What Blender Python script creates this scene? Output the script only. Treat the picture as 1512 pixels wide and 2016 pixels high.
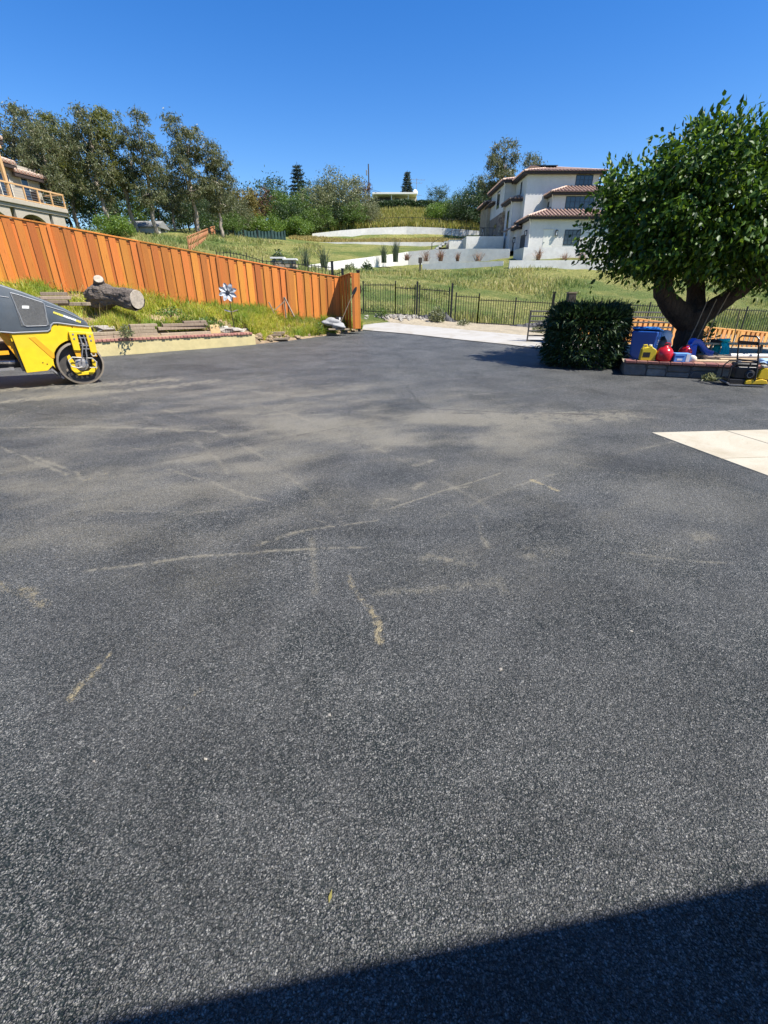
import bpy, bmesh, math, random
import numpy as np
from mathutils import Vector, Matrix
for o in list(bpy.data.objects): bpy.data.objects.remove(o)
SC = bpy.context.scene; COL = SC.collection
PI = math.pi
def R(d): return math.radians(d)

# ------------------------------------------------------------------ camera
cam_d = bpy.data.cameras.new('camera'); cam = bpy.data.objects.new('camera', cam_d); COL.objects.link(cam)
cam_d.sensor_fit = 'HORIZONTAL'; cam_d.sensor_width = 36; cam_d.lens = 36 * 900 / 1512
cam_d.clip_start = 0.05; cam_d.clip_end = 3000
cam.location = (0, 0, 1.6); cam.rotation_euler = (R(90 - 25.43), 0, 0)
SC.camera = cam
SC.render.resolution_x = 768; SC.render.resolution_y = 1024
# ------------------------------------------------------------------ sky and sun
SUN_EL = R(56); SUN_H = Vector((0.89, -0.45, 0)).normalized()
SUN_DIR = Vector((SUN_H.x * math.cos(SUN_EL), SUN_H.y * math.cos(SUN_EL), math.sin(SUN_EL)))
W = bpy.data.worlds.new('World'); SC.world = W; W.use_nodes = True
wn = W.node_tree; wn.nodes.clear()
sky = wn.nodes.new('ShaderNodeTexSky'); sky.sky_type = 'NISHITA'; sky.sun_disc = False
sky.sun_elevation = SUN_EL; sky.sun_rotation = math.atan2(SUN_H.x, SUN_H.y)
sky.altitude = 200; sky.air_density = 1.15; sky.dust_density = 0.05; sky.ozone_density = 5.0
bg = wn.nodes.new('ShaderNodeBackground'); bg.inputs['Strength'].default_value = 0.092
wo = wn.nodes.new('ShaderNodeOutputWorld')
hsv = wn.nodes.new('ShaderNodeHueSaturation'); hsv.inputs['Saturation'].default_value = 1.33; hsv.inputs['Hue'].default_value = 0.512
wn.links.new(sky.outputs[0], hsv.inputs['Color']); wn.links.new(hsv.outputs[0], bg.inputs[0]); wn.links.new(bg.outputs[0], wo.inputs[0])
sd = bpy.data.lights.new('sun', 'SUN'); sd.energy = 5.0; sd.angle = R(0.53); sd.color = (1.0, 0.95, 0.87)
so = bpy.data.objects.new('sun', sd); COL.objects.link(so); so.location = (20, -10, 40)
so.rotation_euler = SUN_DIR.to_track_quat('Z', 'Y').to_euler()
SC.view_settings.view_transform = 'Standard'; SC.view_settings.look = 'None'
SC.view_settings.gamma = 1.0; SC.view_settings.use_curve_mapping = False
SC.view_settings.exposure = 0.95

# ------------------------------------------------------------------ helpers
ORG = {}
def tag(o, label=None, cat=None, group=None, kind=None):
    if label: o['label'] = label
    if cat: o['category'] = cat
    if group: o['group'] = group
    if kind: o['kind'] = kind
    return o
def thing(name, label, cat, loc=(0, 0, 0), rz=0.0, group=None):
    o = bpy.data.objects.new(name, None); COL.objects.link(o)
    o.location = loc; o.rotation_euler = (0, 0, rz); o.empty_display_size = 0.2
    ORG[o] = Vector((0, 0, 0)) if rz else Vector(loc)
    return tag(o, label, cat, group)
def link(name, me, parent=None, mat=None, loc=None):
    o = bpy.data.objects.new(name, me); COL.objects.link(o)
    if mat is not None and not me.materials: me.materials.append(mat)
    if parent is not None: o.parent = parent; ORG[o] = ORG.get(parent, Vector())
    if loc is not None: o.location = loc
    return o
def mesh_np(name, verts, faces, smooth=False):
    """verts (N,3), faces (M,k) arrays"""
    verts = np.asarray(verts, dtype=np.float32); faces = np.asarray(faces, dtype=np.int32)
    me = bpy.data.meshes.new(name); M, k = faces.shape
    me.vertices.add(len(verts)); me.vertices.foreach_set('co', verts.ravel())
    me.loops.add(M * k); me.loops.foreach_set('vertex_index', faces.ravel())
    me.polygons.add(M); me.polygons.foreach_set('loop_start', np.arange(0, M * k, k, dtype=np.int32))
    me.polygons.foreach_set('loop_total', np.full(M, k, dtype=np.int32))
    if smooth: me.polygons.foreach_set('use_smooth', np.ones(M, dtype=bool))
    me.update(calc_edges=True); me.validate()
    return me
class MB:
    def __init__(s): s.v = []; s.f = []
    def add(s, v, f):
        n = len(s.v); s.v += [tuple(p) for p in v]; s.f += [tuple(i + n for i in q) for q in f]; return s
    def obox(s, o, u, n, ur, vr, dr, w=(0, 0, 1)):
        """box: along u in ur, along w in vr, along n in dr, from o"""
        o, u, n, w = Vector(o), Vector(u), Vector(n), Vector(w)
        vs = [o + u * a + w * b + n * c for c in dr for b in vr for a in ur]
        return s.add(vs, [(0, 1, 3, 2), (5, 4, 6, 7), (4, 0, 2, 6), (1, 5, 7, 3), (2, 3, 7, 6), (4, 5, 1, 0)])
    def box(s, c, d, rz=0.0):
        u = Vector((math.cos(rz), math.sin(rz), 0)); n = Vector((-u.y, u.x, 0))
        return s.obox(c, u, n, (-d[0] / 2, d[0] / 2), (-d[2] / 2, d[2] / 2), (-d[1] / 2, d[1] / 2))
    def beam(s, p0, p1, w, h, up=(0, 0, 1)):
        p0, p1 = Vector(p0), Vector(p1); d = p1 - p0; L = d.length; d = d / L
        a = Vector(up).cross(d)
        if a.length < 1e-3: a = Vector((1, 0, 0)).cross(d)
        a.normalize(); b = d.cross(a)
        return s.obox(p0, d, a, (0, L), (-h / 2, h / 2), (-w / 2, w / 2), b)
    def tube(s, pts, r, n=8, cap=True):
        pts = [Vector(p) for p in pts]; rs = r if isinstance(r, (list, tuple)) else [r] * len(pts)
        vs = []; fs = []; a = None
        for i, p in enumerate(pts):
            d = (pts[min(i + 1, len(pts) - 1)] - pts[max(i - 1, 0)]).normalized()
            if a is None:
                a = Vector((0, 0, 1)).cross(d)
                if a.length < 1e-3: a = Vector((1, 0, 0))
            a = (a - d * a.dot(d)).normalized(); b = d.cross(a)
            for j in range(n):
                t = 2 * PI * j / n; vs.append(p + (a * math.cos(t) + b * math.sin(t)) * rs[i])
        for i in range(len(pts) - 1):
            for j in range(n):
                k = (j + 1) % n; fs.append((i * n + j, i * n + k, (i + 1) * n + k, (i + 1) * n + j))
        if cap: fs.append(tuple(reversed(range(n)))); fs.append(tuple((len(pts) - 1) * n + j for j in range(n)))
        return s.add(vs, fs)
    def prism(s, poly, o, u, n, d0, d1, w=(0, 0, 1)):
        """poly of (a,b) -> o+u*a+w*b, extruded along n d0..d1"""
        o, u, n, w = Vector(o), Vector(u), Vector(n), Vector(w); k = len(poly)
        vs = [o + u * a + w * b + n * d0 for a, b in poly] + [o + u * a + w * b + n * d1 for a, b in poly]
        fs = [tuple(range(k)), tuple(reversed(range(k, 2 * k)))] + [(i, i + k, (i + 1) % k + k, (i + 1) % k) for i in range(k)]
        return s.add(vs, fs)
    def lathe(s, prof, o=(0, 0, 0), n=16, axis='z'):
        o = Vector(o); vs = []; fs = []
        for r, h in prof:
            for j in range(n):
                t = 2 * PI * j / n; c, q = r * math.cos(t), r * math.sin(t)
                vs.append(o + (Vector((c, q, h)) if axis == 'z' else Vector((c, h, q)) if axis == 'y' else Vector((h, c, q))))
        for i in range(len(prof) - 1):
            for j in range(n):
                k = (j + 1) % n; fs.append((i * n + j, i * n + k, (i + 1) * n + k, (i + 1) * n + j))
        return s.add(vs, fs)
    def mesh(s, name, off=Vector((0, 0, 0)), bevel=0.0, smooth=False, seg=2, angle=35):
        me = bpy.data.meshes.new(name)
        me.from_pydata([(v[0] - off[0], v[1] - off[1], v[2] - off[2]) for v in s.v], [], s.f)
        bm = bmesh.new(); bm.from_mesh(me)
        bmesh.ops.recalc_face_normals(bm, faces=bm.faces)
        if bevel:
            bm.edges.ensure_lookup_table()
            es = [e for e in bm.edges if len(e.link_faces) == 2 and e.calc_face_angle(0) > R(angle)]
            bmesh.ops.bevel(bm, geom=es, offset=bevel, segments=seg, profile=0.5, affect='EDGES', clamp_overlap=True)
        bm.to_mesh(me); bm.free()
        if smooth:
            for p in me.polygons: p.use_smooth = True
        return me
    def build(s, name, mat, parent=None, bevel=0.0, smooth=False, label=None, seg=2, angle=35):
        if parent is not None: off = ORG.get(parent, Vector())
        else:
            xs = np.array(s.v); off = Vector((float(xs[:, 0].mean()), float(xs[:, 1].mean()), float(xs[:, 2].min())))
        me = s.mesh(name, off, bevel, smooth, seg, angle); me.materials.append(mat)
        o = link(name, me, parent)
        if parent is None: o.location = off; ORG[o] = off
        if label: o['label'] = label
        return o
# value noise in numpy
def _h(ix, iy, s):
    n = np.sin(ix * 127.1 + iy * 311.7 + s * 74.7) * 43758.5453
    return n - np.floor(n)
def vnoise(x, y, s=0):
    ix, iy = np.floor(x), np.floor(y); fx, fy = x - ix, y - iy
    fx = fx * fx * (3 - 2 * fx); fy = fy * fy * (3 - 2 * fy)
    return (_h(ix, iy, s) * (1 - fx) + _h(ix + 1, iy, s) * fx) * (1 - fy) + (_h(ix, iy + 1, s) * (1 - fx) + _h(ix + 1, iy + 1, s) * fx) * fy
def fbm(x, y, s=0, o=4):
    a, t, n = .5, 0, 0
    for i in range(o): t = t + a * vnoise(x, y, s + i); n += a; x = x * 2.03 + 7.1; y = y * 2.03 + 3.7; a *= .5
    return t / n
# ------------------------------------------------------------------ materials
def ramp(nt, fac, stops):
    r = nt.nodes.new('ShaderNodeValToRGB'); e = r.color_ramp.elements
    while len(e) < len(stops): e.new(0.5)
    for i, (p, c) in enumerate(stops): e[i].position = p; e[i].color = (*c, 1) if len(c) == 3 else c
    nt.links.new(fac, r.inputs[0]); return r.outputs[0]
def noise(nt, scale, detail=4, rough=0.6, vec=None, dist=0.0):
    n = nt.nodes.new('ShaderNodeTexNoise'); n.inputs['Scale'].default_value = scale; n.inputs['Detail'].default_value = detail
    n.inputs['Roughness'].default_value = rough; n.inputs['Distortion'].default_value = dist
    if vec is not None: nt.links.new(vec, n.inputs['Vector'])
    return n.outputs['Fac']
def mixc(nt, a, b, fac, mode='MIX'):
    m = nt.nodes.new('ShaderNodeMix'); m.data_type = 'RGBA'; m.blend_type = mode
    for sock, val in ((m.inputs[6], a), (m.inputs[7], b), (m.inputs[0], fac)):
        if isinstance(val, bpy.types.NodeSocket): nt.links.new(val, sock)
        else: sock.default_value = (*val, 1) if isinstance(val, (tuple, list)) and len(val) == 3 else val
    return m.outputs[2]
def math_(nt, op, a, b=None, c=None, clamp=False):
    m = nt.nodes.new('ShaderNodeMath'); m.operation = op; m.use_clamp = clamp
    for i, v in enumerate((a, b, c)):
        if v is None: continue
        if isinstance(v, bpy.types.NodeSocket): nt.links.new(v, m.inputs[i])
        else: m.inputs[i].default_value = v
    return m.outputs[0]
def newmat(name):
    m = bpy.data.materials.new(name); m.use_nodes = True; nt = m.node_tree
    return m, nt, nt.nodes['Principled BSDF']
def coord(nt, kind='Object', scale=None):
    t = nt.nodes.new('ShaderNodeTexCoord').outputs[kind]
    if scale:
        mp = nt.nodes.new('ShaderNodeMapping'); mp.inputs['Scale'].default_value = scale; nt.links.new(t, mp.inputs[0]); t = mp.outputs[0]
    return t
def bump(nt, b, h, strength=0.4, dist=0.02):
    n = nt.nodes.new('ShaderNodeBump'); n.inputs['Strength'].default_value = strength; n.inputs['Distance'].default_value = dist
    nt.links.new(h, n.inputs['Height']); nt.links.new(n.outputs[0], b.inputs['Normal'])
def mat(name, c, rough=0.7, var=0.25, scale=8, bmp=0.15, bscale=None, metal=0.0, sc3=None, rnd=0.0, spec=0.5, dirt=None, dist=0.01):
    """plain procedural material: base colour with two scales of noise, bump, optional random per object"""
    m, nt, b = newmat(name); v = coord(nt, 'Object', sc3)
    n1 = noise(nt, scale, 5, 0.65, v); n2 = noise(nt, scale * 0.17, 3, 0.5, v)
    lo = tuple(x * (1 - var) for x in c); hi = tuple(min(1, x * (1 + var)) for x in c)
    col = ramp(nt, n1, [(0.25, lo), (0.75, hi)])
    col = mixc(nt, col, dirt if dirt else tuple(x * (1 - var) for x in c), math_(nt, 'MULTIPLY', ramp(nt, n2, [(0.45, (0, 0, 0)), (0.75, (1, 1, 1))]), 0.6))
    if rnd:
        oi = nt.nodes.new('ShaderNodeObjectInfo'); hs = nt.nodes.new('ShaderNodeHueSaturation')
        nt.links.new(col, hs.inputs['Color']); nt.links.new(math_(nt, 'MULTIPLY_ADD', oi.outputs['Random'], rnd, 1 - rnd / 2), hs.inputs['Value'])
        nt.links.new(math_(nt, 'MULTIPLY_ADD', oi.outputs['Random'], rnd * .06, 0.5 - rnd * .03), hs.inputs['Hue'])
        col = hs.outputs[0]
    nt.links.new(col, b.inputs['Base Color']); b.inputs['Roughness'].default_value = rough; b.inputs['Metallic'].default_value = metal
    b.inputs['Specular IOR Level'].default_value = spec
    if bmp: bump(nt, b, noise(nt, bscale or scale * 4, 4, 0.6, v), bmp, dist)
    return m
def leafmat(name, cols, rough=0.45, trans=0.35, patch=None, pscale=0.3, spec=0.5):
    """foliage: colour random per leaf, optional patch noise, some light through the leaf"""
    m, nt, b = newmat(name); g = nt.nodes.new('ShaderNodeNewGeometry')
    n = len(cols); col = ramp(nt, g.outputs['Random Per Island'], [(i / max(1, n - 1), c) for i, c in enumerate(cols)])
    if patch:
        f = noise(nt, pscale, 4, 0.6, coord(nt, 'Object'))
        col = mixc(nt, col, patch, ramp(nt, f, [(0.42, (0, 0, 0)), (0.62, (0.85, 0.85, 0.85))]))
    nt.links.new(col, b.inputs['Base Color']); b.inputs['Roughness'].default_value = rough
    b.inputs['Specular IOR Level'].default_value = spec
    t = nt.nodes.new('ShaderNodeBsdfTranslucent'); hs = nt.nodes.new('ShaderNodeHueSaturation'); hs.inputs['Hue'].default_value = 0.485
    hs.inputs['Value'].default_value = 1.5; nt.links.new(col, hs.inputs['Color']); nt.links.new(hs.outputs[0], t.inputs[0])
    mx = nt.nodes.new('ShaderNodeMixShader'); mx.inputs[0].default_value = trans
    nt.links.new(b.outputs[0], mx.inputs[1]); nt.links.new(t.outputs[0], mx.inputs[2])
    nt.links.new(mx.outputs[0], nt.nodes['Material Output'].inputs[0])
    return m
def woodmat(name, c, c2, rnd=0.35, rough=0.6):
    """cedar board: streaks along local z, knots, shade random per board"""
    m, nt, b = newmat(name); tc = nt.nodes.new('ShaderNodeTexCoord'); oi = nt.nodes.new('ShaderNodeObjectInfo')
    ad = nt.nodes.new('ShaderNodeVectorMath'); ad.operation = 'MULTIPLY_ADD'; nt.links.new(tc.outputs['Object'], ad.inputs[0])
    ad.inputs[1].default_value = (14, 14, 1.0); cx = nt.nodes.new('ShaderNodeCombineXYZ')
    for i in range(3): nt.links.new(math_(nt, 'MULTIPLY', oi.outputs['Random'], 37.0 + 11 * i), cx.inputs[i])
    nt.links.new(cx.outputs[0], ad.inputs[2])
    g = noise(nt, 2.2, 6, 0.7, ad.outputs[0], 0.6)
    col = ramp(nt, g, [(0.3, c2), (0.7, c)])
    ad2 = nt.nodes.new('ShaderNodeVectorMath'); ad2.operation = 'MULTIPLY_ADD'; nt.links.new(tc.outputs['Object'], ad2.inputs[0])
    ad2.inputs[1].default_value = (5, 5, 2.2); nt.links.new(cx.outputs[0], ad2.inputs[2])
    vo = nt.nodes.new('ShaderNodeTexVoronoi'); vo.inputs['Scale'].default_value = 1.0; nt.links.new(ad2.outputs[0], vo.inputs['Vector'])
    col = mixc(nt, col, tuple(x * .35 for x in c2), ramp(nt, vo.outputs['Distance'], [(0.06, (.9, .9, .9)), (0.13, (0, 0, 0))]))
    hs = nt.nodes.new('ShaderNodeHueSaturation'); nt.links.new(col, hs.inputs['Color'])
    nt.links.new(math_(nt, 'MULTIPLY_ADD', oi.outputs['Random'], rnd * 1.3, 1 - rnd * .65), hs.inputs['Value'])
    nt.links.new(math_(nt, 'MULTIPLY_ADD', math_(nt, 'FRACT', math_(nt, 'MULTIPLY', oi.outputs['Random'], 7.3)), .022, 0.488), hs.inputs['Hue'])
    nt.links.new(hs.outputs[0], b.inputs['Base Color']); b.inputs['Roughness'].default_value = rough
    bump(nt, b, g, 0.3, 0.005); return m
def plainmetal(name, c, rough, metal=0.0): return mat(name, c, rough, 0.12, 20, 0.03, metal=metal)

M = {}
M['redwood'] = woodmat('stained_redwood', (0.63, 0.238, 0.036), (0.43, 0.128, 0.015), 0.40)
M['cedar'] = woodmat('light_cedar', (0.78, 0.40, 0.13), (0.60, 0.26, 0.07), 0.35)
M['greywood'] = woodmat('weathered_wood', (0.34, 0.27, 0.19), (0.2, 0.15, 0.1), 0.4, 0.85)
M['freshwood'] = woodmat('fresh_sawn_wood', (0.58, 0.44, 0.28), (0.45, 0.32, 0.18), 0.3, 0.75)
M['blackiron'] = mat('black_iron', (0.012, 0.012, 0.013), 0.45, 0.3, 30, 0.05)
M['gatesteel'] = mat('grey_gate_tube', (0.055, 0.052, 0.05), 0.45, 0.3, 20, 0.05)
M['stucco'] = mat('white_stucco', (0.64, 0.62, 0.58), 0.9, 0.07, 3, 0.6, 9, dirt=(0.53, 0.51, 0.47), dist=0.03)
M['concrete_wall'] = mat('pale_concrete_wall', (0.67, 0.65, 0.60), 0.9, 0.14, 2.5, 0.3, 8, dirt=(0.46, 0.44, 0.39), dist=0.02)
M['tile'] = mat('clay_roof_tile', (0.27, 0.145, 0.10), 0.8, 0.5, 3.5, 0.2, dirt=(0.16, 0.10, 0.075))
M['tilegap'] = mat('dark_tile_channel', (0.12, 0.065, 0.045), 0.85, 0.4, 4, 0.2)
M['tile2'] = mat('clay_barrel_tile', (0.34, 0.22, 0.165), 0.8, 0.5, 3.5, 0.2, dirt=(0.20, 0.14, 0.11))
M['tilelight'] = mat('pale_ridge_tile', (0.55, 0.40, 0.31), 0.8, 0.3, 4, 0.2)
M['darkeave'] = mat('dark_brown_eave', (0.035, 0.024, 0.02), 0.7, 0.3, 6, 0.1)
M['frame_dark'] = mat('dark_window_frame', (0.02, 0.024, 0.035), 0.4, 0.2, 10, 0.03)
M['stone'] = mat('tan_ledge_stone', (0.30, 0.235, 0.17), 0.9, 0.4, 6, 0.5, rnd=0.7, dist=0.03)
M['doorwhite'] = mat('cream_door_paint', (0.70, 0.68, 0.60), 0.5, 0.05, 4, 0.03)
M['garagedoor'] = mat('dark_garage_door', (0.05, 0.045, 0.042), 0.5, 0.2, 5, 0.05)
M['beige'] = mat('beige_stucco', (0.36, 0.32, 0.255), 0.9, 0.10, 3, 0.4, 9, dist=0.03)
M['tanwood'] = mat('tan_painted_wood', (0.55, 0.33, 0.15), 0.6, 0.2, 6, 0.1)
M['cream'] = mat('cream_trim', (0.62, 0.57, 0.46), 0.7, 0.06, 5, 0.05)
M['bark'] = mat('rough_bark', (0.07, 0.05, 0.034), 0.95, 0.7, 7, 1.0, 16, sc3=(2.5, 2.5, 0.5), dist=0.09)
M['eucbark'] = mat('pale_peeling_bark', (0.30, 0.25, 0.20), 0.9, 0.4, 3, 0.4, sc3=(2, 2, 0.5), dirt=(0.13, 0.1, 0.08))
M['greybark'] = mat('grey_log_bark', (0.16, 0.13, 0.105), 0.95, 0.75, 7, 1.0, 14, sc3=(0.6, 3, 3), dist=0.06)
M['cutwood'] = mat('pale_cut_wood', (0.42, 0.36, 0.28), 0.9, 0.4, 12, 0.5)
M['brickred'] = mat('pink_red_brick', (0.36, 0.165, 0.125), 0.9, 0.25, 14, 0.5, rnd=0.4, dist=0.01)
M['brickdark'] = mat('dark_red_brick', (0.25, 0.11, 0.085), 0.9, 0.25, 14, 0.5, rnd=0.4, dist=0.01)
M['yellowwall'] = mat('yellow_ochre_render', (0.50, 0.42, 0.205), 0.92, 0.16, 4, 0.4, 14, dirt=(0.40, 0.35, 0.21), dist=0.015)
M['fieldstone'] = mat('grey_field_stone', (0.15, 0.145, 0.13), 0.9, 0.45, 5, 0.6, rnd=0.7, dist=0.02)
M['mortar'] = mat('grey_mortar', (0.12, 0.115, 0.105), 0.95, 0.2, 12, 0.3)
M['rock'] = mat('pale_rock', (0.36, 0.33, 0.28), 0.95, 0.45, 6, 0.9, rnd=0.5, dist=0.03)
M['soil'] = mat('dry_brown_soil', (0.23, 0.165, 0.10), 0.98, 0.45, 5, 0.7, 16, dirt=(0.36, 0.28, 0.15), dist=0.04)
M['gravel'] = mat('pale_dry_ground', (0.32, 0.27, 0.185), 0.98, 0.4, 9, 0.6, 22, dist=0.03)
M['glass'] = None
m_, nt_, b_ = newmat('dark_blue_glass'); nt_.links.new(ramp(nt_, noise(nt_, 0.7, 2, 0.5, coord(nt_)), [(0.3, (0.012, 0.018, 0.03)), (0.7, (0.035, 0.05, 0.07))]), b_.inputs['Base Color'])
b_.inputs['Roughness'].default_value = 0.04; b_.inputs['Specular IOR Level'].default_value = 0.8; M['glass'] = m_
# roller and small things
M['yellow'] = mat('machine_yellow', (0.74, 0.49, 0.012), 0.45, 0.10, 9, 0.05, dirt=(0.50, 0.33, 0.05))
M['orange'] = mat('machine_orange_yellow', (0.72, 0.33, 0.012), 0.45, 0.1, 6, 0.03)
M['hoodgrey'] = mat('hood_slate_grey', (0.07, 0.088, 0.105), 0.48, 0.18, 7, 0.05, dirt=(0.13, 0.135, 0.13))
M['hoodtrim'] = mat('hood_light_edge', (0.22, 0.23, 0.24), 0.5, 0.1, 8, 0.03)
M['drumsteel'] = mat('dusty_drum_steel', (0.27, 0.225, 0.17), 0.55, 0.25, 9, 0.1, metal=0.35)
M['drumdark'] = mat('dark_drum_disc', (0.055, 0.05, 0.045), 0.6, 0.4, 7, 0.1)
M['castmetal'] = mat('grey_cast_metal', (0.35, 0.34, 0.33), 0.4, 0.25, 25, 0.1, metal=0.6)
M['rubber'] = mat('black_rubber', (0.014, 0.014, 0.015), 0.5, 0.3, 15, 0.05)
M['engine'] = mat('black_engine_plastic', (0.02, 0.02, 0.021), 0.35, 0.3, 18, 0.05)
M['hose'] = mat('pale_hydraulic_hose', (0.42, 0.39, 0.33), 0.5, 0.2, 12, 0.05)
M['decal_y'] = mat('yellow_decal', (0.75, 0.66, 0.10), 0.5, 0.1, 30, 0.0)
M['decal_w'] = mat('white_decal', (0.78, 0.78, 0.72), 0.5, 0.1, 30, 0.0)
M['bluebin'] = mat('blue_bin_plastic', (0.010, 0.07, 0.30), 0.4, 0.12, 6, 0.04)
M['bluelid'] = mat('teal_blue_lid', (0.02, 0.14, 0.42), 0.4, 0.12, 6, 0.04)
M['white'] = mat('white_plastic', (0.72, 0.72, 0.70), 0.5, 0.08, 8, 0.04)
M['jugyellow'] = mat('yellow_jug_plastic', (0.62, 0.47, 0.03), 0.4, 0.1, 8, 0.03)
M['jugred'] = mat('red_jug_plastic', (0.42, 0.012, 0.018), 0.22, 0.1, 8, 0.02)
M['boxblue'] = mat('light_blue_carton', (0.10, 0.28, 0.66), 0.6, 0.3, 16, 0.03)
M['slideblue'] = mat('blue_slide_plastic', (0.015, 0.09, 0.52), 0.3, 0.1, 6, 0.03)
M['turq'] = mat('turquoise_cloth', (0.02, 0.62, 0.60), 0.9, 0.2, 14, 0.3)
M['tarp'] = mat('pale_blue_tarp', (0.40, 0.56, 0.72), 0.55, 0.25, 9, 0.3)
M['pvc'] = mat('grey_white_pipe', (0.55, 0.54, 0.50), 0.45, 0.1, 8, 0.03)
M['rope'] = mat('tan_rope', (0.30, 0.24, 0.16), 0.9, 0.3, 40, 0.2)
M['silver'] = mat('galvanised_petal', (0.36, 0.38, 0.40), 0.6, 0.25, 10, 0.1, metal=0.2)
M['redmark'] = mat('red_brown_block', (0.30, 0.10, 0.06), 0.8, 0.2, 10, 0.2)
M['osb'] = mat('tan_block', (0.55, 0.40, 0.19), 0.9, 0.2, 12, 0.2)
M['blackfabric'] = mat('black_silt_fabric', (0.02, 0.02, 0.024), 0.6, 0.3, 5, 0.4, 9, dist=0.05)
M['greenscreen'] = mat('green_privacy_mesh', (0.02, 0.055, 0.05), 0.8, 0.4, 2, 0.3, 5, dist=0.05)
M['orangemesh'] = mat('orange_plastic_mesh', (0.42, 0.17, 0.075), 0.7, 0.25, 6, 0.05)
M['shedwall'] = mat('pale_shed_wall', (0.50, 0.47, 0.40), 0.8, 0.08, 4, 0.1)
M['shedroof'] = mat('grey_shed_roof', (0.22, 0.22, 0.21), 0.8, 0.15, 5, 0.1)
M['dullwood'] = mat('dark_old_post', (0.055, 0.045, 0.038), 0.9, 0.4, 8, 0.4)
M['graydust'] = mat('grey_white_cement', (0.30, 0.30, 0.29), 0.95, 0.2, 8, 0.4, dist=0.02)
# foliage
M['mulberry'] = leafmat('mulberry_leaf', [(0.012, 0.036, 0.004), (0.022, 0.062, 0.006), (0.055, 0.12, 0.009), (0.15, 0.25, 0.016)], 0.48, 0.28, spec=0.35)
M['oleander'] = leafmat('oleander_leaf', [(0.012, 0.03, 0.006), (0.02, 0.05, 0.01), (0.035, 0.075, 0.016)], 0.5, 0.2)
M['euc'] = leafmat('grey_green_leaf', [(0.055, 0.075, 0.028), (0.09, 0.11, 0.04), (0.125, 0.14, 0.055), (0.16, 0.145, 0.07)], 0.5, 0.3)
M['eucgreen'] = leafmat('yellow_green_euc_leaf', [(0.075, 0.095, 0.02), (0.13, 0.15, 0.03), (0.19, 0.19, 0.045)], 0.5, 0.35)
M['darkgreen'] = leafmat('dark_evergreen_leaf', [(0.018, 0.042, 0.012), (0.032, 0.065, 0.018), (0.055, 0.095, 0.025)], 0.5, 0.25)
M['midgreen'] = leafmat('mid_green_leaf', [(0.05, 0.095, 0.014), (0.08, 0.145, 0.02), (0.12, 0.19, 0.028)], 0.5, 0.3)
M['olive'] = leafmat('silver_olive_leaf', [(0.085, 0.105, 0.04), (0.15, 0.165, 0.07), (0.22, 0.23, 0.11)], 0.5, 0.25)
M['ochreleaf'] = leafmat('ochre_leaf', [(0.13, 0.11, 0.02), (0.20, 0.155, 0.025), (0.10, 0.105, 0.03)], 0.55, 0.3)
M['rustleaf'] = leafmat('rust_brown_leaf', [(0.14, 0.06, 0.03), (0.10, 0.05, 0.03), (0.08, 0.07, 0.03)], 0.6, 0.2)
M['bright'] = leafmat('bright_green_leaf', [(0.07, 0.14, 0.02), (0.11, 0.19, 0.025), (0.15, 0.22, 0.03)], 0.5, 0.35)
M['conifer'] = leafmat('conifer_needles', [(0.018, 0.035, 0.025), (0.03, 0.05, 0.035), (0.045, 0.07, 0.045)], 0.6, 0.15)
M['bankgrass'] = leafmat('long_spring_grass', [(0.22, 0.30, 0.025), (0.36, 0.42, 0.04), (0.52, 0.50, 0.08), (0.62, 0.53, 0.18)], 0.5, 0.45, patch=(0.17, 0.28, 0.035), pscale=0.9)
M['hillgrass'] = leafmat('hill_grass_blades', [(0.16, 0.20, 0.04), (0.26, 0.275, 0.07), (0.39, 0.355, 0.125), (0.50, 0.43, 0.20)], 0.6, 0.35, patch=(0.10, 0.17, 0.035), pscale=0.20)
M['drygrass'] = leafmat('dry_golden_grass', [(0.30, 0.24, 0.06), (0.38, 0.29, 0.09), (0.22, 0.21, 0.05), (0.44, 0.36, 0.15)], 0.6, 0.3)
M['redgrass'] = leafmat('reddish_fountain_grass', [(0.20, 0.10, 0.07), (0.28, 0.16, 0.10), (0.35, 0.26, 0.16)], 0.7, 0.2)
M['reed'] = leafmat('tall_blue_green_grass', [(0.06, 0.09, 0.05), (0.09, 0.12, 0.065), (0.13, 0.15, 0.08)], 0.6, 0.25)

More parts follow.
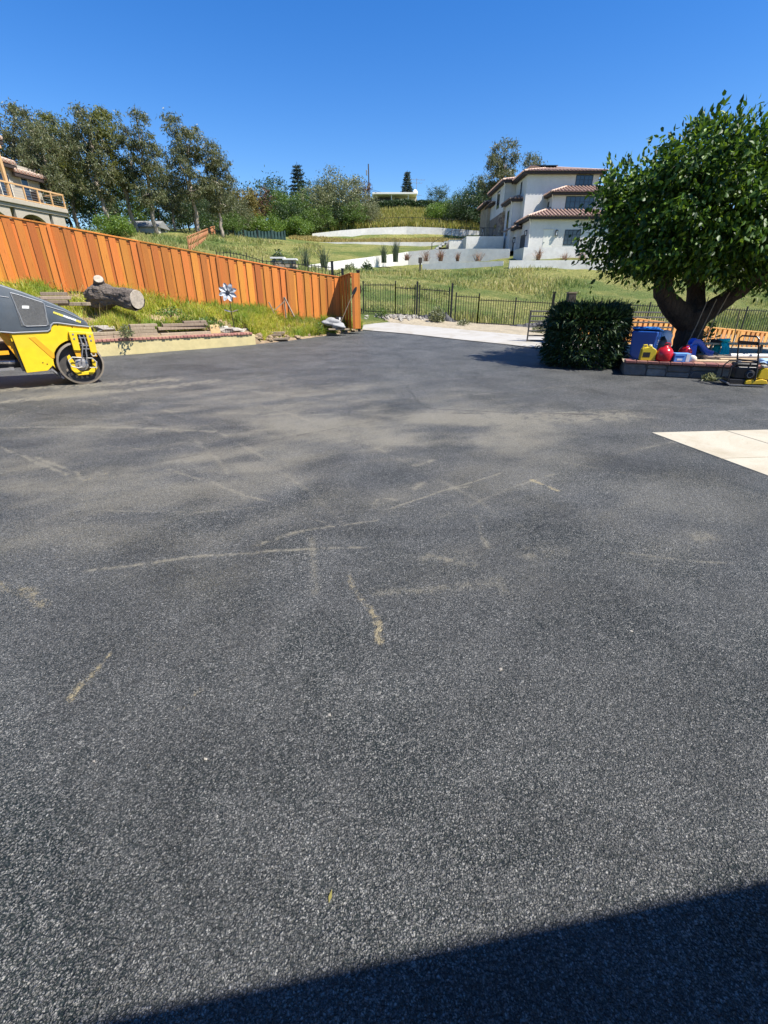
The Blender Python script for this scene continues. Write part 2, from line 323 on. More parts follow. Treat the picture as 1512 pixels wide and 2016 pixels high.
# asphalt: stones set in binder, dust from the attribute 'dust' broken up by grain
def asphalt():
    m, nt, b = newmat('fresh_asphalt'); v = coord(nt, 'Object'); v0 = v
    dn = nt.nodes.new('ShaderNodeTexNoise'); dn.inputs['Scale'].default_value = 95; dn.inputs['Detail'].default_value = 2; nt.links.new(v, dn.inputs['Vector'])
    va_ = nt.nodes.new('ShaderNodeVectorMath'); va_.operation = 'MULTIPLY_ADD'; nt.links.new(dn.outputs['Color'], va_.inputs[0]); va_.inputs[1].default_value = (.011, .011, .011); nt.links.new(v0, va_.inputs[2]); v = va_.outputs[0]
    def vor(scale, feat='F1'):
        n = nt.nodes.new('ShaderNodeTexVoronoi'); n.feature = feat; n.inputs['Scale'].default_value = scale; nt.links.new(v, n.inputs['Vector']); return n
    wob = noise(nt, 60, 2, 0.5, v)
    v1 = vor(170); v2 = vor(80); v3 = vor(360)
    sep = nt.nodes.new('ShaderNodeSeparateColor'); nt.links.new(v1.outputs['Color'], sep.inputs[0])
    sep2 = nt.nodes.new('ShaderNodeSeparateColor'); nt.links.new(v2.outputs['Color'], sep2.inputs[0])
    sep3 = nt.nodes.new('ShaderNodeSeparateColor'); nt.links.new(v3.outputs['Color'], sep3.inputs[0])
    c1 = ramp(nt, sep.outputs[0], [(0.0, (0.014, 0.0145, 0.015)), (0.45, (0.046, 0.0467, 0.0475)), (0.85, (0.090, 0.090, 0.0895)), (1.0, (0.15, 0.149, 0.145))])
    c2 = ramp(nt, sep2.outputs[0], [(0.0, (0.032, 0.0325, 0.033)), (0.6, (0.066, 0.0665, 0.067)), (1.0, (0.125, 0.124, 0.12))])
    c3 = ramp(nt, sep3.outputs[1], [(0.0, (0.020, 0.0205, 0.021)), (0.6, (0.055, 0.055, 0.0555)), (1.0, (0.12, 0.119, 0.115))])
    big = ramp(nt, noise(nt, 1.1, 5, 0.65, v0, 0.5), [(0.46, (0, 0, 0)), (0.60, (1, 1, 1))])
    pick = math_(nt, 'GREATER_THAN', sep2.outputs[1], math_(nt, 'MULTIPLY_ADD', big, -0.42, 0.94))
    col = mixc(nt, c1, c3, math_(nt, 'GREATER_THAN', sep.outputs[1], 0.62)); col = mixc(nt, col, c2, pick)
    # gaps between the stones: black binder plus micro-shadow painted into the colour
    gap = ramp(nt, v1.outputs['Distance'], [(0.36, (0, 0, 0)), (0.62, (1, 1, 1))])
    col = mixc(nt, col, (0.003, 0.0065, 0.007), math_(nt, 'MULTIPLY', gap, math_(nt, 'MULTIPLY_ADD', big, 0.3, 0.65)))
    # broad tone changes of the mat
    tone = noise(nt, 0.8, 6, 0.68, v0, 0.8)
    col = mixc(nt, col, ramp(nt, tone, [(0.3, (1.5, 1.5, 1.47)), (0.7, (3.0, 2.97, 2.87))]), 1.0, 'MULTIPLY')
    at = nt.nodes.new('ShaderNodeAttribute'); at.attribute_name = 'dust'
    sp = nt.nodes.new('ShaderNodeSeparateColor'); nt.links.new(at.outputs['Color'], sp.inputs[0])
    grain = noise(nt, 210, 3, 0.8, v0); grain2 = noise(nt, 30, 5, 0.75, v0)
    th = math_(nt, 'MULTIPLY_ADD', grain2, 0.45, math_(nt, 'MULTIPLY', grain, 0.75))
    th = math_(nt, 'ADD', th, math_(nt, 'MULTIPLY', math_(nt, 'SUBTRACT', sep.outputs[2], 0.5), 0.5))
    def film(sock, lo, hi):
        d = math_(nt, 'SUBTRACT', math_(nt, 'MULTIPLY_ADD', sock, 1.0, 0.0), math_(nt, 'MULTIPLY', th, 1.0))
        mr = nt.nodes.new('ShaderNodeMapRange'); mr.inputs['From Min'].default_value = lo; mr.inputs['From Max'].default_value = hi
        nt.links.new(d, mr.inputs['Value']); return mr.outputs[0]
    f = film(sp.outputs[0], -0.42, 0.45)
    col = mixc(nt, col, (0.40, 0.36, 0.265), math_(nt, 'MULTIPLY', f, 0.52))
    f2 = film(sp.outputs[1], -0.30, 0.35)
    col = mixc(nt, col, (0.46, 0.38, 0.22), math_(nt, 'MULTIPLY', f2, 0.66))
    col = mixc(nt, col, (0.02, 0.02, 0.021), math_(nt, 'MULTIPLY', sp.outputs[2], 0.75))
    nt.links.new(col, b.inputs['Base Color'])
    nt.links.new(ramp(nt, sep.outputs[2], [(0.0, (0.42,) * 3), (1.0, (0.72,) * 3)]), b.inputs['Roughness'])
    b.inputs['Specular IOR Level'].default_value = 0.3
    hgt = math_(nt, 'ADD', math_(nt, 'MULTIPLY', v1.outputs['Distance'], -1.0), math_(nt, 'MULTIPLY', math_(nt, 'MULTIPLY', v2.outputs['Distance'], -1.4), math_(nt, 'MULTIPLY_ADD', big, 0.7, 0.3)))
    hgt = math_(nt, 'ADD', hgt, math_(nt, 'MULTIPLY', v3.outputs['Distance'], -0.35)); hgt = math_(nt, 'ADD', hgt, math_(nt, 'MULTIPLY', wob, 0.5))
    bump(nt, b, hgt, 1.0, 0.009)
    return m
M['asphalt'] = asphalt()
def concrete(name, c, stain):
    m, nt, b = newmat(name); v = coord(nt)
    col = ramp(nt, noise(nt, 90, 4, 0.7, v), [(0.3, tuple(x * .85 for x in c)), (0.7, tuple(x * 1.1 for x in c))])
    col = mixc(nt, col, stain, ramp(nt, noise(nt, 1.1, 6, 0.68, v, 0.8), [(0.45, (0, 0, 0)), (0.72, (0.8, 0.8, 0.8))]))
    vo = nt.nodes.new('ShaderNodeTexVoronoi'); vo.inputs['Scale'].default_value = 7; nt.links.new(v, vo.inputs['Vector'])
    col = mixc(nt, col, tuple(x * .35 for x in stain), ramp(nt, vo.outputs['Distance'], [(0.035, (.8, .8, .8)), (0.06, (0, 0, 0))]))
    nt.links.new(col, b.inputs['Base Color']); b.inputs['Roughness'].default_value = 0.85
    bump(nt, b, noise(nt, 160, 3, 0.7, v), 0.25, 0.004); return m
M['slab'] = concrete('pale_new_concrete', (0.42, 0.38, 0.295), (0.29, 0.245, 0.165))
M['drive'] = concrete('dusty_drive_concrete', (0.37, 0.355, 0.32), (0.26, 0.225, 0.165))
def groundmat():
    m, nt, b = newmat('grassy_hill_ground'); v = coord(nt)
    a = ramp(nt, noise(nt, 2.6, 6, 0.7, v), [(0.3, (0.11, 0.135, 0.03)), (0.55, (0.22, 0.215, 0.065)), (0.75, (0.40, 0.34, 0.15))])
    a = mixc(nt, a, (0.085, 0.125, 0.028), ramp(nt, noise(nt, 0.20, 5, 0.65, v), [(0.45, (0, 0, 0)), (0.60, (.9, .9, .9))]))
    nt.links.new(a, b.inputs['Base Color']); b.inputs['Roughness'].default_value = 0.95; b.inputs['Specular IOR Level'].default_value = 0.2
    bump(nt, b, noise(nt, 5, 6, 0.75, v), 1.0, 0.22); return m
M['ground'] = groundmat()

# ------------------------------------------------------------------ terrain
def gz(y):
    return 0.0028 * np.maximum(0, np.asarray(y, dtype=float) - 11) ** 2 if isinstance(y, np.ndarray) else 0.0028 * max(0.0, y - 11) ** 2
TP = np.array([(-14, -8, -.5), (0, -8, -.5), (14, -8, -.5), (-12, 3, -.5), (0, 5, -.5), (12, 5, -.5), (-7, 9, -.5), (0, 12, -.5), (7, 12, -.4), (-4, 15, -.5), (0, 17, -.3), (4, 17, -.25), (-2.5, 18, -.35),
 (-.5, 20, -.1), (2, 20, -.05), (-1.2, 24.5, .74), (.55, 24.5, .66), (1.7, 24.5, .55), (3.5, 24.5, .33), (4.7, 24.5, .25), (6.5, 24.5, .17), (8.3, 24.5, -.1), (13, 24.5, -.2), (20, 24.5, -.4), (28, 24.5, -.5),
 (6, 20.5, .0), (9, 17, -.5), (12, 16, -.7), (12, 19, -.7), (16, 15, -.9), (18, 20, -.9), (22, 18, -.9), (30, 14, -1),
 (0, 35, 2.2), (8, 35, 1.75), (18, 35, 1.4), (30, 35, 1.3), (11, 46, 3.5), (19, 45.5, 3.35), (28, 46, 3.3), (3.7, 49.5, 3.7), (-5, 48.5, 3.6), (45, 45, 3.2),
 (12, 49, 4.45), (19, 48.5, 4.5), (28, 49, 4.5), (16, 55, 5.6), (22, 57, 5.7), (32, 60, 5.8), (17, 70, 6.0), (12, 62, 6.3), (12, 74, 8.4), (25, 75, 7.5),
 (2.5, 60, 5.6), (2.5, 56.6, 4.3), (7, 55.2, 4.4), (-3, 51.8, 3.85), (11, 53.4, 4.45), (-6, 49.0, 3.5), (-5, 54, 4.5), (-8, 60, 6.0), (6, 75, 7.6), (-11, 75, 8.3), (0, 72, 7.6), (6, 82, 9.2), (-11, 83, 9.7), (16, 84, 9.4),
 (4, 87.4, 10.0), (-5, 85.6, 9.7), (12, 87.3, 9.8), (4, 89.2, 11.6), (-5, 87.6, 10.9), (12, 89.2, 11.3), (-11.4, 87, 10.3), (16, 90, 11.2), (4, 97, 14), (4, 103, 16), (-5, 100, 14.6), (15, 98, 13.7), (4, 118, 19.4), (0, 150, 22), (-40, 150, 19), (50, 150, 20),
 (-5, 30, 1.9), (-9, 30, 2.5), (-12, 22, 2.2), (-15, 40, 4.5), (-16, 45, 5.2), (-22, 70, 8.5), (-22, 85, 10.6), (-25, 52, 7.0), (-26, 47, 6.6), (-23, 60, 8.0), (-26, 40, 4.4), (-36, 40, 4.8), (-14, 74, 8.5), (-34, 70, 9.2), (-50, 60, 8), (-20, 27, 3.0), (-30, 22, 3.2), (-30, 10, 2),
 (-15, 15.6, 2.2), (-11.5, 17, 1.8), (-10.4, 17.4, 1.6), (-8.2, 18.3, 1.25), (-5.9, 19.2, .88), (-3.7, 20.2, .55), (-2, 21, .35), (-22, 110, 13.5), (30, 110, 15), (-40, 100, 12.5),
 (-200, 100, 9), (200, 100, 10), (0, 320, 20), (-200, 320, 15), (200, 320, 15), (-200, -50, -2), (200, -50, -4), (0, -60, -1)], dtype=float)
def tps_fit(P):
    n = len(P); d = np.linalg.norm(P[:, None, :2] - P[None, :, :2], axis=2)
    K = d + np.eye(n) * 0.05
    A = np.zeros((n + 1, n + 1)); A[:n, :n] = K; A[:n, n] = 1; A[n, :n] = 1
    return np.linalg.solve(A, np.append(P[:, 2], 0))
TW = tps_fit(TP)
def tz(x, y):
    x = np.atleast_1d(np.asarray(x, float)); y = np.atleast_1d(np.asarray(y, float)); out = np.full(x.shape, TW[-1])
    for (px, py, _), w in zip(TP, TW[:-1]): out = out + w * np.hypot(x - px, y - py)
    return out
def T(x, y): return float(tz(x, y)[0])
def axis_pts(segs):
    out = []
    for a, b, st in segs: out += list(np.arange(a, b, st))
    return np.array(out)
gx = axis_pts([(-1500, -200, 130), (-200, -60, 12), (-60, -30, 2.5), (-30, 34, 0.8), (34, 60, 2.5), (60, 200, 12), (200, 1501, 130)])
gy = axis_pts([(-1500, -100, 200), (-100, 0, 10), (0, 14, 2), (14, 60, 0.7), (60, 125, 1.2), (125, 330, 9), (330, 1501, 130)])
GX, GY = np.meshgrid(gx, gy); gzv = tz(GX.ravel(), GY.ravel()).reshape(GX.shape)
_near = [(-14, 9.0), (-4.3, 16.4), (-2.6, 18.4), (-.9, 20.5), (.9, 19.35), (2.7, 17.6), (4.2, 16.2), (5.0, 15.2), (5.6, 13.5), (13, 11.5)]
_lim = np.interp(GX, [p[0] for p in _near], [p[1] for p in _near])
inside = (GX > -15) & (GX < 13.5) & (GY < _lim + .9) & (GY > -8)
gzv = np.where(inside, np.minimum(gzv, -.35), gzv)
far = np.clip((np.hypot(GX, GY) - 250) / 300, 0, 1); gzv = gzv * (1 - far) + far * 4.0
gzv += (fbm(GX * .6, GY * .6, 3) - .5) * 0.22 * np.clip((GY - 27) / 8, 0, 1)
n1, n2 = GX.shape; idx = np.arange(n1 * n2).reshape(n1, n2)
fc = np.stack([idx[:-1, :-1], idx[:-1, 1:], idx[1:, 1:], idx[1:, :-1]], -1).reshape(-1, 4)
hill = link('ground', mesh_np('ground', np.stack([GX, GY, gzv], -1).reshape(-1, 3), fc, True), None, M['ground']); tag(hill, kind='structure')

# ------------------------------------------------------------------ asphalt yard
ys = np.concatenate([[0.16], np.geomspace(0.3, 26, 900)]); ts = np.concatenate([-np.geomspace(1.15, 3.2, 14)[::-1], np.linspace(-1.1, 1.1, 640), np.geomspace(1.15, 3.2, 14)])
TT, YY = np.meshgrid(ts, ys); XX = np.clip(TT * YY, -14, 13)
ZZ = gz(YY)
STROKES = [('line',.035,.7,[(-1.92,2.48),(-1.65,2.55),(-1.35,2.63),(-1.07,2.71),(-.69,2.74),(-.41,2.76),(-.13,2.78)]),
('line',.05,.6,[(-.92,2.81),(-.63,3.0),(-.41,3.11)]),('line',.022,.75,[(-.41,3.09),(-.06,3.22)]),('line',.02,.9,[(.06,3.44),(.47,3.77),(.84,4.04),(1.15,4.26)]),
('line',.03,.5,[(-.09,3.44),(-.1,3.55),(-.07,3.63),(.02,3.65),(.1,3.61)]),('line',.08,.45,[(.28,3.89),(.35,4.01)]),('line',.08,.45,[(.34,4.51),(.51,4.67)]),
('ochre',.05,1.,[(1.42,4.09),(1.51,3.95),(1.57,3.83)]),('ochre',.04,.55,[(-.21,2.45),(-.17,2.26),(-.1,2.13),(-.04,1.98),(-.01,1.81)]),('ochre',.045,.6,[(-.06,2.09),(-.01,1.82)]),
('ochre',.018,.6,[(-1.36,1.75),(-1.37,1.65)]),('ochre',.04,.8,[(-1.37,1.65),(-1.38,1.56),(-1.38,1.45)]),('ochre',.04,.6,[(-.82,1.51),(-.84,1.46),(-.86,1.41)]),
('ochre',.10,.55,[(-2.47,2.34),(-2.31,2.33),(-2.17,2.28),(-1.96,2.14)]),('line',.07,.35,[(-.53,2.92),(-.45,2.57),(-.4,2.23)]),('ochre',.04,.85,[(-2.85,4.08),(-2.8,4.17),(-2.75,4.27)]),
('line',.05,.55,[(-4.51,5.18),(-3.79,4.67),(-3.05,4.17)]),('line',.04,.55,[(-3.8,4.76),(-3.07,4.28),(-2.89,4.08)]),('line',.08,.5,[(-5.11,5.98),(-4.06,6.03),(-3.07,5.95),(-2.2,5.78)]),
('line',.04,.5,[(-2.19,4.36),(-1.73,4.08),(-1.24,3.71),(-.93,3.55)]),('line',.03,.45,[(1.62,2.72),(1.86,2.65),(2.29,2.57)]),('line',.09,.35,[(-.05,2.23),(.29,2.27),(.63,2.34)]),
('line',.07,.5,[(.27,2.6),(.32,2.65),(.58,2.54)]),('line',.1,.4,[(.98,2.69),(1.18,2.77)]),('line',.35,.85,[(-7.61,8.53),(-6.39,8.94),(-5.43,9.33),(-4.49,9.75)]),('ochre',.08,.45,[(-7.61,8.63),(-6.39,9.0),(-5.43,9.4),(-4.49,9.75)]),
('line',.22,.8,[(-6.57,7.26),(-6.02,7.85),(-5.13,8.44),(-4.15,8.94),(-3.5,9.63)]),('ochre',.06,.5,[(-6.57,7.36),(-6.02,7.95),(-5.13,8.5),(-4.15,9.0)]),('ochre',.05,.6,[(-5.53,6.54),(-5.49,6.98)]),('line',.06,.8,[(-5.48,7.26),(-5.42,7.41)]),
('line',.35,.7,[(.69,6.6),(1.79,6.54),(2.91,6.6),(3.53,6.66)]),('dark',.03,.9,[(-6.17,7.38),(-5.32,6.85),(-4.7,6.6),(-4.15,6.42),(-3.56,6.25),(-2.96,6.08)]),
('dark',.05,.7,[(.43,9.05),(.57,7.45),(.74,7.09),(1.27,6.98),(1.86,6.85),(3.11,6.72)]),('dark',.07,.8,[(1.05,6.78),(1.47,6.78)]),('dark',.07,.8,[(2.78,6.75),(3.13,6.69)]),
('line',.03,.5,[(-.63,3.25),(-.46,3.16)]),('line',.025,.5,[(.57,3.83),(.77,3.92)]),('line',.08,.3,[(.72,2.39),(.73,2.23)]),('line',.1,.35,[(2.27,2.92),(2.4,2.96)]),('line',.05,.35,[(.75,3.3),(.72,2.77)]),
('line',.02,.5,[(-3.3,5.2),(-2.6,5.0),(-2.1,5.15)]),('line',.03,.5,[(-1.9,6.6),(-1.2,6.9),(-.2,7.0)]),('line',.02,.4,[(1.9,4.6),(2.5,4.2)]),('line',.02,.35,[(-2.3,3.4),(-1.5,3.35),(-.9,3.5)]),('line',.025,.5,[(-7.4,8.9),(-4.4,10.2),(-1.5,12.6)]),('line',.03,.4,[(-3.2,9.5),(0,13.2)]),('line',.03,.35,[(-1.6,9.0),(2.4,10.2)])]
STROKES += [('dark',.03,.55,[(-4.2,3.3),(-2.0,4.9),(.4,6.75)]),('dark',.025,.45,[(-1.7,1.2),(.2,2.4),(2.6,4.1)]),('dark',.05,.4,[(-6.5,10.5),(-3.0,12.0),(.5,14.5)])]
BLOBS = [(-.7,5.78,.6,1.6),(.64,6.03,.5,1.5),(-2.2,8.53,.55,2.5),(2.15,6.54,.42,1.3),(-2.52,4.76,.6,1.1),(-3.14,4.01,.5,.9),(-1.55,4.28,.35,.6),(1.25,5.33,.4,.8),(-2.32,2.77,.35,.5),(-1.22,2.23,.3,.3),(.39,3.35,.2,.4),(1.75,3.35,.35,.3),(-3.45,6.03,.45,1.0),(-.5,8.07,.35,2),(-5.65,8.53,.55,.9),(-1.0,11,.25,2.5),(2.2,9,.15,1.6)]
fx_, fy_ = XX.ravel(), YY.ravel()
wx = fx_ + (fbm(fx_ * 3, fy_ * 3, 21) - .5) * .06; wy = fy_ + (fbm(fx_ * 3, fy_ * 3, 31) - .5) * .06
dust = np.zeros((len(fx_), 4), dtype=np.float32); dust[:, 3] = 1
ra, rb = fx_ * .83 + fy_ * .56, -fx_ * .56 + fy_ * .83; amp = .5 * fbm(fx_ * 1.1, fy_ * 1.7, 5, 5) + .5 * fbm(ra * .9, rb * 2.6, 15, 5); amp = .5 + (amp - .5) * 1.35; am2 = fbm(fx_ * 6, fy_ * 6, 9, 4); am3 = .55 * fbm(fx_ * 14, fy_ * 8, 19, 4) + .45 * fbm(fx_ * 45, fy_ * 45, 29, 3)
for bx, by, a, r in BLOBS:
    d = np.hypot(wx - bx, (wy - by) * 1.5) / r; dust[:, 0] += a * np.exp(-d * d) * np.clip(amp * 1.9 - .25, 0, 1.3)
dust[:, 0] = np.minimum(dust[:, 0] * .62, .44) * np.clip(.45 + am2 * 1.1, .6, 1.25)
dust[:, 0] += .40 * np.clip((amp - .32) * 3, 0, 1) * np.clip((fy_ - 1.3) / 2.0, 0, 1) * np.clip((11 - fy_) / 5, .25, 1) * np.clip(1.2 - fx_ * .12, .5, 1.2)
# fine arcs left by the drum edges
for cx0, cy0, r0, wd in ((-12, -3, 13.2, .03), (-12, -3, 14.4, .03), (9, -6, 12.6, .03), (-3, 22, 14.5, .04), (-3, 22, 16.2, .03), (6, 24, 17.6, .03), (-9, 0, 8.6, .03), (0, 30, 23.3, .04)):
    d = np.abs(np.hypot(wx - cx0, wy - cy0) - r0); dust[:, 0] += .36 * np.clip((fy_ - 2.2) / 2, 0, 1) * np.exp(-(d / (wd * .8)) ** 2) * np.clip(am2 * 3 - 1.0, 0, 1)
for k, w, a, pts in STROKES:
    best = np.full(len(fx_), 9e9); w = w * (.52 if k != 'line' else .46 if w < .1 else .8)
    for (x0, y0), (x1, y1) in zip(pts[:-1], pts[1:]):
        dx, dy = x1 - x0, y1 - y0; t = np.clip(((wx - x0) * dx + (wy - y0) * dy) / (dx * dx + dy * dy), 0, 1)
        best = np.minimum(best, np.hypot(wx - x0 - t * dx, wy - y0 - t * dy))
    g = a * np.exp(-(best / w) ** 2) * np.clip(am3 * 4.2 - 1.35, .0, 1.25)
    c = {'line': 0, 'ochre': 1, 'dark': 2}[k]; dust[:, c] = np.maximum(dust[:, c], 0) + g if c else np.maximum(dust[:, 0], 0) + g * 1.25
dust = np.clip(dust, 0, 1)
# faint lows and ridges in the surface where the passes overlap
ZZ = ZZ + ((fbm(XX * .8, YY * .8, 44, 3) - .5) * .012) * np.clip((YY - .5) / 2, 0, 1)
n1, n2 = XX.shape; idx = np.arange(n1 * n2).reshape(n1, n2)
fc = np.stack([idx[:-1, :-1], idx[:-1, 1:], idx[1:, 1:], idx[1:, :-1]], -1).reshape(-1, 4)
va = np.stack([XX, YY, ZZ], -1).reshape(-1, 3); nv = len(va)
cxf = va[fc[:, 0], 0]; cyf = va[fc[:, 0], 1]; _l2 = np.interp(cxf, [p[0] for p in _near], [p[1] for p in _near]); fc = fc[cyf < _l2 + .45]
# the coarse rest of the yard lies 12 mm lower under the fine sheet
cx_, cy_ = np.meshgrid(np.linspace(-14, 13, 28), np.linspace(-7, 26, 34)); cz_ = gz(cy_) - .014; kk = np.arange(cx_.size).reshape(cx_.shape) + nv
fc2 = np.stack([kk[:-1, :-1], kk[:-1, 1:], kk[1:, 1:], kk[1:, :-1]], -1).reshape(-1, 4); _l3 = np.interp(cx_.ravel()[fc2[:, 0] - nv], [p[0] for p in _near], [p[1] for p in _near]); fc2 = fc2[cy_.ravel()[fc2[:, 0] - nv] < _l3 - .8]
va = np.concatenate([va, np.stack([cx_, cy_, cz_], -1).reshape(-1, 3)]); dust = np.concatenate([dust, np.tile([.05, 0, 0, 1], (cx_.size, 1))])
me = mesh_np('asphalt_yard', va, np.concatenate([fc, fc2]), True)
at = me.attributes.new('dust', 'FLOAT_COLOR', 'POINT'); at.data.foreach_set('color', dust.astype(np.float32).ravel())
yard = link('asphalt_yard', me, None, M['asphalt']); tag(yard, kind='structure')

# concrete drive beyond the gate
def strip(name, left, right, mtl, n=24, lift=0.0, kind='structure'):
    """sheet between two polylines of (x,y,z)"""
    def res(P):
        P = np.array(P, float); d = np.concatenate([[0], np.cumsum(np.linalg.norm(np.diff(P, axis=0), axis=1))]); s = np.linspace(0, d[-1], n)
        return np.stack([np.interp(s, d, P[:, i]) for i in range(3)], -1)
    A, B = res(left), res(right); mm = 7
    V = np.stack([A * (1 - j / (mm - 1)) + B * (j / (mm - 1)) for j in range(mm)], 1); V[:, :, 2] += lift
    ii = np.arange(n * mm).reshape(n, mm); F = np.stack([ii[:-1, :-1], ii[1:, :-1], ii[1:, 1:], ii[:-1, 1:]], -1).reshape(-1, 4)
    o = link(name, mesh_np(name, V.reshape(-1, 3), F, True), None, mtl); tag(o, kind=kind); return o
near = [(-4.5, 23.6), (-2.2, 21.6), (-.75, 20.45), (.9, 19.35), (2.7, 17.6), (4.2, 16.2), (5.0, 15.2), (6.5, 14.3), (9, 13.4)]
farp = [(-6, 27.5), (-3, 25.3), (-1.0, 24.0), (1.2, 22.2), (3.2, 20.6), (5.5, 18.8), (7, 18), (9, 17.2), (11, 16.6)]
def dz(x, y): return gz(y) - 0.035 * max(0, x - 5)
strip('concrete_drive', [(x, y, dz(x, y) + .02) for x, y in near], [(x, y, dz(x, y) + .03) for x, y in farp], M['drive'], 30)
dirtf = [(-7, 29, 1.6), (-3, 25.7, .9), (-1.0, 24.9, .75), (.6, 24.9, .7), (1.8, 24.9, .6), (3.5, 24.9, .38), (5, 24.9, .26), (6.6, 24.9, .2), (8.4, 24.9, -.06), (13, 24.9, -.15), (20, 24.9, -.3)]
strip('dirt_verge', [(x, y, dz(x, y) + .012) for x, y in farp] + [(20, 15, -.5)], [(x, y, z + .02) for x, y, z in dirtf], M['gravel'], 40)
# concrete slab on the right, four panels with tooled joints
sl_o = Vector((3.42, 5.71, 0)); sl_u = Vector((1.6, .14, 0)).normalized(); sl_v = Vector((.32, -1.54, 0)).normalized()
sb = MB(); p = [sl_o + sl_u * a + sl_v * b for a, b in ((0.004, 0.004), (4.07, 0.004), (4.07, 5.23), (0.004, 5.23))]
sb.add([(q.x, q.y, .003) for q in p] + [(q.x, q.y, -.03) for q in p], [(0, 1, 2, 3), (0, 4, 5, 1), (1, 5, 6, 2), (2, 6, 7, 3), (3, 7, 4, 0)])
slabo = sb.build('concrete_slab', M['mortar']); tag(slabo, kind='structure')
for i in range(4):
    for j in range(5):
        a0, a1 = i * 1.02, i * 1.02 + 1.004; b0, b1 = j * 1.05, j * 1.05 + 1.034; q = MB()
        p = [sl_o + sl_u * a + sl_v * b for a, b in ((a0, b0), (a1, b0), (a1, b1), (a0, b1))]
        q.add([(r.x, r.y, .011) for r in p] + [(r.x, r.y, .001) for r in p], [(0, 1, 2, 3), (0, 4, 5, 1), (1, 5, 6, 2), (2, 6, 7, 3), (3, 7, 4, 0)])
        q.build('panel', M['slab'], slabo, bevel=.003, seg=1)

# ------------------------------------------------------------------ left bank
BF = np.array([(-13.5, 9.55, .46), (-9.92, 12.28, .46), (-8.01, 13.68, .46), (-6.2, 15.05, .46), (-4.45, 16.38, .44), (-4.2, 16.55, .10), (-3.5, 17.25, .12), (-2.55, 18.4, .17), (-1.6, 19.6, .22), (-.9, 20.5, .28)])
BK = np.array([(-15.5, 15.2, 2.35), (-11.5, 16.6, 1.95), (-10.0, 17.2, 1.66), (-8.0, 18.0, 1.38), (-5.9, 18.85, 1.02), (-5.0, 19.2, .9), (-3.9, 19.75, .7), (-2.7, 20.25, .55), (-1.7, 20.75, .46), (-.95, 21.1, .42)])
su = np.linspace(0, 1, len(BF))
def bank(u, v):
    F = np.stack([np.interp(u, su, BF[:, i]) for i in range(3)], -1); K = np.stack([np.interp(u, su, BK[:, i]) for i in range(3)], -1)
    w = v[..., None]; P = F * (1 - w) + K * w
    wall = np.clip((.445 - u) / .02, 0, 1)
    s = np.where(wall > .5, v ** 1.25, v ** .75)
    P[..., 2] = F[..., 2] * (1 - s) + K[..., 2] * s
    nz = (fbm(P[..., 0] * 1.3, P[..., 1] * 1.3, 12) - .5) * .22 + (fbm(P[..., 0] * 5, P[..., 1] * 5, 14) - .5) * .07
    P[..., 2] += nz * np.clip(v * 7, 0, 1) * np.clip((1.05 - v) * 5, 0.2, 1)
    return P
UU, VV = np.meshgrid(np.linspace(0, 1, 190), np.linspace(0, 1, 60), indexing='ij'); BP = bank(UU, VV)
n1, n2 = UU.shape; idx = np.arange(n1 * n2).reshape(n1, n2)
fc = np.stack([idx[:-1, :-1], idx[1:, :-1], idx[1:, 1:], idx[:-1, 1:]], -1).reshape(-1, 4)
# skirt at the front so that the soil edge has a face
fr = BP[:, 0].copy(); fr[:, 2] = -.1; sk = np.arange(n1) + n1 * n2
fc2 = np.stack([idx[:-1, 0], sk[:-1], sk[1:], idx[1:, 0]], -1)
o = link('grass_bank', mesh_np('grass_bank', np.concatenate([BP.reshape(-1, 3), fr]), np.concatenate([fc, fc2]), True), None, M['soil']); tag(o, kind='structure')
def bankpt(u, v): return Vector(bank(np.array([u]), np.array([v]))[0])
def bank_at(x, y):
    d = (BP[..., 0] - x) ** 2 + (BP[..., 1] - y) ** 2; i = np.unravel_index(np.argmin(d), d.shape); return float(BP[i][2])

def blades(name, P, h, w, mtl, rng, lean=.5, seg=2, nup=None):
    """one mesh of bent blades rooted at P (N,3)"""
    n = len(P); a = rng.uniform(0, 2 * PI, n); hh = h * rng.uniform(.5, 1.25, n); ww = w * rng.uniform(.6, 1.3, n)
    la = rng.uniform(0, 2 * PI, n); ll = np.abs(rng.normal(0, lean, n)) * hh
    side = np.stack([np.cos(a), np.sin(a), np.zeros(n)], -1) * ww[:, None] / 2; out = np.stack([np.cos(la), np.sin(la), np.zeros(n)], -1)
    mid = P + out * (ll * .3)[:, None]; mid[:, 2] += hh * .6
    tip = P + out * ll[:, None]; tip[:, 2] += hh * np.clip(1 - (ll / hh) ** 2 * .35, .3, 1)
    V = np.stack([P - side, P + side, mid - side * .8, mid + side * .8, tip - side * .12, tip + side * .12], 1).reshape(-1, 3)
    b = (np.arange(n) * 6)[:, None]; F = np.concatenate([b + np.array([[0, 1, 3, 2]]), b + np.array([[2, 3, 5, 4]])], 0)
    return mesh_np(name, V, F)
rng = np.random.default_rng(7)
N = 90000; u = rng.uniform(0, 1, N); v = rng.uniform(0.0, 1, N) ** .9
P = bank(u, v); dens = fbm(P[:, 0] * 1.1, P[:, 1] * 1.1, 51)
keep = (rng.uniform(0, 1, N) < np.clip((dens - .3) * 4.2, .07, 1)) & ~((u < .445) & (v < .16 + .12 * (dens - .5))) & ~((u > .45) & (v < .05))
P = P[keep]; dn = dens[keep]
hgt = .10 + .30 * np.clip((dn - .3) * 2.4, 0, 1) + .12 * np.clip((v[keep] - .55) * 3, 0, 1)
me = blades('long_grass', P, hgt, .026, None, rng, .55)
o = link('long_grass', me, None, M['bankgrass']); tag(o, 'long yellow green spring grass covering the bank below the redwood fence', 'grass', kind='stuff')
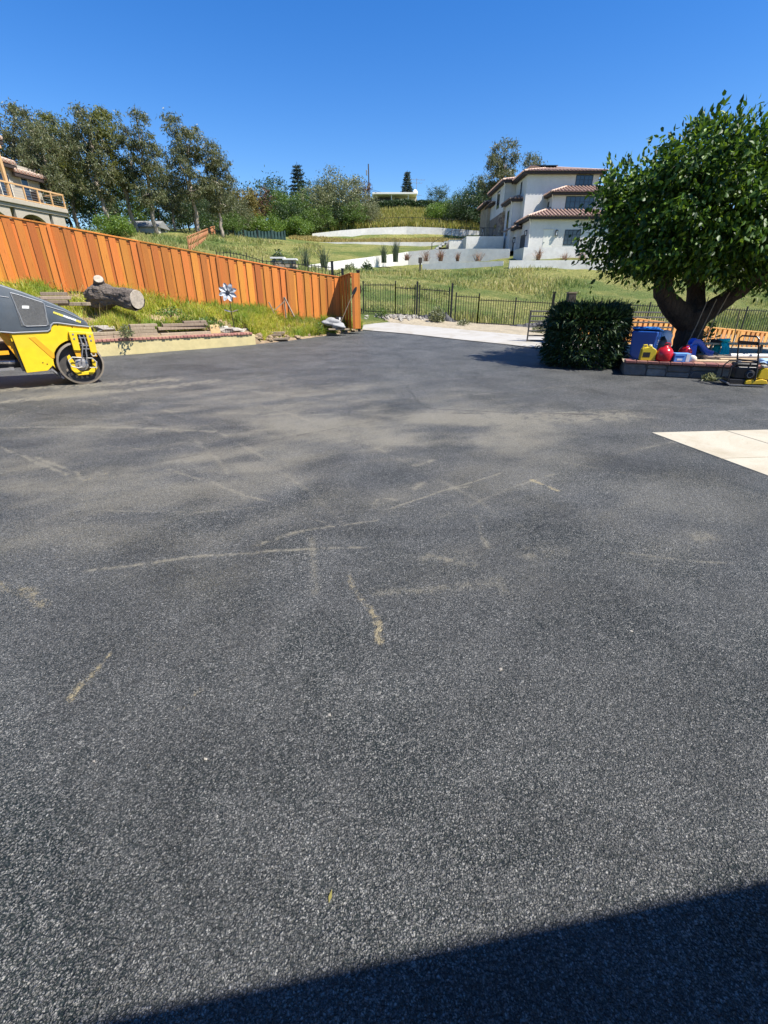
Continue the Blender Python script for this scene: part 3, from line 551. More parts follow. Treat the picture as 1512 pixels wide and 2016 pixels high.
# pale dead stalks
N = 1500; P = bank(rng.uniform(0, 1, N), rng.uniform(.08, 1, N)); o = link('dry_stalks', blades('dry_stalks', P, .5, .012, None, rng, .9), None, M['drygrass'])
tag(o, 'thin pale dry stalks sticking out of the green bank grass', 'grass', kind='stuff')

# yellow retaining wall with brick cap
wa, wb = Vector((-13.6, 9.33, 0)), Vector((-4.32, 16.35, 0)); wu = (wb - wa).normalized(); wnm = Vector((wu.y, -wu.x, 0)); WL = (wb - wa).length
wall = thing('retaining_wall', 'low yellow rendered retaining wall with pink brick cap below the bank', 'wall', wa)
MB().obox(wa, wu, wnm, (0, WL), (-.1, .40), (-.22, 0)).build('wall_body', M['yellowwall'], wall, bevel=.008)
bk = MB().box((0, 0, 0), (.095, .30, .062)).mesh('brick', bevel=.008, seg=1); bk.materials.append(M['brickred'])
nb = int(WL / .105)
rr = random.Random(3)
for i in range(nb):
    p = wa + wu * (.05 + i * .105) + wnm * (-.11 + .015 * rr.uniform(-1, 1)); o = link('brick', bk, wall)
    o.location = (p.x - wa.x, p.y - wa.y, .432 + rr.uniform(-.004, .004)); o.rotation_euler = (0, 0, math.atan2(wu.y, wu.x) + rr.uniform(-.03, .03))

# ------------------------------------------------------------------ board fences
BOARD = {}
def board_mesh(mtl):
    if mtl.name not in BOARD:
        m = MB().box((0, 0, .5), (1, 1, 1)).mesh('board'); m.materials.append(mtl); BOARD[mtl.name] = m
    return BOARD[mtl.name]
def put_board(name, parent, p, sx, sy, sz, rz, mtl, rx=0.0):
    o = link(name, board_mesh(mtl), parent); q = Vector(p) - ORG[parent]
    o.location = q; o.scale = (sx, sy, sz); o.rotation_euler = (rx, 0, rz); return o
def board_fence(root, pts, mtl, spacing, wf, wbk, side, rr, post_every=8, capw=.14, postmat=None, fo=.042):
    """pts: list of (x,y,ztop,zbot) at posts; front boards on side*normal"""
    postmat = postmat or mtl
    for (x0, y0, t0, b0), (x1, y1, t1, b1) in zip(pts[:-1], pts[1:]):
        A, B = Vector((x0, y0, 0)), Vector((x1, y1, 0)); L = (B - A).length; u = (B - A) / L; nrm = Vector((u.y, -u.x, 0)) * side; rz = math.atan2(u.y, u.x)
        n = max(1, int(round(L / spacing)))
        for i in range(n):
            for k, (off, w, dd) in enumerate(((.5, wf, fo), (0.02, wbk, .006))):
                f = (i + off) / n; p = A + u * (L * f) + nrm * dd; zt = t0 + (t1 - t0) * f - .05; zb = b0 + (b1 - b0) * f + rr.uniform(-.02, .02)
                put_board('board', root, (p.x, p.y, zb), w * rr.uniform(.96, 1.03), .019, zt - zb, rz + rr.uniform(-.012, .012), mtl)
        p = A + nrm * .05; put_board('post', root, (p.x, p.y, b0 - .2), .095, .10, t0 - b0 + .2 - .045, rz, postmat)
        m = MB(); m.beam(Vector((x0, y0, t0 - .02)), Vector((x1, y1, t1 - .02)), capw, .04); m.build('cap_rail', mtl, root, bevel=.004, seg=1)
        m = MB(); m.beam(Vector((x0, y0, t0 - .11)) + nrm * .062 * 0 - nrm * .0, Vector((x1, y1, t1 - .11)), .05, .10); m.build('top_rail', mtl, root)
rr = random.Random(11)
fs = Vector((2.26, .92, 0)); FP = []
for k, t in ((-2, 4.32), (-1, 3.96), (0, 3.6), (1, 3.23), (2, 2.87), (3, 2.5), (3.86, 2.24)):
    p = Vector((-10.45, 16.7, 0)) + fs * k; FP.append((p.x, p.y, t, t - 1.86))
fence = thing('board_fence', 'long stained redwood board fence climbing left above the grassy bank', 'fence', (FP[-1][0], FP[-1][1], .4))
board_fence(fence, FP, M['redwood'], .305, .20, .17, 1, rr)
# concrete footing seen under the low end
e0, e1 = Vector(FP[-2][:2] + (0,)), Vector(FP[-1][:2] + (0,))
m = MB(); u_ = (e1 - e0).normalized(); n_ = Vector((u_.y, -u_.x, 0)); m.obox(e0, u_, n_, (-.3, (e1 - e0).length), (.2, .56), (.0, .10)); m.build('footing', M['concrete_wall'], fence)
rp0 = Vector((FP[-1][0], FP[-1][1], 0)); rp1 = Vector((-1.22, 19.25, 0))
ret = thing('fence_return', 'short stained redwood fence return in shade beside the black gate post', 'fence', (rp1.x, rp1.y, .4))
board_fence(ret, [(rp0.x, rp0.y, 2.24, .38), (rp1.x, rp1.y, 2.34, .42)], M['redwood'], .26, .17, .16, 1, rr)
uu = Vector((1, .12, 0)).normalized()
for i, w in enumerate((.09, .15, .06)):
    p = rp1 + uu * (.05 + (0, .125, .235)[i]) + Vector((0, -.03 - (.03 if i == 0 else 0), 0)); put_board('board', ret, (p.x, p.y, .40), w, .03, 1.93, .12, M['redwood'])
gp_ = thing('gate_post', 'black square steel gate post at the end of the redwood fence', 'gate post', (-.98, 19.45, .3))
MB().box((-.98, 19.45, 1.33), (.11, .11, 2.1)).build('post', M['blackiron'], gp_, bevel=.006)
MB().box((-.98, 19.45, 2.41), (.15, .15, .05)).build('cap', M['blackiron'], gp_, bevel=.01)
MB().box((-.90, 19.30, 1.78), (.07, .09, .26)).build('latch_box', M['blackiron'], gp_, bevel=.008)
MB().box((-1.03, 19.36, .62), (.10, .10, .34)).build('bracket', M['blackiron'], gp_, bevel=.006)
MB().box((-.87, 19.42, 1.05), (.05, .05, .14)).build('hinge', M['blackiron'], gp_, bevel=.006)

# shovel leaning in the corner and sack of cement
sh = thing('shovel', 'shovel with dark blade up leaning on the fence return', 'shovel', (-1.72, 19.0, .45))
MB().tube([(-1.70, 18.95, .55), (-1.18, 19.08, 1.62)], .014, 8).build('handle', M['greywood'], sh)
MB().prism([(-.09, 0), (.09, 0), (.10, .16), (.05, .27), (0, .30), (-.05, .27), (-.10, .16)], (-1.17, 19.1, 1.60), (.75, .2, .1), (.2, -1, .2), -.01, .012, Vector((.42, .1, .9)).normalized()).build('blade', M['engine'], sh, bevel=.006)
def blob(name, c, r, mtl, seed, parent=None, amp=.25, sub=3, flat=None, smooth=True):
    bm = bmesh.new(); bmesh.ops.create_icosphere(bm, subdivisions=sub, radius=1); rg = random.Random(seed); ph = [rg.uniform(0, 9) for _ in range(6)]
    for v in bm.verts:
        q = v.co; d = 1 + amp * (math.sin(q.x * 2.7 + ph[0]) * math.sin(q.y * 3.1 + ph[1]) + .6 * math.sin(q.z * 4.3 + ph[2] + q.x * 3) + .35 * math.sin(q.y * 7 + ph[3]) * math.sin(q.x * 6.1 + ph[4]))
        v.co = Vector((q.x * r[0], q.y * r[1], q.z * r[2])) * d
        if flat is not None and v.co.z < -flat: v.co.z = -flat
    me = bpy.data.meshes.new(name); bm.to_mesh(me); bm.free(); me.materials.append(mtl)
    if smooth:
        for p in me.polygons: p.use_smooth = True
    o = link(name, me, parent); o.location = Vector(c) - (ORG[parent] if parent is not None else Vector()); ORG[o] = Vector(c) if parent is None else ORG[parent]
    return o
o = blob('cement_sack', (-2.02, 18.95, .62), (.36, .22, .15), M['graydust'], 4, flat=.12); tag(o, 'slumped grey white cement sack by the foot of the fence return', 'sack')
o = blob('cement_sack', (-1.72, 18.75, .52), (.26, .20, .12), M['graydust'], 9, flat=.10); tag(o, 'smaller grey sack lying in front of the slumped cement sack', 'sack')
bkt = thing('bucket', 'dark bucket standing behind the cement sacks', 'bucket', (-1.75, 19.1, .5))
MB().lathe([(.11, .5), (.14, .82), (.125, .82), (.10, .53)], (-1.75, 19.1, 0), 14).build('pail', M['engine'], bkt, smooth=True)
o = MB().beam((-2.1, 18.55, .42), (-1.35, 18.85, .40), .12, .05).build('plank', M['greywood'], bevel=.005); tag(o, 'grey plank lying on the ground by the gate post', 'plank')

# log on the bank
lc0, lc1 = Vector((-9.1, 15.75, 1.62)), Vector((-7.42, 15.15, 1.47)); lg = thing('log', 'big grey sawn tree log lying on the bank', 'log', (lc0 + lc1) / 2 - Vector((0, 0, .3)))
bm = bmesh.new(); d = (lc1 - lc0).normalized(); a_ = Vector((0, 0, 1)).cross(d).normalized(); b__ = d.cross(a_); nr, ns = 30, 26; rg = random.Random(5); ring = []
for i in range(nr + 1):
    f = i / nr; c = lc0 + (lc1 - lc0) * f; r0 = .28 - .02 * f + .09 * math.exp(-((f - .30) / .16) ** 2) + .03 * math.sin(f * 9); c = c + Vector((0, 0, .05 * math.sin(f * 4.0) - .10 * (1 - f) ** 2)); row = []
    for j in range(ns):
        t = 2 * PI * j / ns; r = r0 * (1 + .08 * math.sin(t * 3 + f * 2) + .05 * math.sin(t * 9 + f * 5 + 2 * math.sin(f * 7)) + rg.uniform(-.045, .045)); row.append(bm.verts.new(c + (a_ * math.cos(t) + b__ * math.sin(t)) * r * (1 if i else .7) - d * (rg.uniform(0, .16) if i == 0 else (.05 * math.sin(t * 5) if i == 1 else 0))))
    ring.append(row)
for i in range(nr):
    for j in range(ns): bm.faces.new((ring[i][j], ring[i][(j + 1) % ns], ring[i + 1][(j + 1) % ns], ring[i + 1][j]))
bm.faces.new(list(reversed(ring[0]))); me = bpy.data.meshes.new('bark_body'); bmesh.ops.recalc_face_normals(bm, faces=bm.faces); 
for v in bm.verts: v.co -= ORG[lg]
bm.to_mesh(me); bm.free(); me.materials.append(M['greybark']); link('bark_body', me, lg)
m = MB(); m.tube([lc1 - d * .01, lc1 + d * .012], [.262, .257], 22); m.build('cut_end', M['cutwood'], lg)
m = MB(); s0 = lc0 + d * .42 + Vector((0, 0, .2)); s1 = s0 + Vector((.16, -.26, .24)); m.tube([s0, s0 + (s1 - s0) * .5, s1], [.20, .16, .135], 14); m.build('branch_stub', M['greybark'], lg)
m = MB(); dd = (s1 - s0).normalized(); m.tube([s1 - dd * .005, s1 + dd * .012], [.128, .125], 14); m.build('stub_cut', M['cutwood'], lg)
m = MB(); s0 = lc0 + d * .25 + Vector((.05, -.2, .02)); s1 = s0 + Vector((.02, -.22, .04)); m.tube([s0, s1], [.15, .09], 12); m.build('knot', M['greybark'], lg, bevel=.01)

# lumber stacked along the wall top
ang = math.atan2(wu.y, wu.x)
def plank(name, label, s, off, z, L, w, h, mtl, yaw=0.0, group=None, tilt=0.0):
    """s along wall measured back from its right end"""
    c = wb - wu * s - wnm * off; u = Vector((math.cos(ang + yaw), math.sin(ang + yaw), tilt)).normalized(); n = Vector((-math.sin(ang + yaw), math.cos(ang + yaw), 0))
    o = MB().obox(c + Vector((0, 0, z)), u, n, (-L / 2, L / 2), (0, h), (-w / 2, w / 2)).build(name, mtl, bevel=.006, seg=1)
    return tag(o, label, 'lumber', group)
rg = random.Random(8)
G = 'old timbers stacked on the yellow wall'
LUM = [(3.30, .42, .52, .72, .30, .085, 0), (3.30, .42, .61, .70, .28, .08, .02), (3.32, .43, .695, .66, .28, .08, -.02), (3.28, .44, .78, .74, .26, .07, .02),
       (2.1, .42, .50, 1.5, .28, .075, 0), (2.15, .52, .66, 1.45, .22, .085, .01), (2.05, .50, .75, 1.35, .22, .08, -.02), (1.75, .5, .835, .7, .2, .06, .02),
       (4.35, .40, .50, 1.0, .26, .08, .0), (4.4, .44, .59, .95, .24, .08, .04), (5.15, .42, .50, .8, .22, .09, -.03), (5.2, .45, .60, .6, .2, .08, .05)]
NM = ['bottom timber of the squared middle pile on the yellow wall', 'second timber of the squared middle pile on the yellow wall', 'third timber of the squared middle pile on the yellow wall', 'top timber of the squared middle pile on the yellow wall',
      'lowest long timber right of the squared pile on the wall', 'long timber propped above the dark gap on the wall', 'upper long timber above the dark gap on the wall', 'short top board above the long timbers on the wall',
      'low timber left of the squared pile on the wall', 'upper timber left of the squared pile on the wall', 'low timber nearest the roller nose on the wall', 'upper timber nearest the roller nose on the wall']
for (s, off, z, L, w, h, yw), nm in zip(LUM, NM): plank('timber', nm, s, off, z - .04, L, w, h, M['greywood'], yw, G)
o = MB().obox(wb - wu * 1.18 - wnm * .33 + Vector((0, 0, .46)), wu, -wnm, (-.16, .16), (0, .26), (0, .2)).build('tan_block', M['osb'], bevel=.015); tag(o, 'tan square building block on the wall beside the timbers', 'block')
m = thing('wire_rack', 'small dark wire rack standing on the brick cap', 'rack', wb - wu * .78 - wnm * .2 + Vector((0, 0, .46)))
p0 = ORG[m]
for i in range(4): MB().tube([p0 + wu * (i * .08 - .12), p0 + wu * (i * .08 - .12) + Vector((0, 0, .12))], .008, 6).build('leg', M['blackiron'], m)
MB().beam(p0 + wu * -.14 + Vector((0, 0, .125)), p0 + wu * .14 + Vector((0, 0, .125)), .02, .015).build('bar', M['blackiron'], m)
RK = [(.55, .50, .52, .34, 'wide pale rock behind the small wire rack on the wall'), (.18, .45, .50, .19, 'round white rock at the right end of the yellow wall'), (.95, .62, .55, .30, 'pale flat rock between tan block and white rock'), (5.3, .9, .72, .5, 'long pale rock slab behind the roller nose'), (6.4, 1.0, .85, .55, 'big pale rock slab partly hidden by the roller hood'), (4.3, .95, .68, .4, 'low pale rock below the log')]
for i, (s, off, z, r, lb) in enumerate(RK):
    p = wb - wu * s - wnm * off; o = blob('rock', (p.x, p.y, z), (r * 1.15, r * .5, r * .30), M['rock'], 30 + i, amp=.3, flat=r * .2, sub=2, smooth=False); o.rotation_euler = (0, 0, ang); tag(o, lb, 'rock', 'rocks along the bank wall')
# timbers higher up the bank behind the roller
for i, (x, y, z, L, yaw, lb) in enumerate([(-9.75, 13.95, 1.50, .7, .25, 'grey timber end low in the grass above the roller'), (-9.25, 14.2, 1.62, .62, .1, 'grey timber on top of the pile in the grass above the roller'), (-9.2, 14.15, 1.52, .7, .12, 'grey timber in the middle of the pile above the roller'), (-8.85, 14.35, 1.36, .8, -.12, 'long pale timber end right of the pile above the roller'), (-9.3, 14.1, 1.42, .8, .05, 'bottom grey timber of the pile in the grass above the roller')]):
    o = MB().box((x, y, z), (L, .22, .09), ang - .4 + yaw).build('timber', M['greywood'], bevel=.008, seg=1); tag(o, lb, 'lumber', 'timbers in the grass above the roller')
for i, (x, y, L, yaw, lb) in enumerate([(-3.95, 17.6, .75, .1, 'upper weathered board in the grass right of the metal flower'), (-4.0, 17.35, .7, -.05, 'middle weathered board in the grass right of the metal flower'), (-3.65, 17.15, .6, .25, 'lower weathered board in the grass right of the metal flower')]):
    o = MB().box((x, y, bank_at(x, y) + .06), (L, .2, .06), yaw + .1).build('timber', M['greywood'], bevel=.006, seg=1); tag(o, lb, 'lumber', 'boards in the grass by the flower')
# metal flower
fl = thing('metal_flower', 'silver metal flower ornament on a thin stem in the bank grass', 'ornament', (-5.05, 16.5, .5))
fcn = Vector((-5.08, 16.5, 1.66)); MB().tube([(-5.02, 16.52, .5), (-5.05, 16.5, 1.1), fcn + Vector((0, .05, 0))], .013, 6).build('stem', M['engine'], fl)
fu, fw_ = Vector((.95, .2, 0)).normalized(), Vector((-.05, .25, .96)).normalized(); fnn = fu.cross(fw_).normalized()
MB().tube([fcn - fnn * .03, fcn + fnn * .05], .065, 12).build('flower_centre', M['engine'], fl, bevel=.01)
for k in range(8):
    t = 2 * PI * k / 8 + .3; dr = fu * math.cos(t) + fw_ * math.sin(t); sd_ = fnn.cross(dr); m = MB()
    pts = [(.05, .02, 0), (.12, .06, .02), (.19, .072, .05), (.26, .045, .045), (.30, 0, .03)]
    vs = []
    for a, b, h in pts: vs += [fcn + dr * a + sd_ * b + fnn * (h + .02), fcn + dr * a + fnn * (h - .02), fcn + dr * a - sd_ * b + fnn * (h + .02)]
    fcs = []
    for i in range(4): fcs += [(3 * i, 3 * i + 1, 3 * i + 4, 3 * i + 3), (3 * i + 1, 3 * i + 2, 3 * i + 5, 3 * i + 4)]
    vs2 = [Vector(q) - fnn * .004 for q in vs]; nq = len(vs); m.add(vs + vs2, fcs + [tuple(reversed([i + nq for i in q])) for q in fcs]); m.build('petal', M['silver'], fl)
for s in (-1, 1):
    m = MB(); q0 = Vector((-5.04, 16.5, 1.08)); m.prism([(0, 0), (.08, .05), (.2, .04), (.25, 0), (.2, -.04), (.08, -.05)], q0, Vector((s * .93, -.1, .28)).normalized(), Vector((0, -.3, .95)).normalized(), -.004, .004, Vector((0, .95, .3))); m.build('leaf', M['castmetal'], fl)
# sawhorse-like wood frame by the fence
sw = thing('broken_frame', 'old broken wooden frame leaning in front of the redwood fence', 'frame', (-3.95, 18.9, .95))
for p0, p1 in (((-4.30, 18.75, 1.35), (-4.12, 18.75, .95)), ((-4.1, 18.75, 1.08), (-3.72, 18.85, 1.38)), ((-3.72, 18.85, 1.52), (-3.38, 18.7, .85)), ((-3.75, 18.9, 1.50), (-3.74, 18.95, .8))):
    MB().beam(p0, p1, .05, .035).build('bar', M['greywood'], sw)
# rocks and clods along the asphalt edge
rg = random.Random(21)
for i in range(12):
    u0 = .52 + i * .038; p = bankpt(u0, rg.uniform(.03, .14)); r = rg.uniform(.07, .17)
    o = blob('clod', (p.x, p.y, p.z + r * .2), (r * 1.2, r, r * .75), M['soil'], 60 + i, amp=.3, sub=2, smooth=False); tag(o, 'brown earth clod along the dug edge of the asphalt', 'clod', 'earth clods along the asphalt edge')
# low leafy weeds
def weed(name, lb, x, y, z, r, h, mtl, n, seed, group, ls=.06, up=.5):
    rg = np.random.default_rng(seed); a = rg.uniform(0, 2 * PI, n); q = np.sqrt(rg.uniform(0, 1, n)) * r; hz = rg.uniform(0, 1, n) * h * np.clip(1 - (q / r) ** 2 * .7, .1, 1)
    C = np.stack([x + np.cos(a) * q, y + np.sin(a) * q, z + hz], -1)
    D = rg.normal(0, 1, (n, 3)); D[:, 2] = D[:, 2] * .6 + up; D /= np.linalg.norm(D, axis=1)[:, None]
    me = leaves_mesh(C, D, ls, ls * .45, rg); t = thing(name, lb, 'plant', (x, y, z), group=group)
    for v in me.vertices: v.co -= Vector((x, y, z))
    o = link('foliage', me, t, mtl); m = MB()
    for i in range(4): m.tube([(x, y, z - .05), (x + rg.uniform(-.5, .5) * r, y + rg.uniform(-.5, .5) * r, z + h * .7)], [.012, .004], 5)
    m.build('stem', M['bark'], t); return t
def leaves_mesh(C, D, L, Wd, rg, curl=.15, shape='kite'):
    """leaf blades centred at base C pointing along D"""
    n = len(C); L = L * rg.uniform(.65, 1.3, n); Wd = Wd * rg.uniform(.7, 1.25, n)
    Rv = rg.normal(0, 1, (n, 3)); S = np.cross(D, Rv); S /= np.linalg.norm(S, axis=1)[:, None] + 1e-9; Nn = np.cross(S, D)
    mid = C + D * (L * .42)[:, None]; tip = C + D * L[:, None] + Nn * (-L * curl)[:, None]
    if shape == 'kite':
        V = np.stack([C, mid + S * (Wd / 2)[:, None] , tip, mid - S * (Wd / 2)[:, None]], 1).reshape(-1, 3)
        F = (np.arange(n) * 4)[:, None] + np.array([[0, 1, 2, 3]])
        return mesh_np('leaves', V, F)
    h = (Wd / 2)[:, None]; up = Nn * (Wd * .16)[:, None]
    a1 = C + D * (L * .12)[:, None]; a2 = C + D * (L * .5)[:, None] - Nn * (L * curl * .2)[:, None]
    V = np.stack([C, a1 + S * h * .75 + up, a2 + S * h + up, tip, a2 - S * h + up, a1 - S * h * .75 + up, a2], 1).reshape(-1, 3)
    b = (np.arange(n) * 7)[:, None]
    F = np.concatenate([b + np.array([[0, 1, 2, 6]]), b + np.array([[6, 2, 3, 3]])[:, :4], b + np.array([[0, 6, 4, 5]])], 0)
    F = np.concatenate([b + np.array([[0, 1, 2, 6]]), b + np.array([[0, 6, 4, 5]])], 0); F3 = np.concatenate([b + np.array([[6, 2, 3]]), b + np.array([[6, 3, 4]])], 0)
    # as triangles
    tri = np.concatenate([F[:, [0, 1, 2]], F[:, [0, 2, 3]], F3], 0)
    return mesh_np('leaves', V, tri)
weed('leafy_weed', 'dark green leafy weed left of the metal flower on the bank', -5.75, 16.2, .62, .45, .32, M['midgreen'], 500, 1, 'weeds on the bank', .09)
weed('leafy_weed', 'green leafy weed behind the tan block on the bank', -6.4, 16.1, .72, .4, .26, M['midgreen'], 380, 2, 'weeds on the bank', .08)
weed('leafy_weed', 'dark upright weed at the asphalt edge near the gate', -2.45, 18.65, .25, .16, .42, M['midgreen'], 150, 3, 'weeds on the bank', .08)
weed('leafy_weed', 'green weed at the right of the log', -6.7, 15.6, 1.0, .4, .3, M['bright'], 320, 4, 'weeds on the bank', .08)
weed('leafy_weed', 'small pale weed growing over the timbers near the roller', -7.35, 13.95, .5, .2, .35, M['olive'], 160, 5, 'weeds on the bank', .09)

# ------------------------------------------------------------------ building behind the camera (its eave shades the foreground)
EH = 3.0; ed = Vector((1.94, .31, 0)).normalized(); en = Vector((-ed.y, ed.x, 0)); off = SUN_H * (EH / math.tan(SUN_EL))
ep = Vector((0, .59, 0)) + Vector((off.x, off.y, 0))
hb = thing('home_building', 'stucco house behind the viewer whose eave shades the near asphalt', 'house', ep - en * 1.1)
MB().obox(ep, ed, en, (-11, 12), (0, EH - .22), (-7, -1.0)).build('wall', M['beige'], hb)
m = MB(); m.obox(ep, ed, en, (-11.5, 12.5), (EH - .2, EH - .0), (-.9, 0.0)); m.build('fascia', M['cream'], hb)
m = MB(); m.prism([(0, EH), (-4, EH + 1.5), (-8, EH), (-8, EH - .1), (0, EH - .1)], ep, en, ed, -11.4, 12.4); m.build('roof', M['tile'], hb)
for a in (-6, 3):
    d_ = MB().obox(ep, ed, en, (a, a + 4.4), (0, 2.1), (-1.0, -.97)).build('garage_door', M['doorwhite'], hb)
    MB().obox(ep, ed, en, (a + 2, a + 2.3), (.9, .96), (-.97, -.93)).build('handle', M['engine'], d_)

# ------------------------------------------------------------------ iron fences
PK = {}
def iron_fence(root, pts, picket=.118, spear=True, rail=.035, post=.055, drop=.06, seedsteps=None, pr=.0105):
    """pts (x,y,ztop,zbot) at posts; pickets are parts"""
    for i, ((x0, y0, t0, b0), (x1, y1, t1, b1)) in enumerate(zip(pts[:-1], pts[1:])):
        A, B = Vector((x0, y0, 0)), Vector((x1, y1, 0)); L = (B - A).length; n = max(1, int(round(L / picket)))
        for k in range(1, n):
            f = k / n; p = A + (B - A) * f; zt = t0 + (t1 - t0) * f; zb = b0 + (b1 - b0) * f; key = 'p'
            if key not in PK:
                m = MB(); m.obox((0, 0, 0), (1, 0, 0), (0, 1, 0), (-1, 1), (0, .97), (-1, 1)); m.add([(-1, -1, .97), (1, -1, .97), (1, 1, .97), (-1, 1, .97), (0, 0, 1)], [(0, 1, 4), (1, 2, 4), (2, 3, 4), (3, 0, 4)]); PK[key] = m.mesh('picket'); PK[key].materials.append(M['blackiron'])
            o = link('picket', PK[key], root); o.location = Vector((p.x, p.y, zb)) - ORG[root]; o.scale = (pr, pr, zt - zb)
        m = MB(); m.beam((x0, y0, t0 - .10), (x1, y1, t1 - .10), .02, rail); m.build('top_rail', M['blackiron'], root)
        m = MB(); m.beam((x0, y0, b0 + .08), (x1, y1, b1 + .08), .02, rail); m.build('bottom_rail', M['blackiron'], root)
    for x, y, t, b in pts:
        MB().box((x, y, (t + b) / 2 + .03), (post, post, t - b + .1)).build('post', M['blackiron'], root)
IF = [[(-1.0, 24.5, 2.12, .80), (.55, 24.5, 2.12, .74)], [(.55, 24.5, 2.0, .68), (1.50, 24.5, 1.96, .60)], [(3.50, 24.5, 1.62, .36), (4.62, 24.5, 1.58, .28)], [(4.62, 24.5, 1.46, .26), (6.42, 24.5, 1.40, .16), (8.2, 24.5, 1.32, -.04)], [(8.2, 24.5, 1.30, -.06), (10.6, 24.5, 1.25, -.15), (13.0, 24.5, 1.2, -.22), (15.4, 24.5, 1.1, -.3), (17.8, 24.5, 1.0, -.38), (20.2, 24.5, .92, -.45), (22.6, 24.5, .84, -.5)]]
LB = ['tall first run of black iron picket fence right of the gate post', 'short black iron fence run left of the paired posts', 'short stepped black iron fence run right of the iron gate', 'black iron picket fence run ending behind the tube gate', 'far black iron picket fence running behind bush and mulberry tree']
for P_, lb in zip(IF, LB):
    r_ = thing('iron_fence', lb, 'fence', (P_[0][0], 24.5, P_[0][3]), group='black iron picket fence at the foot of the hill'); iron_fence(r_, P_)
ig = thing('iron_gate', 'black iron picket gate between two pairs of tall posts', 'gate', (2.5, 24.5, .5))
iron_fence(ig, [(1.72, 24.5, 1.94, .60), (3.16, 24.5, 1.84, .42)])
for x, z in ((1.60, 1.98), (3.28, 1.9)):
    MB().box((x, 24.45, z / 2 + .32), (.085, .085, z - .25)).build('gate_jamb', M['blackiron'], ig, bevel=.004, seg=1)
# silt fabric slumped along the fence
def drape(name, lb, pts, mtl, seed, wd=.22):
    rg = random.Random(seed); m = MB(); vs = []; n = 40
    P = np.array(pts, float); d = np.linspace(0, 1, len(P)); s = np.linspace(0, 1, n)
    for i in range(n):
        x, y, zb, zt = [float(np.interp(s[i], d, P[:, k])) for k in range(4)]
        for j, (dy, f) in enumerate(((.18, 0), (.05, .7), (-.02, 1), (-.12, .62), (-.24, 0))):
            vs.append((x + rg.uniform(-.02, .02), y + dy + rg.uniform(-.02, .02), zb + (zt - zb) * f * rg.uniform(.85, 1.1)))
    fs_ = [(i * 5 + j, i * 5 + j + 1, (i + 1) * 5 + j + 1, (i + 1) * 5 + j) for i in range(n - 1) for j in range(4)]
    m.add(vs, fs_); o = m.build(name, mtl); tag(o, lb, 'fabric'); return o
drape('silt_fabric', 'slumped black silt fabric at the foot of the iron gate', [(1.5, 24.3, .5, .62), (2.2, 24.3, .5, .74), (3.0, 24.3, .38, .84), (3.4, 24.25, .30, .5), (3.6, 24.2, .28, .34)], M['blackfabric'], 2)
drape('silt_fabric', 'black silt fabric bunched low on the fence near the tube gate', [(5.8, 24.2, .12, .2), (7.2, 24.25, .05, .35), (8.2, 24.2, -.05, .55), (9.4, 24.2, -.1, .4), (10.4, 24.2, -.1, .2)], M['blackfabric'], 3)
# rubble by the drive
rg = random.Random(77); rkm = []
for k in range(5):
    bm = bmesh.new(); bmesh.ops.create_icosphere(bm, subdivisions=1, radius=1)
    for v in bm.verts: v.co *= rg.uniform(.7, 1.2)
    me = bpy.data.meshes.new('stone'); bm.to_mesh(me); bm.free(); me.materials.append(M['rock']); rkm.append(me)
rub = thing('rubble_pile', 'spill of pale grey broken stones between drive and iron fence', 'rubble', (.6, 23.9, .6))
for i in range(150):
    x = rg.gauss(.75, .65); y = 24.3 - abs(rg.gauss(0, .45)) - .25 * abs(x - .4) * 0; z = float(np.interp(y, [22.6, 24.9], [.42, .72])) - .06 * max(0, x - .5) + rg.uniform(.0, .06); s = rg.uniform(.05, .11)
    o = link('stone', rkm[i % 5], rub); o.location = Vector((x, y, z)) - ORG[rub]; o.scale = (s * rg.uniform(.8, 1.6), s, s * rg.uniform(.6, 1)); o.rotation_euler = (rg.uniform(0, 6), rg.uniform(0, 6), rg.uniform(0, 6))
weed('verge_weed', 'bushy grey green weed by the drive in front of the iron gate', 2.45, 23.1, .45, .38, .65, M['olive'], 520, 11, 'weeds on the verge', .13, .8)
weed('verge_weed', 'low green weed at the foot of the iron fence by the rubble', -.1, 24.0, .62, .3, .4, M['midgreen'], 220, 12, 'weeds on the verge', .1, .8)
weed('verge_weed', 'grey green weed on the verge left of the tube gate', 6.6, 20.9, .1, .35, .35, M['olive'], 240, 13, 'weeds on the verge', .1, .8)
weed('verge_weed', 'small green weed on the verge right of the iron gate', 3.6, 22.4, .35, .28, .3, M['olive'], 160, 14, 'weeds on the verge', .1, .8)
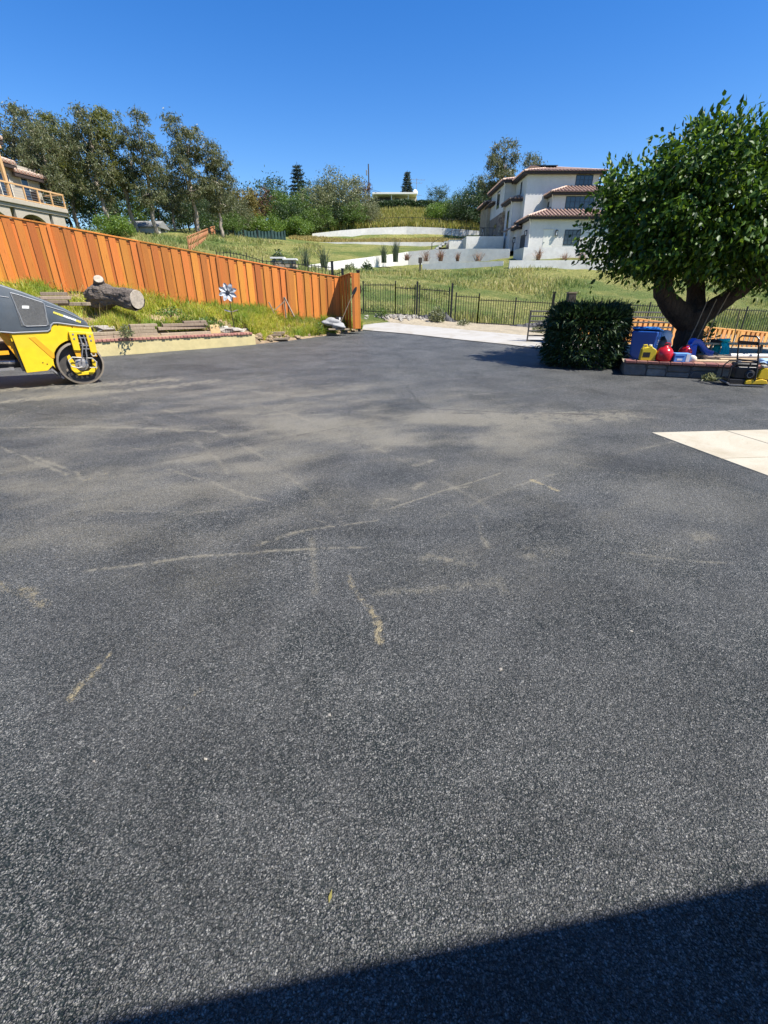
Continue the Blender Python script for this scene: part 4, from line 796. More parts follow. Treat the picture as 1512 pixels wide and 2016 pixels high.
# ornate iron fence and stone pillars seen over the board fence
of = thing('iron_fence', 'ornate iron fence with scalloped top rising above the redwood fence', 'fence', (-6, 30, 2.2))
pts = [(-9.6, 30, 3.85), (-8.8, 30, 3.86), (-7.9, 30, 3.70), (-7.0, 30, 3.45), (-6.3, 30, 3.4)]
iron_fence(of, [(x, y, z, 2.1) for x, y, z in pts], .2, post=.04, pr=.014)
of = thing('iron_fence', 'iron fence run between the stone pillar and the black drive posts', 'fence', (-4, 30, 1.8))
iron_fence(of, [(-5.3, 30, 3.30, 1.8), (-4.4, 30, 3.24, 1.8), (-3.0, 30, 3.1, 1.7)], .2, post=.05, pr=.014)
for (x, z, lb) in ((-6.15, 3.55, 'left squat stone pillar behind the redwood fence'), (-5.45, 3.48, 'right squat stone pillar behind the redwood fence')):
    t = thing('stone_pillar', lb, 'pillar', (x, 30.3, 2.0), group='stone pillars behind the fence')
    for k in range(7):
        for q in range(2): MB().box((x - .17 + .34 * q + (.04 if k % 2 else -.04), 30.3, 2.1 + k * .2), (.33, .5, .185)).build('stone', M['stone'], t, bevel=.03, seg=1)
    MB().box((x, 30.3, z - .04), (.8, .62, .09)).build('cap', M['concrete_wall'], t, bevel=.01)
for (x, y, t_, lb) in ((-2.95, 29.5, 3.28, 'black drive gate post behind the redwood fence'), (-2.35, 29.2, 2.9, 'lower black drive gate post next to the tall one')):
    t = thing('drive_post', lb, 'gate post', (x, y, 1.6)); MB().box((x, y, (t_ + 1.6) / 2), (.14, .14, t_ - 1.6)).build('post', M['blackiron'], t); MB().box((x, y, t_ + .02), (.17, .17, .04)).build('cap', M['blackiron'], t)
t = thing('drive_gate', 'low black iron gate leaf between the drive gate posts', 'gate', (-2.6, 29.3, 1.8)); iron_fence(t, [(-2.88, 29.4, 2.7, 1.8), (-2.4, 29.2, 2.85, 1.8)], .12, post=.03)

# ------------------------------------------------------------------ hill grass
def scatter_hill(n, seed, x0, x1, y0, y1, f):
    rg = np.random.default_rng(seed); y = y0 * (y1 / y0) ** rg.uniform(0, 1, n); x = rg.uniform(x0, x1, n) * 1.0
    k = f(x, y, rg); x, y = x[k], y[k]; return np.stack([x, y, tz(x, y) + (fbm(x * .6, y * .6, 3) - .5) * 0.22 * np.clip((y - 27) / 8, 0, 1) - .02], -1), rg
def hillmask(x, y, rg):
    d = fbm(x * .35, y * .35, 61)
    front = np.interp(x, [-30, -8, -6, 0, 4, 11, 40], [73, 70, 48.5, 50.5, 49.0, 46.0, 45.2])
    vis = (np.abs(x) < y * .95 + 2) & ((x > -1.2) | (y > 27))
    return vis & (y < front) & (y > 25) & (rg.uniform(0, 1, len(x)) < np.clip((d - .28) * 3.4, .12, 1)) & ~((x < -7) & (y < 30) & (x > -40) & (y < 24))
P, rg = scatter_hill(130000, 5, -30, 40, 25, 74, hillmask)
d = fbm(P[:, 0] * .35, P[:, 1] * .35, 61)
me = blades('hill_grass', P, 0.08 + .48 * np.clip((d - .40) * 2.8, 0, 1), .012 + .0010 * P[:, 1], None, rg, .6)
o = link('hill_grass', me, None, M['hillgrass']); tag(o, 'mixed green and straw coloured grass on the open hillside', 'grass', kind='stuff')
# golden strips between the terrace walls and on the upper slope
P, rg = scatter_hill(26000, 6, -14, 18, 77, 88, lambda x, y, rg: (y > np.where(y < 80, 76.5, 77)) & (y < 84.3 + .12 * x) & (y > 77))
o = link('dry_grass', blades('dry_grass', P, .35, .09, None, rg, .6), None, M['drygrass']); tag(o, 'golden dry grass strip between the upper terrace walls', 'grass', kind='stuff')
P, rg = scatter_hill(22000, 8, -9, 17, 89.5, 103, lambda x, y, rg: y > 90)
o = link('slope_grass', blades('slope_grass', P, .9, .14, None, rg, .4), None, leafmat('yellow_green_slope_grass', [(0.16, 0.19, 0.03), (0.26, 0.26, 0.045), (0.36, 0.30, 0.09)], .6, .3)); tag(o, 'tall yellow green grass on the slope below the hedge', 'grass', kind='stuff')

# ------------------------------------------------------------------ terrace walls
def terrace(name, lb, pts, th=.3, group='pale concrete terrace walls', n=1):
    """pts (x,y,zb,zt) polyline, closed thick wall"""
    m = MB(); P = [Vector((p[0], p[1], 0)) for p in pts]; k = len(P); vs = []
    for i, p in enumerate(P):
        d = (P[min(i + 1, k - 1)] - P[max(i - 1, 0)]).normalized(); nn = Vector((-d.y, d.x, 0)) * th
        zb, zt = pts[i][2], pts[i][3]; vs += [(p.x, p.y, zb), (p.x, p.y, zt), (p.x + nn.x, p.y + nn.y, zt), (p.x + nn.x, p.y + nn.y, zb)]
    fs_ = []
    for i in range(k - 1):
        for j in range(4): a, b = i * 4 + j, i * 4 + (j + 1) % 4; fs_.append((a, b, b + 4, a + 4))
    fs_ += [(0, 1, 2, 3), tuple((k - 1) * 4 + j for j in (3, 2, 1, 0))]
    m.add(vs, fs_); o = m.build(name, M['concrete_wall']); tag(o, lb, 'wall', group); return o
terrace('terrace_wall', 'low front terrace wall left of the house corner', [(3.7, 50, 3.2, 4.25), (7, 49, 3.2, 4.33), (11.0, 47.9, 3, 4.40)])
terrace('terrace_wall', 'low front terrace wall running right behind the mulberry tree', [(11.25, 46.6, 2.8, 4.37), (19, 46, 2.8, 4.36), (28, 46, 2.8, 4.36), (40, 47, 2.6, 4.36)])
terrace('terrace_wall', 'upper terrace wall below the garage side door of the white house', [(13.3, 53.8, 4, 5.72), (13.3, 50.0, 4, 5.66), (20, 50, 4, 5.62), (30, 50.3, 4, 5.62), (40, 51, 4, 5.6)])
terrace('terrace_wall', 'curved white drive wall sweeping down left from the house', [(13.2, 55.0, 4, 5.90), (9, 56.2, 4.0, 6.02), (5, 57.2, 4.0, 6.0), (2.6, 57.5, 4.0, 5.84), (.9, 56.6, 3.9, 5.56), (-2.4, 53.5, 3.5, 4.98), (-5.2, 50.8, 3.3, 4.48), (-7.5, 49.2, 3.1, 4.1)])
terrace('terrace_wall', 'middle pale terrace wall across the hill', [(-11.4, 76, 7, 8.36), (-4, 76.1, 7, 8.44), (6, 76.2, 6.9, 8.44), (12.5, 76.2, 7, 8.42)])
terrace('terrace_wall', 'upper arched white terrace wall below the grass slope', [(-11.46, 85, 8.6, 10.40), (-7, 86, 8.8, 10.95), (-2, 87, 9, 11.4), (3.7, 88, 9, 11.7), (9, 88, 9, 11.55), (16.3, 88, 9, 11.06), (20, 88, 9, 10.6)], .4)
# house drive surface
strip('house_forecourt', [(-2.4, 53.9, 4.7), (2.6, 57.9, 5.6), (9, 56.6, 5.8), (13.5, 55.3, 5.75), (15.9, 55, 5.75)], [(0, 60, 5.4), (2.6, 62, 5.9), (9, 63, 6.2), (13.5, 64, 6.3), (15.9, 64, 6.3)], M['drive'], 12)
# entry stair block with railings
st = thing('entry_stair', 'white entry stair blocks with black railing left of the house', 'stair', (11, 66, 6.2))
MB().box((12.4, 67.5, 7.0), (4.6, 5, 2.1)).build('landing', M['concrete_wall'], st); MB().box((9.4, 69, 6.95), (2.2, 3.5, 1.9)).build('landing', M['concrete_wall'], st)
for i in range(6): MB().box((7.9 - i * .35, 69, 7.65 - i * .22), (.36, 3.0, .22)).build('step', M['concrete_wall'], st)
MB().box((13.9, 74, 7.9), (3.5, 5, 1.6)).build('landing', M['concrete_wall'], st)
for x0, x1, y, z in ((8.5, 10.4, 67.2, 7.92), (10.2, 14.6, 71.6, 8.72)):
    rl = MB(); rl.beam((x0, y, z + .95), (x1, y, z + .95), .05, .05); rl.beam((x0, y, z + .1), (x1, y, z + .1), .04, .04)
    rl.build('railing', M['blackiron'], st)
    for i in range(5): MB().beam((x0 + (x1 - x0) * i / 4, y, z), (x0 + (x1 - x0) * i / 4, y, z + 1), .05, .05).build('baluster', M['blackiron'], st)
rl = MB(); rl.beam((8.5, 67.2, 8.85), (6.1, 67.2, 7.5), .05, .05); rl.build('railing', M['blackiron'], st)
MB().beam((6.1, 67.2, 6.2), (6.1, 67.2, 7.55), .09, .09).build('newel', M['blackiron'], st)
# thin rail fences on the hill
for x0, x1, y, zb, lb in ((-2.2, 14, 91.5, 12.3, 'thin dark rail fence on the slope above the arched wall'),):
    t = thing('rail_fence', lb, 'fence', (x0, y, zb))
    for i in range(8):
        x = x0 + (x1 - x0) * i / 7; z = T(x, y); MB().beam((x, y, z), (x, y, z + 1.2), .09, .09).build('post', M['blackiron'], t)
    for h in (.5, 1.15):
        for i in range(7):
            xa, xb = x0 + (x1 - x0) * i / 7, x0 + (x1 - x0) * (i + 1) / 7; MB().beam((xa, y, T(xa, y) + h), (xb, y, T(xb, y) + h), .05, .05).build('rail', M['blackiron'], t)
t = thing('bird_box', 'small brown box on a post on the grass below the terrace', 'post', (3.2, 46, T(3.2, 46)))
z = T(3.2, 46); MB().box((3.2, 46, z + .45), (.14, .14, .9)).build('post', M['dullwood'], t); MB().box((3.2, 45.95, z + 1.05), (.32, .3, .42)).build('box', M['dullwood'], t, bevel=.02)
# ornamental grasses along the walls
def tuft(name, lb, x, y, z, h, w, mtl, n, seed, group, lean=.5, rad=.15):
    rg = np.random.default_rng(seed); a = rg.uniform(0, 2 * PI, n); r = rg.uniform(0, rad, n); P = np.stack([np.cos(a) * r, np.sin(a) * r, np.zeros(n)], -1)
    o = link(name, blades(name, P, h, w, None, rg, lean), None, mtl); o.location = (x, y, z); tag(o, lb, 'grass plant', group); return o
for i, (x, y, z, nm) in enumerate([(14.6, 49.3, 4.4, 'leftmost reddish fountain grass on the terrace below the side door'), (17.1, 49.3, 4.4, 'second reddish fountain grass on the terrace below the side door'), (18.7, 49.3, 4.4, 'third reddish fountain grass on the terrace below the side door'), (21.4, 49.3, 4.4, 'reddish fountain grass on the terrace seen through the mulberry edge'),
      (4.4, 54.5, 4.75, 'reddish fountain grass first right of the tall reeds'), (5.9, 54.2, 4.75, 'reddish fountain grass second right of the tall reeds'), (7.6, 53.8, 4.72, 'reddish fountain grass third right of the tall reeds'), (9.6, 53.2, 4.70, 'reddish fountain grass nearest the house drive corner'), (2.4, 54.8, 4.85, 'reddish fountain grass right beside the tall reeds')]):
    tuft('fountain_grass', nm, x, y, z, (1.1, .8, .95, .7, 1.2)[i % 5], .04, M['redgrass'], (90, 60, 110)[i % 3], 90 + i, 'reddish fountain grasses on the terraces', (.7, 1.0, .85)[i % 3], (.15, .3, .22)[i % 3])
for i, (x, y, z, h, nm) in enumerate([(.0, 54.3, 4.6, 1.45, 'left clump of tall blue green reeds by the curved wall'), (1.2, 54.6, 4.7, 1.8, 'right clump of tall blue green reeds by the curved wall'), (-5.3, 46, 3.45, 1.7, 'tall blue green reed clump right above the redwood fence'), (-6.9, 46, 3.5, 1.5, 'tall blue green reed clump left above the redwood fence')]):
    tuft('tall_reed', nm, x, y, z, h, .05, M['reed'], 150, 120 + i, 'tall reed clumps by the curved wall', .26, .28)
for i, (x, y, h, nm) in enumerate([(-1.7, 51.3, .8, 'small dark shrub under the curved wall'), (-3.3, 50.4, .7, 'smaller grey shrub under the low end of the curved wall'), (-9.2, 45.5, 1.2, 'dark reddish shrub above the stone pillars')]):
    weed('wall_shrub', nm, x, y, T(x, y), .5, h, M['darkgreen'] if i != 1 else M['olive'], 260, 140 + i, 'shrubs under the curved wall', .25, .6)
# green privacy screen, orange lattice and shed
sc_ = thing('privacy_screen', 'dark green mesh privacy screen at the top of the field', 'screen', (-18, 73, 8.4)); rg = random.Random(4)
for i in range(5):
    xa, xb = -22.9 + i * 1.84, -22.9 + (i + 1) * 1.84; ya, yb = 72 + i * .4, 72.4 + i * .4; n = 14; m = MB(); vs = []
    for k in range(n):
        f = k / (n - 1); sag = .22 * 4 * f * (1 - f) * rg.uniform(.8, 1.1)
        for h in (0, .5, 1): vs.append((xa + (xb - xa) * f, ya + (yb - ya) * f + .10 * math.sin(k * 2.1 + i) * h, 8.25 + (1.4 - sag) * h))
    m.add(vs, [(k * 3 + j, k * 3 + j + 1, k * 3 + j + 4, k * 3 + j + 3) for k in range(n - 1) for j in range(2)]); m.build('screen_panel', M['greenscreen'], sc_)
    MB().beam((xa, ya, 8.0), (xa, ya, 9.8), .08, .08).build('post', M['gatesteel'], sc_)
la = thing('plastic_lattice', 'orange plastic lattice barrier climbing the field edge', 'barrier', (-17, 52, 6.2)); L0, L1 = Vector((-15.2, 41, 4.5)), Vector((-22.3, 70.5, 8.65)); n = 26
for k in range(n):
    for s in (1, -1):
        f0 = k / n; f1 = min(1, max(0, f0 + s * .045)); a = L0 + (L1 - L0) * f0; b = L0 + (L1 - L0) * f1; MB().beam((a.x, a.y, a.z + .05), (b.x, b.y, b.z + 1.15), .05, .07).build('slat', M['orangemesh'], la)
shd = thing('shed', 'small pale garden shed under the eucalyptus trees', 'shed', (-25, 56, 6.9))
MB().box((-25.1, 56.2, 7.25), (3.6, 2.4, 1.5)).build('wall', M['shedwall'], shd)
m = MB(); m.prism([(-1.4, 7.95), (0, 8.55), (1.4, 7.95), (1.4, 7.85), (-1.4, 7.85)], (-25.1, 56.2, 0), (0, 1, 0), (1, 0, 0), -2.0, 2.0); m.build('roof', M['shedroof'], shd)
MB().box((-23.28, 56.2, 7.2), (.04, 1.0, 1.2)).build('door', M['frame_dark'], shd)

# ------------------------------------------------------------------ houses
UX, UY, NZ = Vector((1, 0, 0)), Vector((0, 1, 0)), Vector((0, 0, 1))
def hip(root, x0, x1, y0, y1, ze, ov=.55, pitch=.30, strip_w=.40, skip=()):
    """hip roof over a rectangle: slab, barrel tile courses, ridge caps, eave"""
    X0, X1, Y0, Y1 = x0 - ov, x1 + ov, y0 - ov, y1 + ov; hw = min(X1 - X0, Y1 - Y0) / 2; h = hw * pitch; cx0, cx1, cy0, cy1 = X0 + hw, X1 - hw, Y0 + hw, Y1 - hw
    zt = ze + h; m = MB()
    m.add([(X0, Y0, ze), (X1, Y0, ze), (X1, Y1, ze), (X0, Y1, ze), (cx0, cy0, zt), (cx1, cy0, zt), (cx1, cy1, zt), (cx0, cy1, zt)], [(0, 1, 5, 4), (1, 2, 6, 5), (2, 3, 7, 6), (3, 0, 4, 7), (4, 5, 6, 7), (3, 2, 1, 0)])
    rf = m.build('roof', M['tilegap'], root)
    e = MB(); e.obox((0, 0, 0), UX, UY, (X0 + .06, X1 - .06), (ze - .22, ze - .003), (Y0 + .06, Y1 - .06)); e.build('eave', M['darkeave'], rf)
    t = MB(); r = strip_w * .30
    def barrel(p0, p1):
        d = (p1 - p0); L = d.length
        if L < .25: return
        d /= L; s = Vector((0, 0, 1)).cross(d).normalized(); u = d.cross(s); vs = []
        for p in (p0, p1): vs += [p + s * (r * math.cos(a)) + u * (r * 1.15 * math.sin(a)) for a in (0, PI / 4, PI / 2, 3 * PI / 4, PI)]
        t.add(vs, [(j, j + 1, j + 6, j + 5) for j in range(4)] + [(0, 1, 2, 3, 4)])
    for a in np.arange(X0 + strip_w / 2, X1, strip_w):
        run = min(a - X0, X1 - a, hw); barrel(Vector((a, Y0 - .04, ze)), Vector((a, Y0 + run, ze + run * pitch))); barrel(Vector((a, Y1 + .04, ze)), Vector((a, Y1 - run, ze + run * pitch)))
    for a in np.arange(Y0 + strip_w / 2, Y1, strip_w):
        run = min(a - Y0, Y1 - a, hw); barrel(Vector((X0 - .04, a, ze)), Vector((X0 + run, a, ze + run * pitch))); barrel(Vector((X1 + .04, a, ze)), Vector((X1 - run, a, ze + run * pitch)))
    to = t.build('tiles', M['tile2'], rf); to['kind'] = 'stuff'
    g = MB()
    for a, b in (((X0, Y0, ze), (cx0, cy0, zt)), ((X1, Y0, ze), (cx1, cy0, zt)), ((X0, Y1, ze), (cx0, cy1, zt)), ((X1, Y1, ze), (cx1, cy1, zt)), ((cx0, cy0, zt), (cx1, cy0, zt)) if cx1 > cx0 else ((cx0, cy0, zt), (cx0, cy1, zt))):
        if (Vector(a) - Vector(b)).length > .05: g.tube([Vector(a) + NZ * .05, Vector(b) + NZ * .05], .10, 8)
    g.build('ridge_cap', M['tilelight'], rf)
    return rf
def window(root, o, u, n, w, h, cols=3, rows=3, recess=.10, mtl=None):
    """window centred at o on a wall with outward normal n"""
    o = Vector(o); m = MB()
    for a in ((-w / 2, -w / 2 + .07), (w / 2 - .07, w / 2)): m.obox(o, u, n, a, (-h / 2, h / 2), (-.04, .035))
    for b in ((-h / 2, -h / 2 + .07), (h / 2 - .07, h / 2)): m.obox(o, u, n, (-w / 2 + .07, w / 2 - .07), b, (-.04, .035))
    wd = m.build('window', mtl or M['frame_dark'], root)
    MB().obox(o, u, n, (-w / 2 + .05, w / 2 - .05), (-h / 2 + .05, h / 2 - .05), (.004, .012)).build('pane', M['glass'], wd)
    for i in range(1, cols):
        x = -w / 2 + w * i / cols; k = .035 if (cols > 3 and i % 2 == 0) else .018; MB().obox(o, u, n, (x - k, x + k), (-h / 2 + .06, h / 2 - .06), (.013, .032)).build('muntin', mtl or M['frame_dark'], wd)
    for i in range(1, rows):
        z = -h / 2 + h * i / rows; MB().obox(o, u, n, (-w / 2 + .06, w / 2 - .06), (z - .018, z + .018), (.013, .029)).build('muntin', mtl or M['frame_dark'], wd)
    return wd
def lantern(root, o, n):
    o = Vector(o); n = Vector(n); m = MB(); c = o + n * .18
    m.box((c.x, c.y, c.z - .22), (.22, .22, .05)); m.box((c.x, c.y, c.z + .22), (.24, .24, .06)); m.beam(o + NZ * .3, c + NZ * .3, .05, .05); m.beam(c + NZ * .3, c + NZ * .22, .04, .04)
    for i in (-1, 1):
        for j in (-1, 1): m.box((c.x + .09 * i, c.y + .09 * j, c.z), (.03, .03, .42))
    l = m.build('lantern', M['engine'], root); MB().box((c.x, c.y, c.z), (.13, .13, .38)).build('lantern_glass', M['white'], l)
def downspout(root, x, y, zt, zb, ox, oy):
    MB().tube([(x + ox * 5, y + oy * 5, zt), (x + ox, y + oy, zt - .6), (x + ox, y + oy, zb)], .05, 8).build('downspout', M['doorwhite'], root)
wh = thing('white_house', 'large white stucco three storey house with clay tile roofs on the hill', 'house', (18, 62, 5.6))
def block(x0, x1, y0, y1, z0, z1, mtl=None, name='wall'): return MB().box(((x0 + x1) / 2, (y0 + y1) / 2, (z0 + z1) / 2), (x1 - x0, y1 - y0, z1 - z0)).build(name, mtl or M['stucco'], wh)
NY = Vector((0, -1, 0)); NX = Vector((-1, 0, 0)); UYm = Vector((0, -1, 0))
block(15.9, 25, 58, 61.9, 5.3, 9.12); hip(wh, 15.9, 25, 58, 64.5, 9.14, .55, .36)
block(15.45, 25, 61.9, 66.5, 5.3, 8.62); hip(wh, 15.45, 18.2, 61.95, 66.5, 8.64, .5, .2)
block(18.6, 26, 60, 66, 8.8, 11.62); hip(wh, 18.6, 26, 60, 66.5, 11.64, .55, .36)
block(16.0, 24.0, 62, 74, 8.4, 13.86); hip(wh, 16.0, 24.0, 62, 74, 13.88, .6, .26)
block(14.75, 20, 67, 75, 10.9, 14.0); block(14.75, 20, 67, 75, 6, 10.9, M['stone'], 'stone_wall'); hip(wh, 14.75, 20, 67, 75, 14.02, .55, .26)
block(15.0, 17.0, 63.4, 67, 6, 11.55); hip(wh, 15.0, 17.0, 63.4, 67.0, 11.57, .5, .34)
block(14.3, 19, 75, 80, 6.5, 13.0, M['stone'], 'stone_wall'); hip(wh, 14.3, 19, 75, 80, 13.02, .5, .25); hip(wh, 14.6, 19, 72.5, 76.5, 12.6, .4, .25)
# ledge stones on the near corner of the stone base
rg = random.Random(2)
for k in range(22):
    z = 6.9 + k * .185; x = 14.70
    for q in range(2): y = 67.0 + q * .9 + (0 if k % 2 else .4); L = rg.uniform(.5, .85); MB().box((x + .0, y + L / 2, z), (.09, L, .165)).build('ledge_stone', M['stone'], wh, bevel=.015, seg=1)
    MB().box((14.75 + .12, 66.95, z), (rg.uniform(.2, .34), .1, .165)).build('ledge_stone', M['stone'], wh, bevel=.015, seg=1)
window(wh, (20.55, 58, 7.25), UX, NY, 1.75, 1.45, 4, 3); window(wh, (21.5, 60, 10.55), UX, NY, 3.1, 1.55, 6, 3); window(wh, (22.35, 62, 12.95), UX, NY, 1.9, 1.35, 4, 3)
for y, z, w, h in ((61.6, 10.55, .5, 1.0), (63.2, 10.45, .5, 1.0), (64.8, 10.35, .5, 1.0)): window(wh, (18.6, y, z), UY, NX, w, h, 1, 2)
window(wh, (16.0, 64.3, 12.8), UY, NX, .55, 1.2, 1, 2); window(wh, (14.75, 70.5, 12.6), UY, NX, 1.5, 1.9, 2, 3); window(wh, (15.0, 65.2, 9.4), UY, NX, .9, 2.6, 1, 2); window(wh, (14.75, 71, 8.9), UY, NX, 1.6, 2.3, 2, 3)
d_ = MB().obox((17.9, 58, 0), UX, NY, (-.48, .48), (5.75, 7.95), (-.05, .02)).build('door', M['doorwhite'], wh); MB().obox((17.9, 58, 0), UX, NY, (-.40, -.33), (6.75, 6.82), (.02, .07)).build('handle', M['engine'], d_)
MB().obox((17.9, 58, 0), UX, NY, (-.62, .62), (7.95, 8.03), (0, .05)).build('door_head', M['cream'], wh)
lantern(wh, (18.75, 58, 7.65), NY); lantern(wh, (15.9, 59.2, 7.75), NX); lantern(wh, (15.45, 62.3, 7.35), NX); lantern(wh, (15.45, 66.1, 7.0), NX); lantern(wh, (14.3, 76.5, 9.9), NX)
for y0, y1, x in ((59.7, 61.7, 15.9), (62.8, 65.4, 15.45)):
    g_ = MB().obox((x, 0, 0), UY, NX, (y0, y1), (5.4, 7.75), (0, .02)).build('garage_door', M['garagedoor'], wh)
    for k in range(1, 4): MB().obox((x, 0, 0), UY, NX, (y0, y1), (5.4 + k * .58, 5.43 + k * .58), (.02, .03)).build('panel_joint', M['engine'], g_)
    MB().obox((x, 0, 0), UY, NX, (y0 - .15, y1 + .15), (7.78, 7.95), (.0, .06)).build('door_lintel', M['stucco'], wh)
downspout(wh, 15.9, 58, 9.0, 5.6, -.06, -.06); downspout(wh, 18.6, 60, 11.5, 9.3, -.06, -.06); downspout(wh, 14.75, 67, 13.9, 11, -.06, -.06); downspout(wh, 15.0, 63.4, 11.4, 9, -.06, -.06)
arch = MB(); pr_ = [(-.9, 7.0), (-.9, 9.3)] + [(-.9 * math.cos(t), 9.3 + .9 * math.sin(t)) for t in np.linspace(.2, PI - .2, 9)] + [(.9, 9.3), (.9, 7.0)]; arch.prism(pr_, (14.3, 77.4, 0), UY, NX, -.02, .03); a_o = arch.build('entry_arch', M['doorwhite'], wh)
pr_ = [(-.6, 7.0), (-.6, 9.2)] + [(-.6 * math.cos(t), 9.2 + .6 * math.sin(t)) for t in np.linspace(.2, PI - .2, 9)] + [(.6, 9.2), (.6, 7.0)]; MB().prism(pr_, (14.3, 77.4, 0), UY, NX, .03, .05).build('entry_door', M['garagedoor'], a_o)
MB().tube([(18.5, 68, 14.9), (18.5, 68, 15.5)], .08, 8).build('roof_vent', M['engine'], wh)
MB().box((18.4, 65.3, 15.02), (3.2, 1.6, .06)).build('solar_panel', M['glass'], wh)

# left house: facade from (-28.6,37) to (-26.8,45.6)
h0 = Vector((-30.4, 36.0, 0)); h1 = Vector((-28.4, 45.6, 0)); hu = (h1 - h0).normalized(); hn = Vector((hu.y, -hu.x, 0)); HL = (h1 - h0).length
lh = thing('balcony_house', 'beige stucco house with tile roof and wooden balcony behind the fence', 'house', h1 + Vector((0, 0, 5)))
MB().obox(h0, hu, hn, (0, HL), (4.5, 10.75), (-7, 0)).build('wall', M['beige'], lh)
MB().obox(h0, hu, hn, (-.2, HL + .25), (7.75, 8.05), (0, 1.9)).build('balcony_slab', M['beige'], lh, bevel=.03)
MB().obox(h0, hu, hn, (-.2, HL + .25), (7.5, 7.74), (0, 1.75)).build('slab_trim', M['beige'], lh, bevel=.03)
# arcade below the balcony
for k, (a0, a1) in enumerate(((1.2, 4.8), (5.2, 8.2), (8.5, 9.75))):
    am = (a0 + a1) / 2; rw = (a1 - a0) / 2 - .12; m = MB(); poly = [(a0, 7.5), (a0, 4.6), (am - rw, 4.6), (am - rw, 6.1)] + [(am - rw * math.cos(t), 6.1 + min(1.15, rw) * math.sin(t)) for t in np.linspace(.15, PI - .15, 11)] + [(am + rw, 6.1), (am + rw, 4.6), (a1, 4.6), (a1, 7.5)]
    # split into quads to stay planar
    top = [(am - rw * math.cos(t), 6.1 + min(1.15, rw) * math.sin(t)) for t in np.linspace(0, PI, 13)]
    for (xa, za), (xb, zb_) in zip(top[:-1], top[1:]): m.prism([(xa, za), (xb, zb_), (xb, 7.48), (xa, 7.48)], h0, hu, hn, 1.35, 1.65)
    for xa, xb in ((a0, am - rw), (am + rw, a1)): m.prism([(xa, 4.6), (xb, 4.6), (xb, 7.48), (xa, 7.48)], h0, hu, hn, 1.35, 1.65)
    m.build('arch', M['beige'], lh)
    MB().obox(h0, hu, hn, (a0, a1), (4.6, 7.2), (.01, .03)).build('porch_back', M['frame_dark'], lh)
rail = MB(); rail.obox(h0, hu, hn, (-.2, HL + .2), (8.98, 9.08), (1.74, 1.86)); rl_o = rail.build('balcony_rail', M['tanwood'], lh)
MB().obox(h0, hu, hn, (-.2, HL + .2), (8.08, 8.16), (1.76, 1.84)).build('bottom_rail', M['tanwood'], rl_o)
for i in range(9): a = .2 + i * (HL - .1) / 8; MB().obox(h0, hu, hn, (a, a + .09), (8.05, 8.98), (1.755, 1.845)).build('rail_post', M['tanwood'], rl_o); 
for k in range(4): MB().obox(h0, hu, hn, (-.2, HL + .2), (8.28 + k * .17, 8.295 + k * .17), (1.795, 1.805)).build('wire', M['castmetal'], rl_o)
MB().obox(h0, hu, hn, (HL + .10, HL + .2), (8.98, 9.08), (0, 1.74)).build('side_rail', M['tanwood'], rl_o)
MB().obox(h0, hu, hn, (5.0, 5.2), (8.05, 11.3), (1.6, 1.8)).build('porch_post', M['tanwood'], lh); MB().obox(h0, hu, hn, (-.5, 5.4), (11.1, 11.5), (1.5, 1.85)).build('porch_beam', M['tanwood'], lh)
def lean_roof(a0, a1, z0, d0, d1, pitch, r=.10, sw=.3):
    m = MB(); m.prism([(d1, z0), (d0, z0 + (d1 - d0) * pitch), (d0, z0 + (d1 - d0) * pitch - .15), (d1, z0 - .15)], h0, hn, hu, a0, a1); ro = m.build('roof', M['tile'], lh); t = MB()
    for a in np.arange(a0 + .1, a1, sw):
        p0 = h0 + hu * a + hn * (d1 + .05) + NZ * z0; p1 = h0 + hu * a + hn * d0 + NZ * (z0 + (d1 - d0) * pitch); t.tube([p0, p1], r, 8)
    q = t.build('tiles', M['tilelight'], ro); q['kind'] = 'stuff'
    m = MB(); m.obox(h0, hu, hn, (a0, a1), (z0 - .4, z0 - .16), (d1 - .3, d1 - .05)); m.build('eave', M['darkeave'], ro)
lean_roof(-.5, 7.6, 10.75, -3.5, .55, .3); lean_roof(7.3, HL + .4, 10.3, -3.5, .5, .3); lean_roof(-.6, 5.6, 11.75, -2, 1.95, .25)
for a, w in ((.9, .8), (2.6, 1.7), (4.6, .8), (6.6, 1.0)):
    window(lh, h0 + hu * a + NZ * 9.0, hu, hn, w, 1.95, 2 if w > 1 else 1, 1, mtl=M['cream']); 
window(lh, h0 + hu * 8.4 + NZ * 9.1, hu, hn, .7, 1.8, 1, 1, mtl=M['cream'])
ch = MB(); ch.obox(h0, hu, hn, (8.0, 8.5), (8.06, 8.5), (.7, 1.2)); ch.obox(h0, hu, hn, (8.0, 8.06), (8.5, 9.0), (.7, 1.2)); o = ch.build('balcony_chair', M['darkeave']); tag(o, 'dark chair on the wooden balcony of the beige house', 'chair')

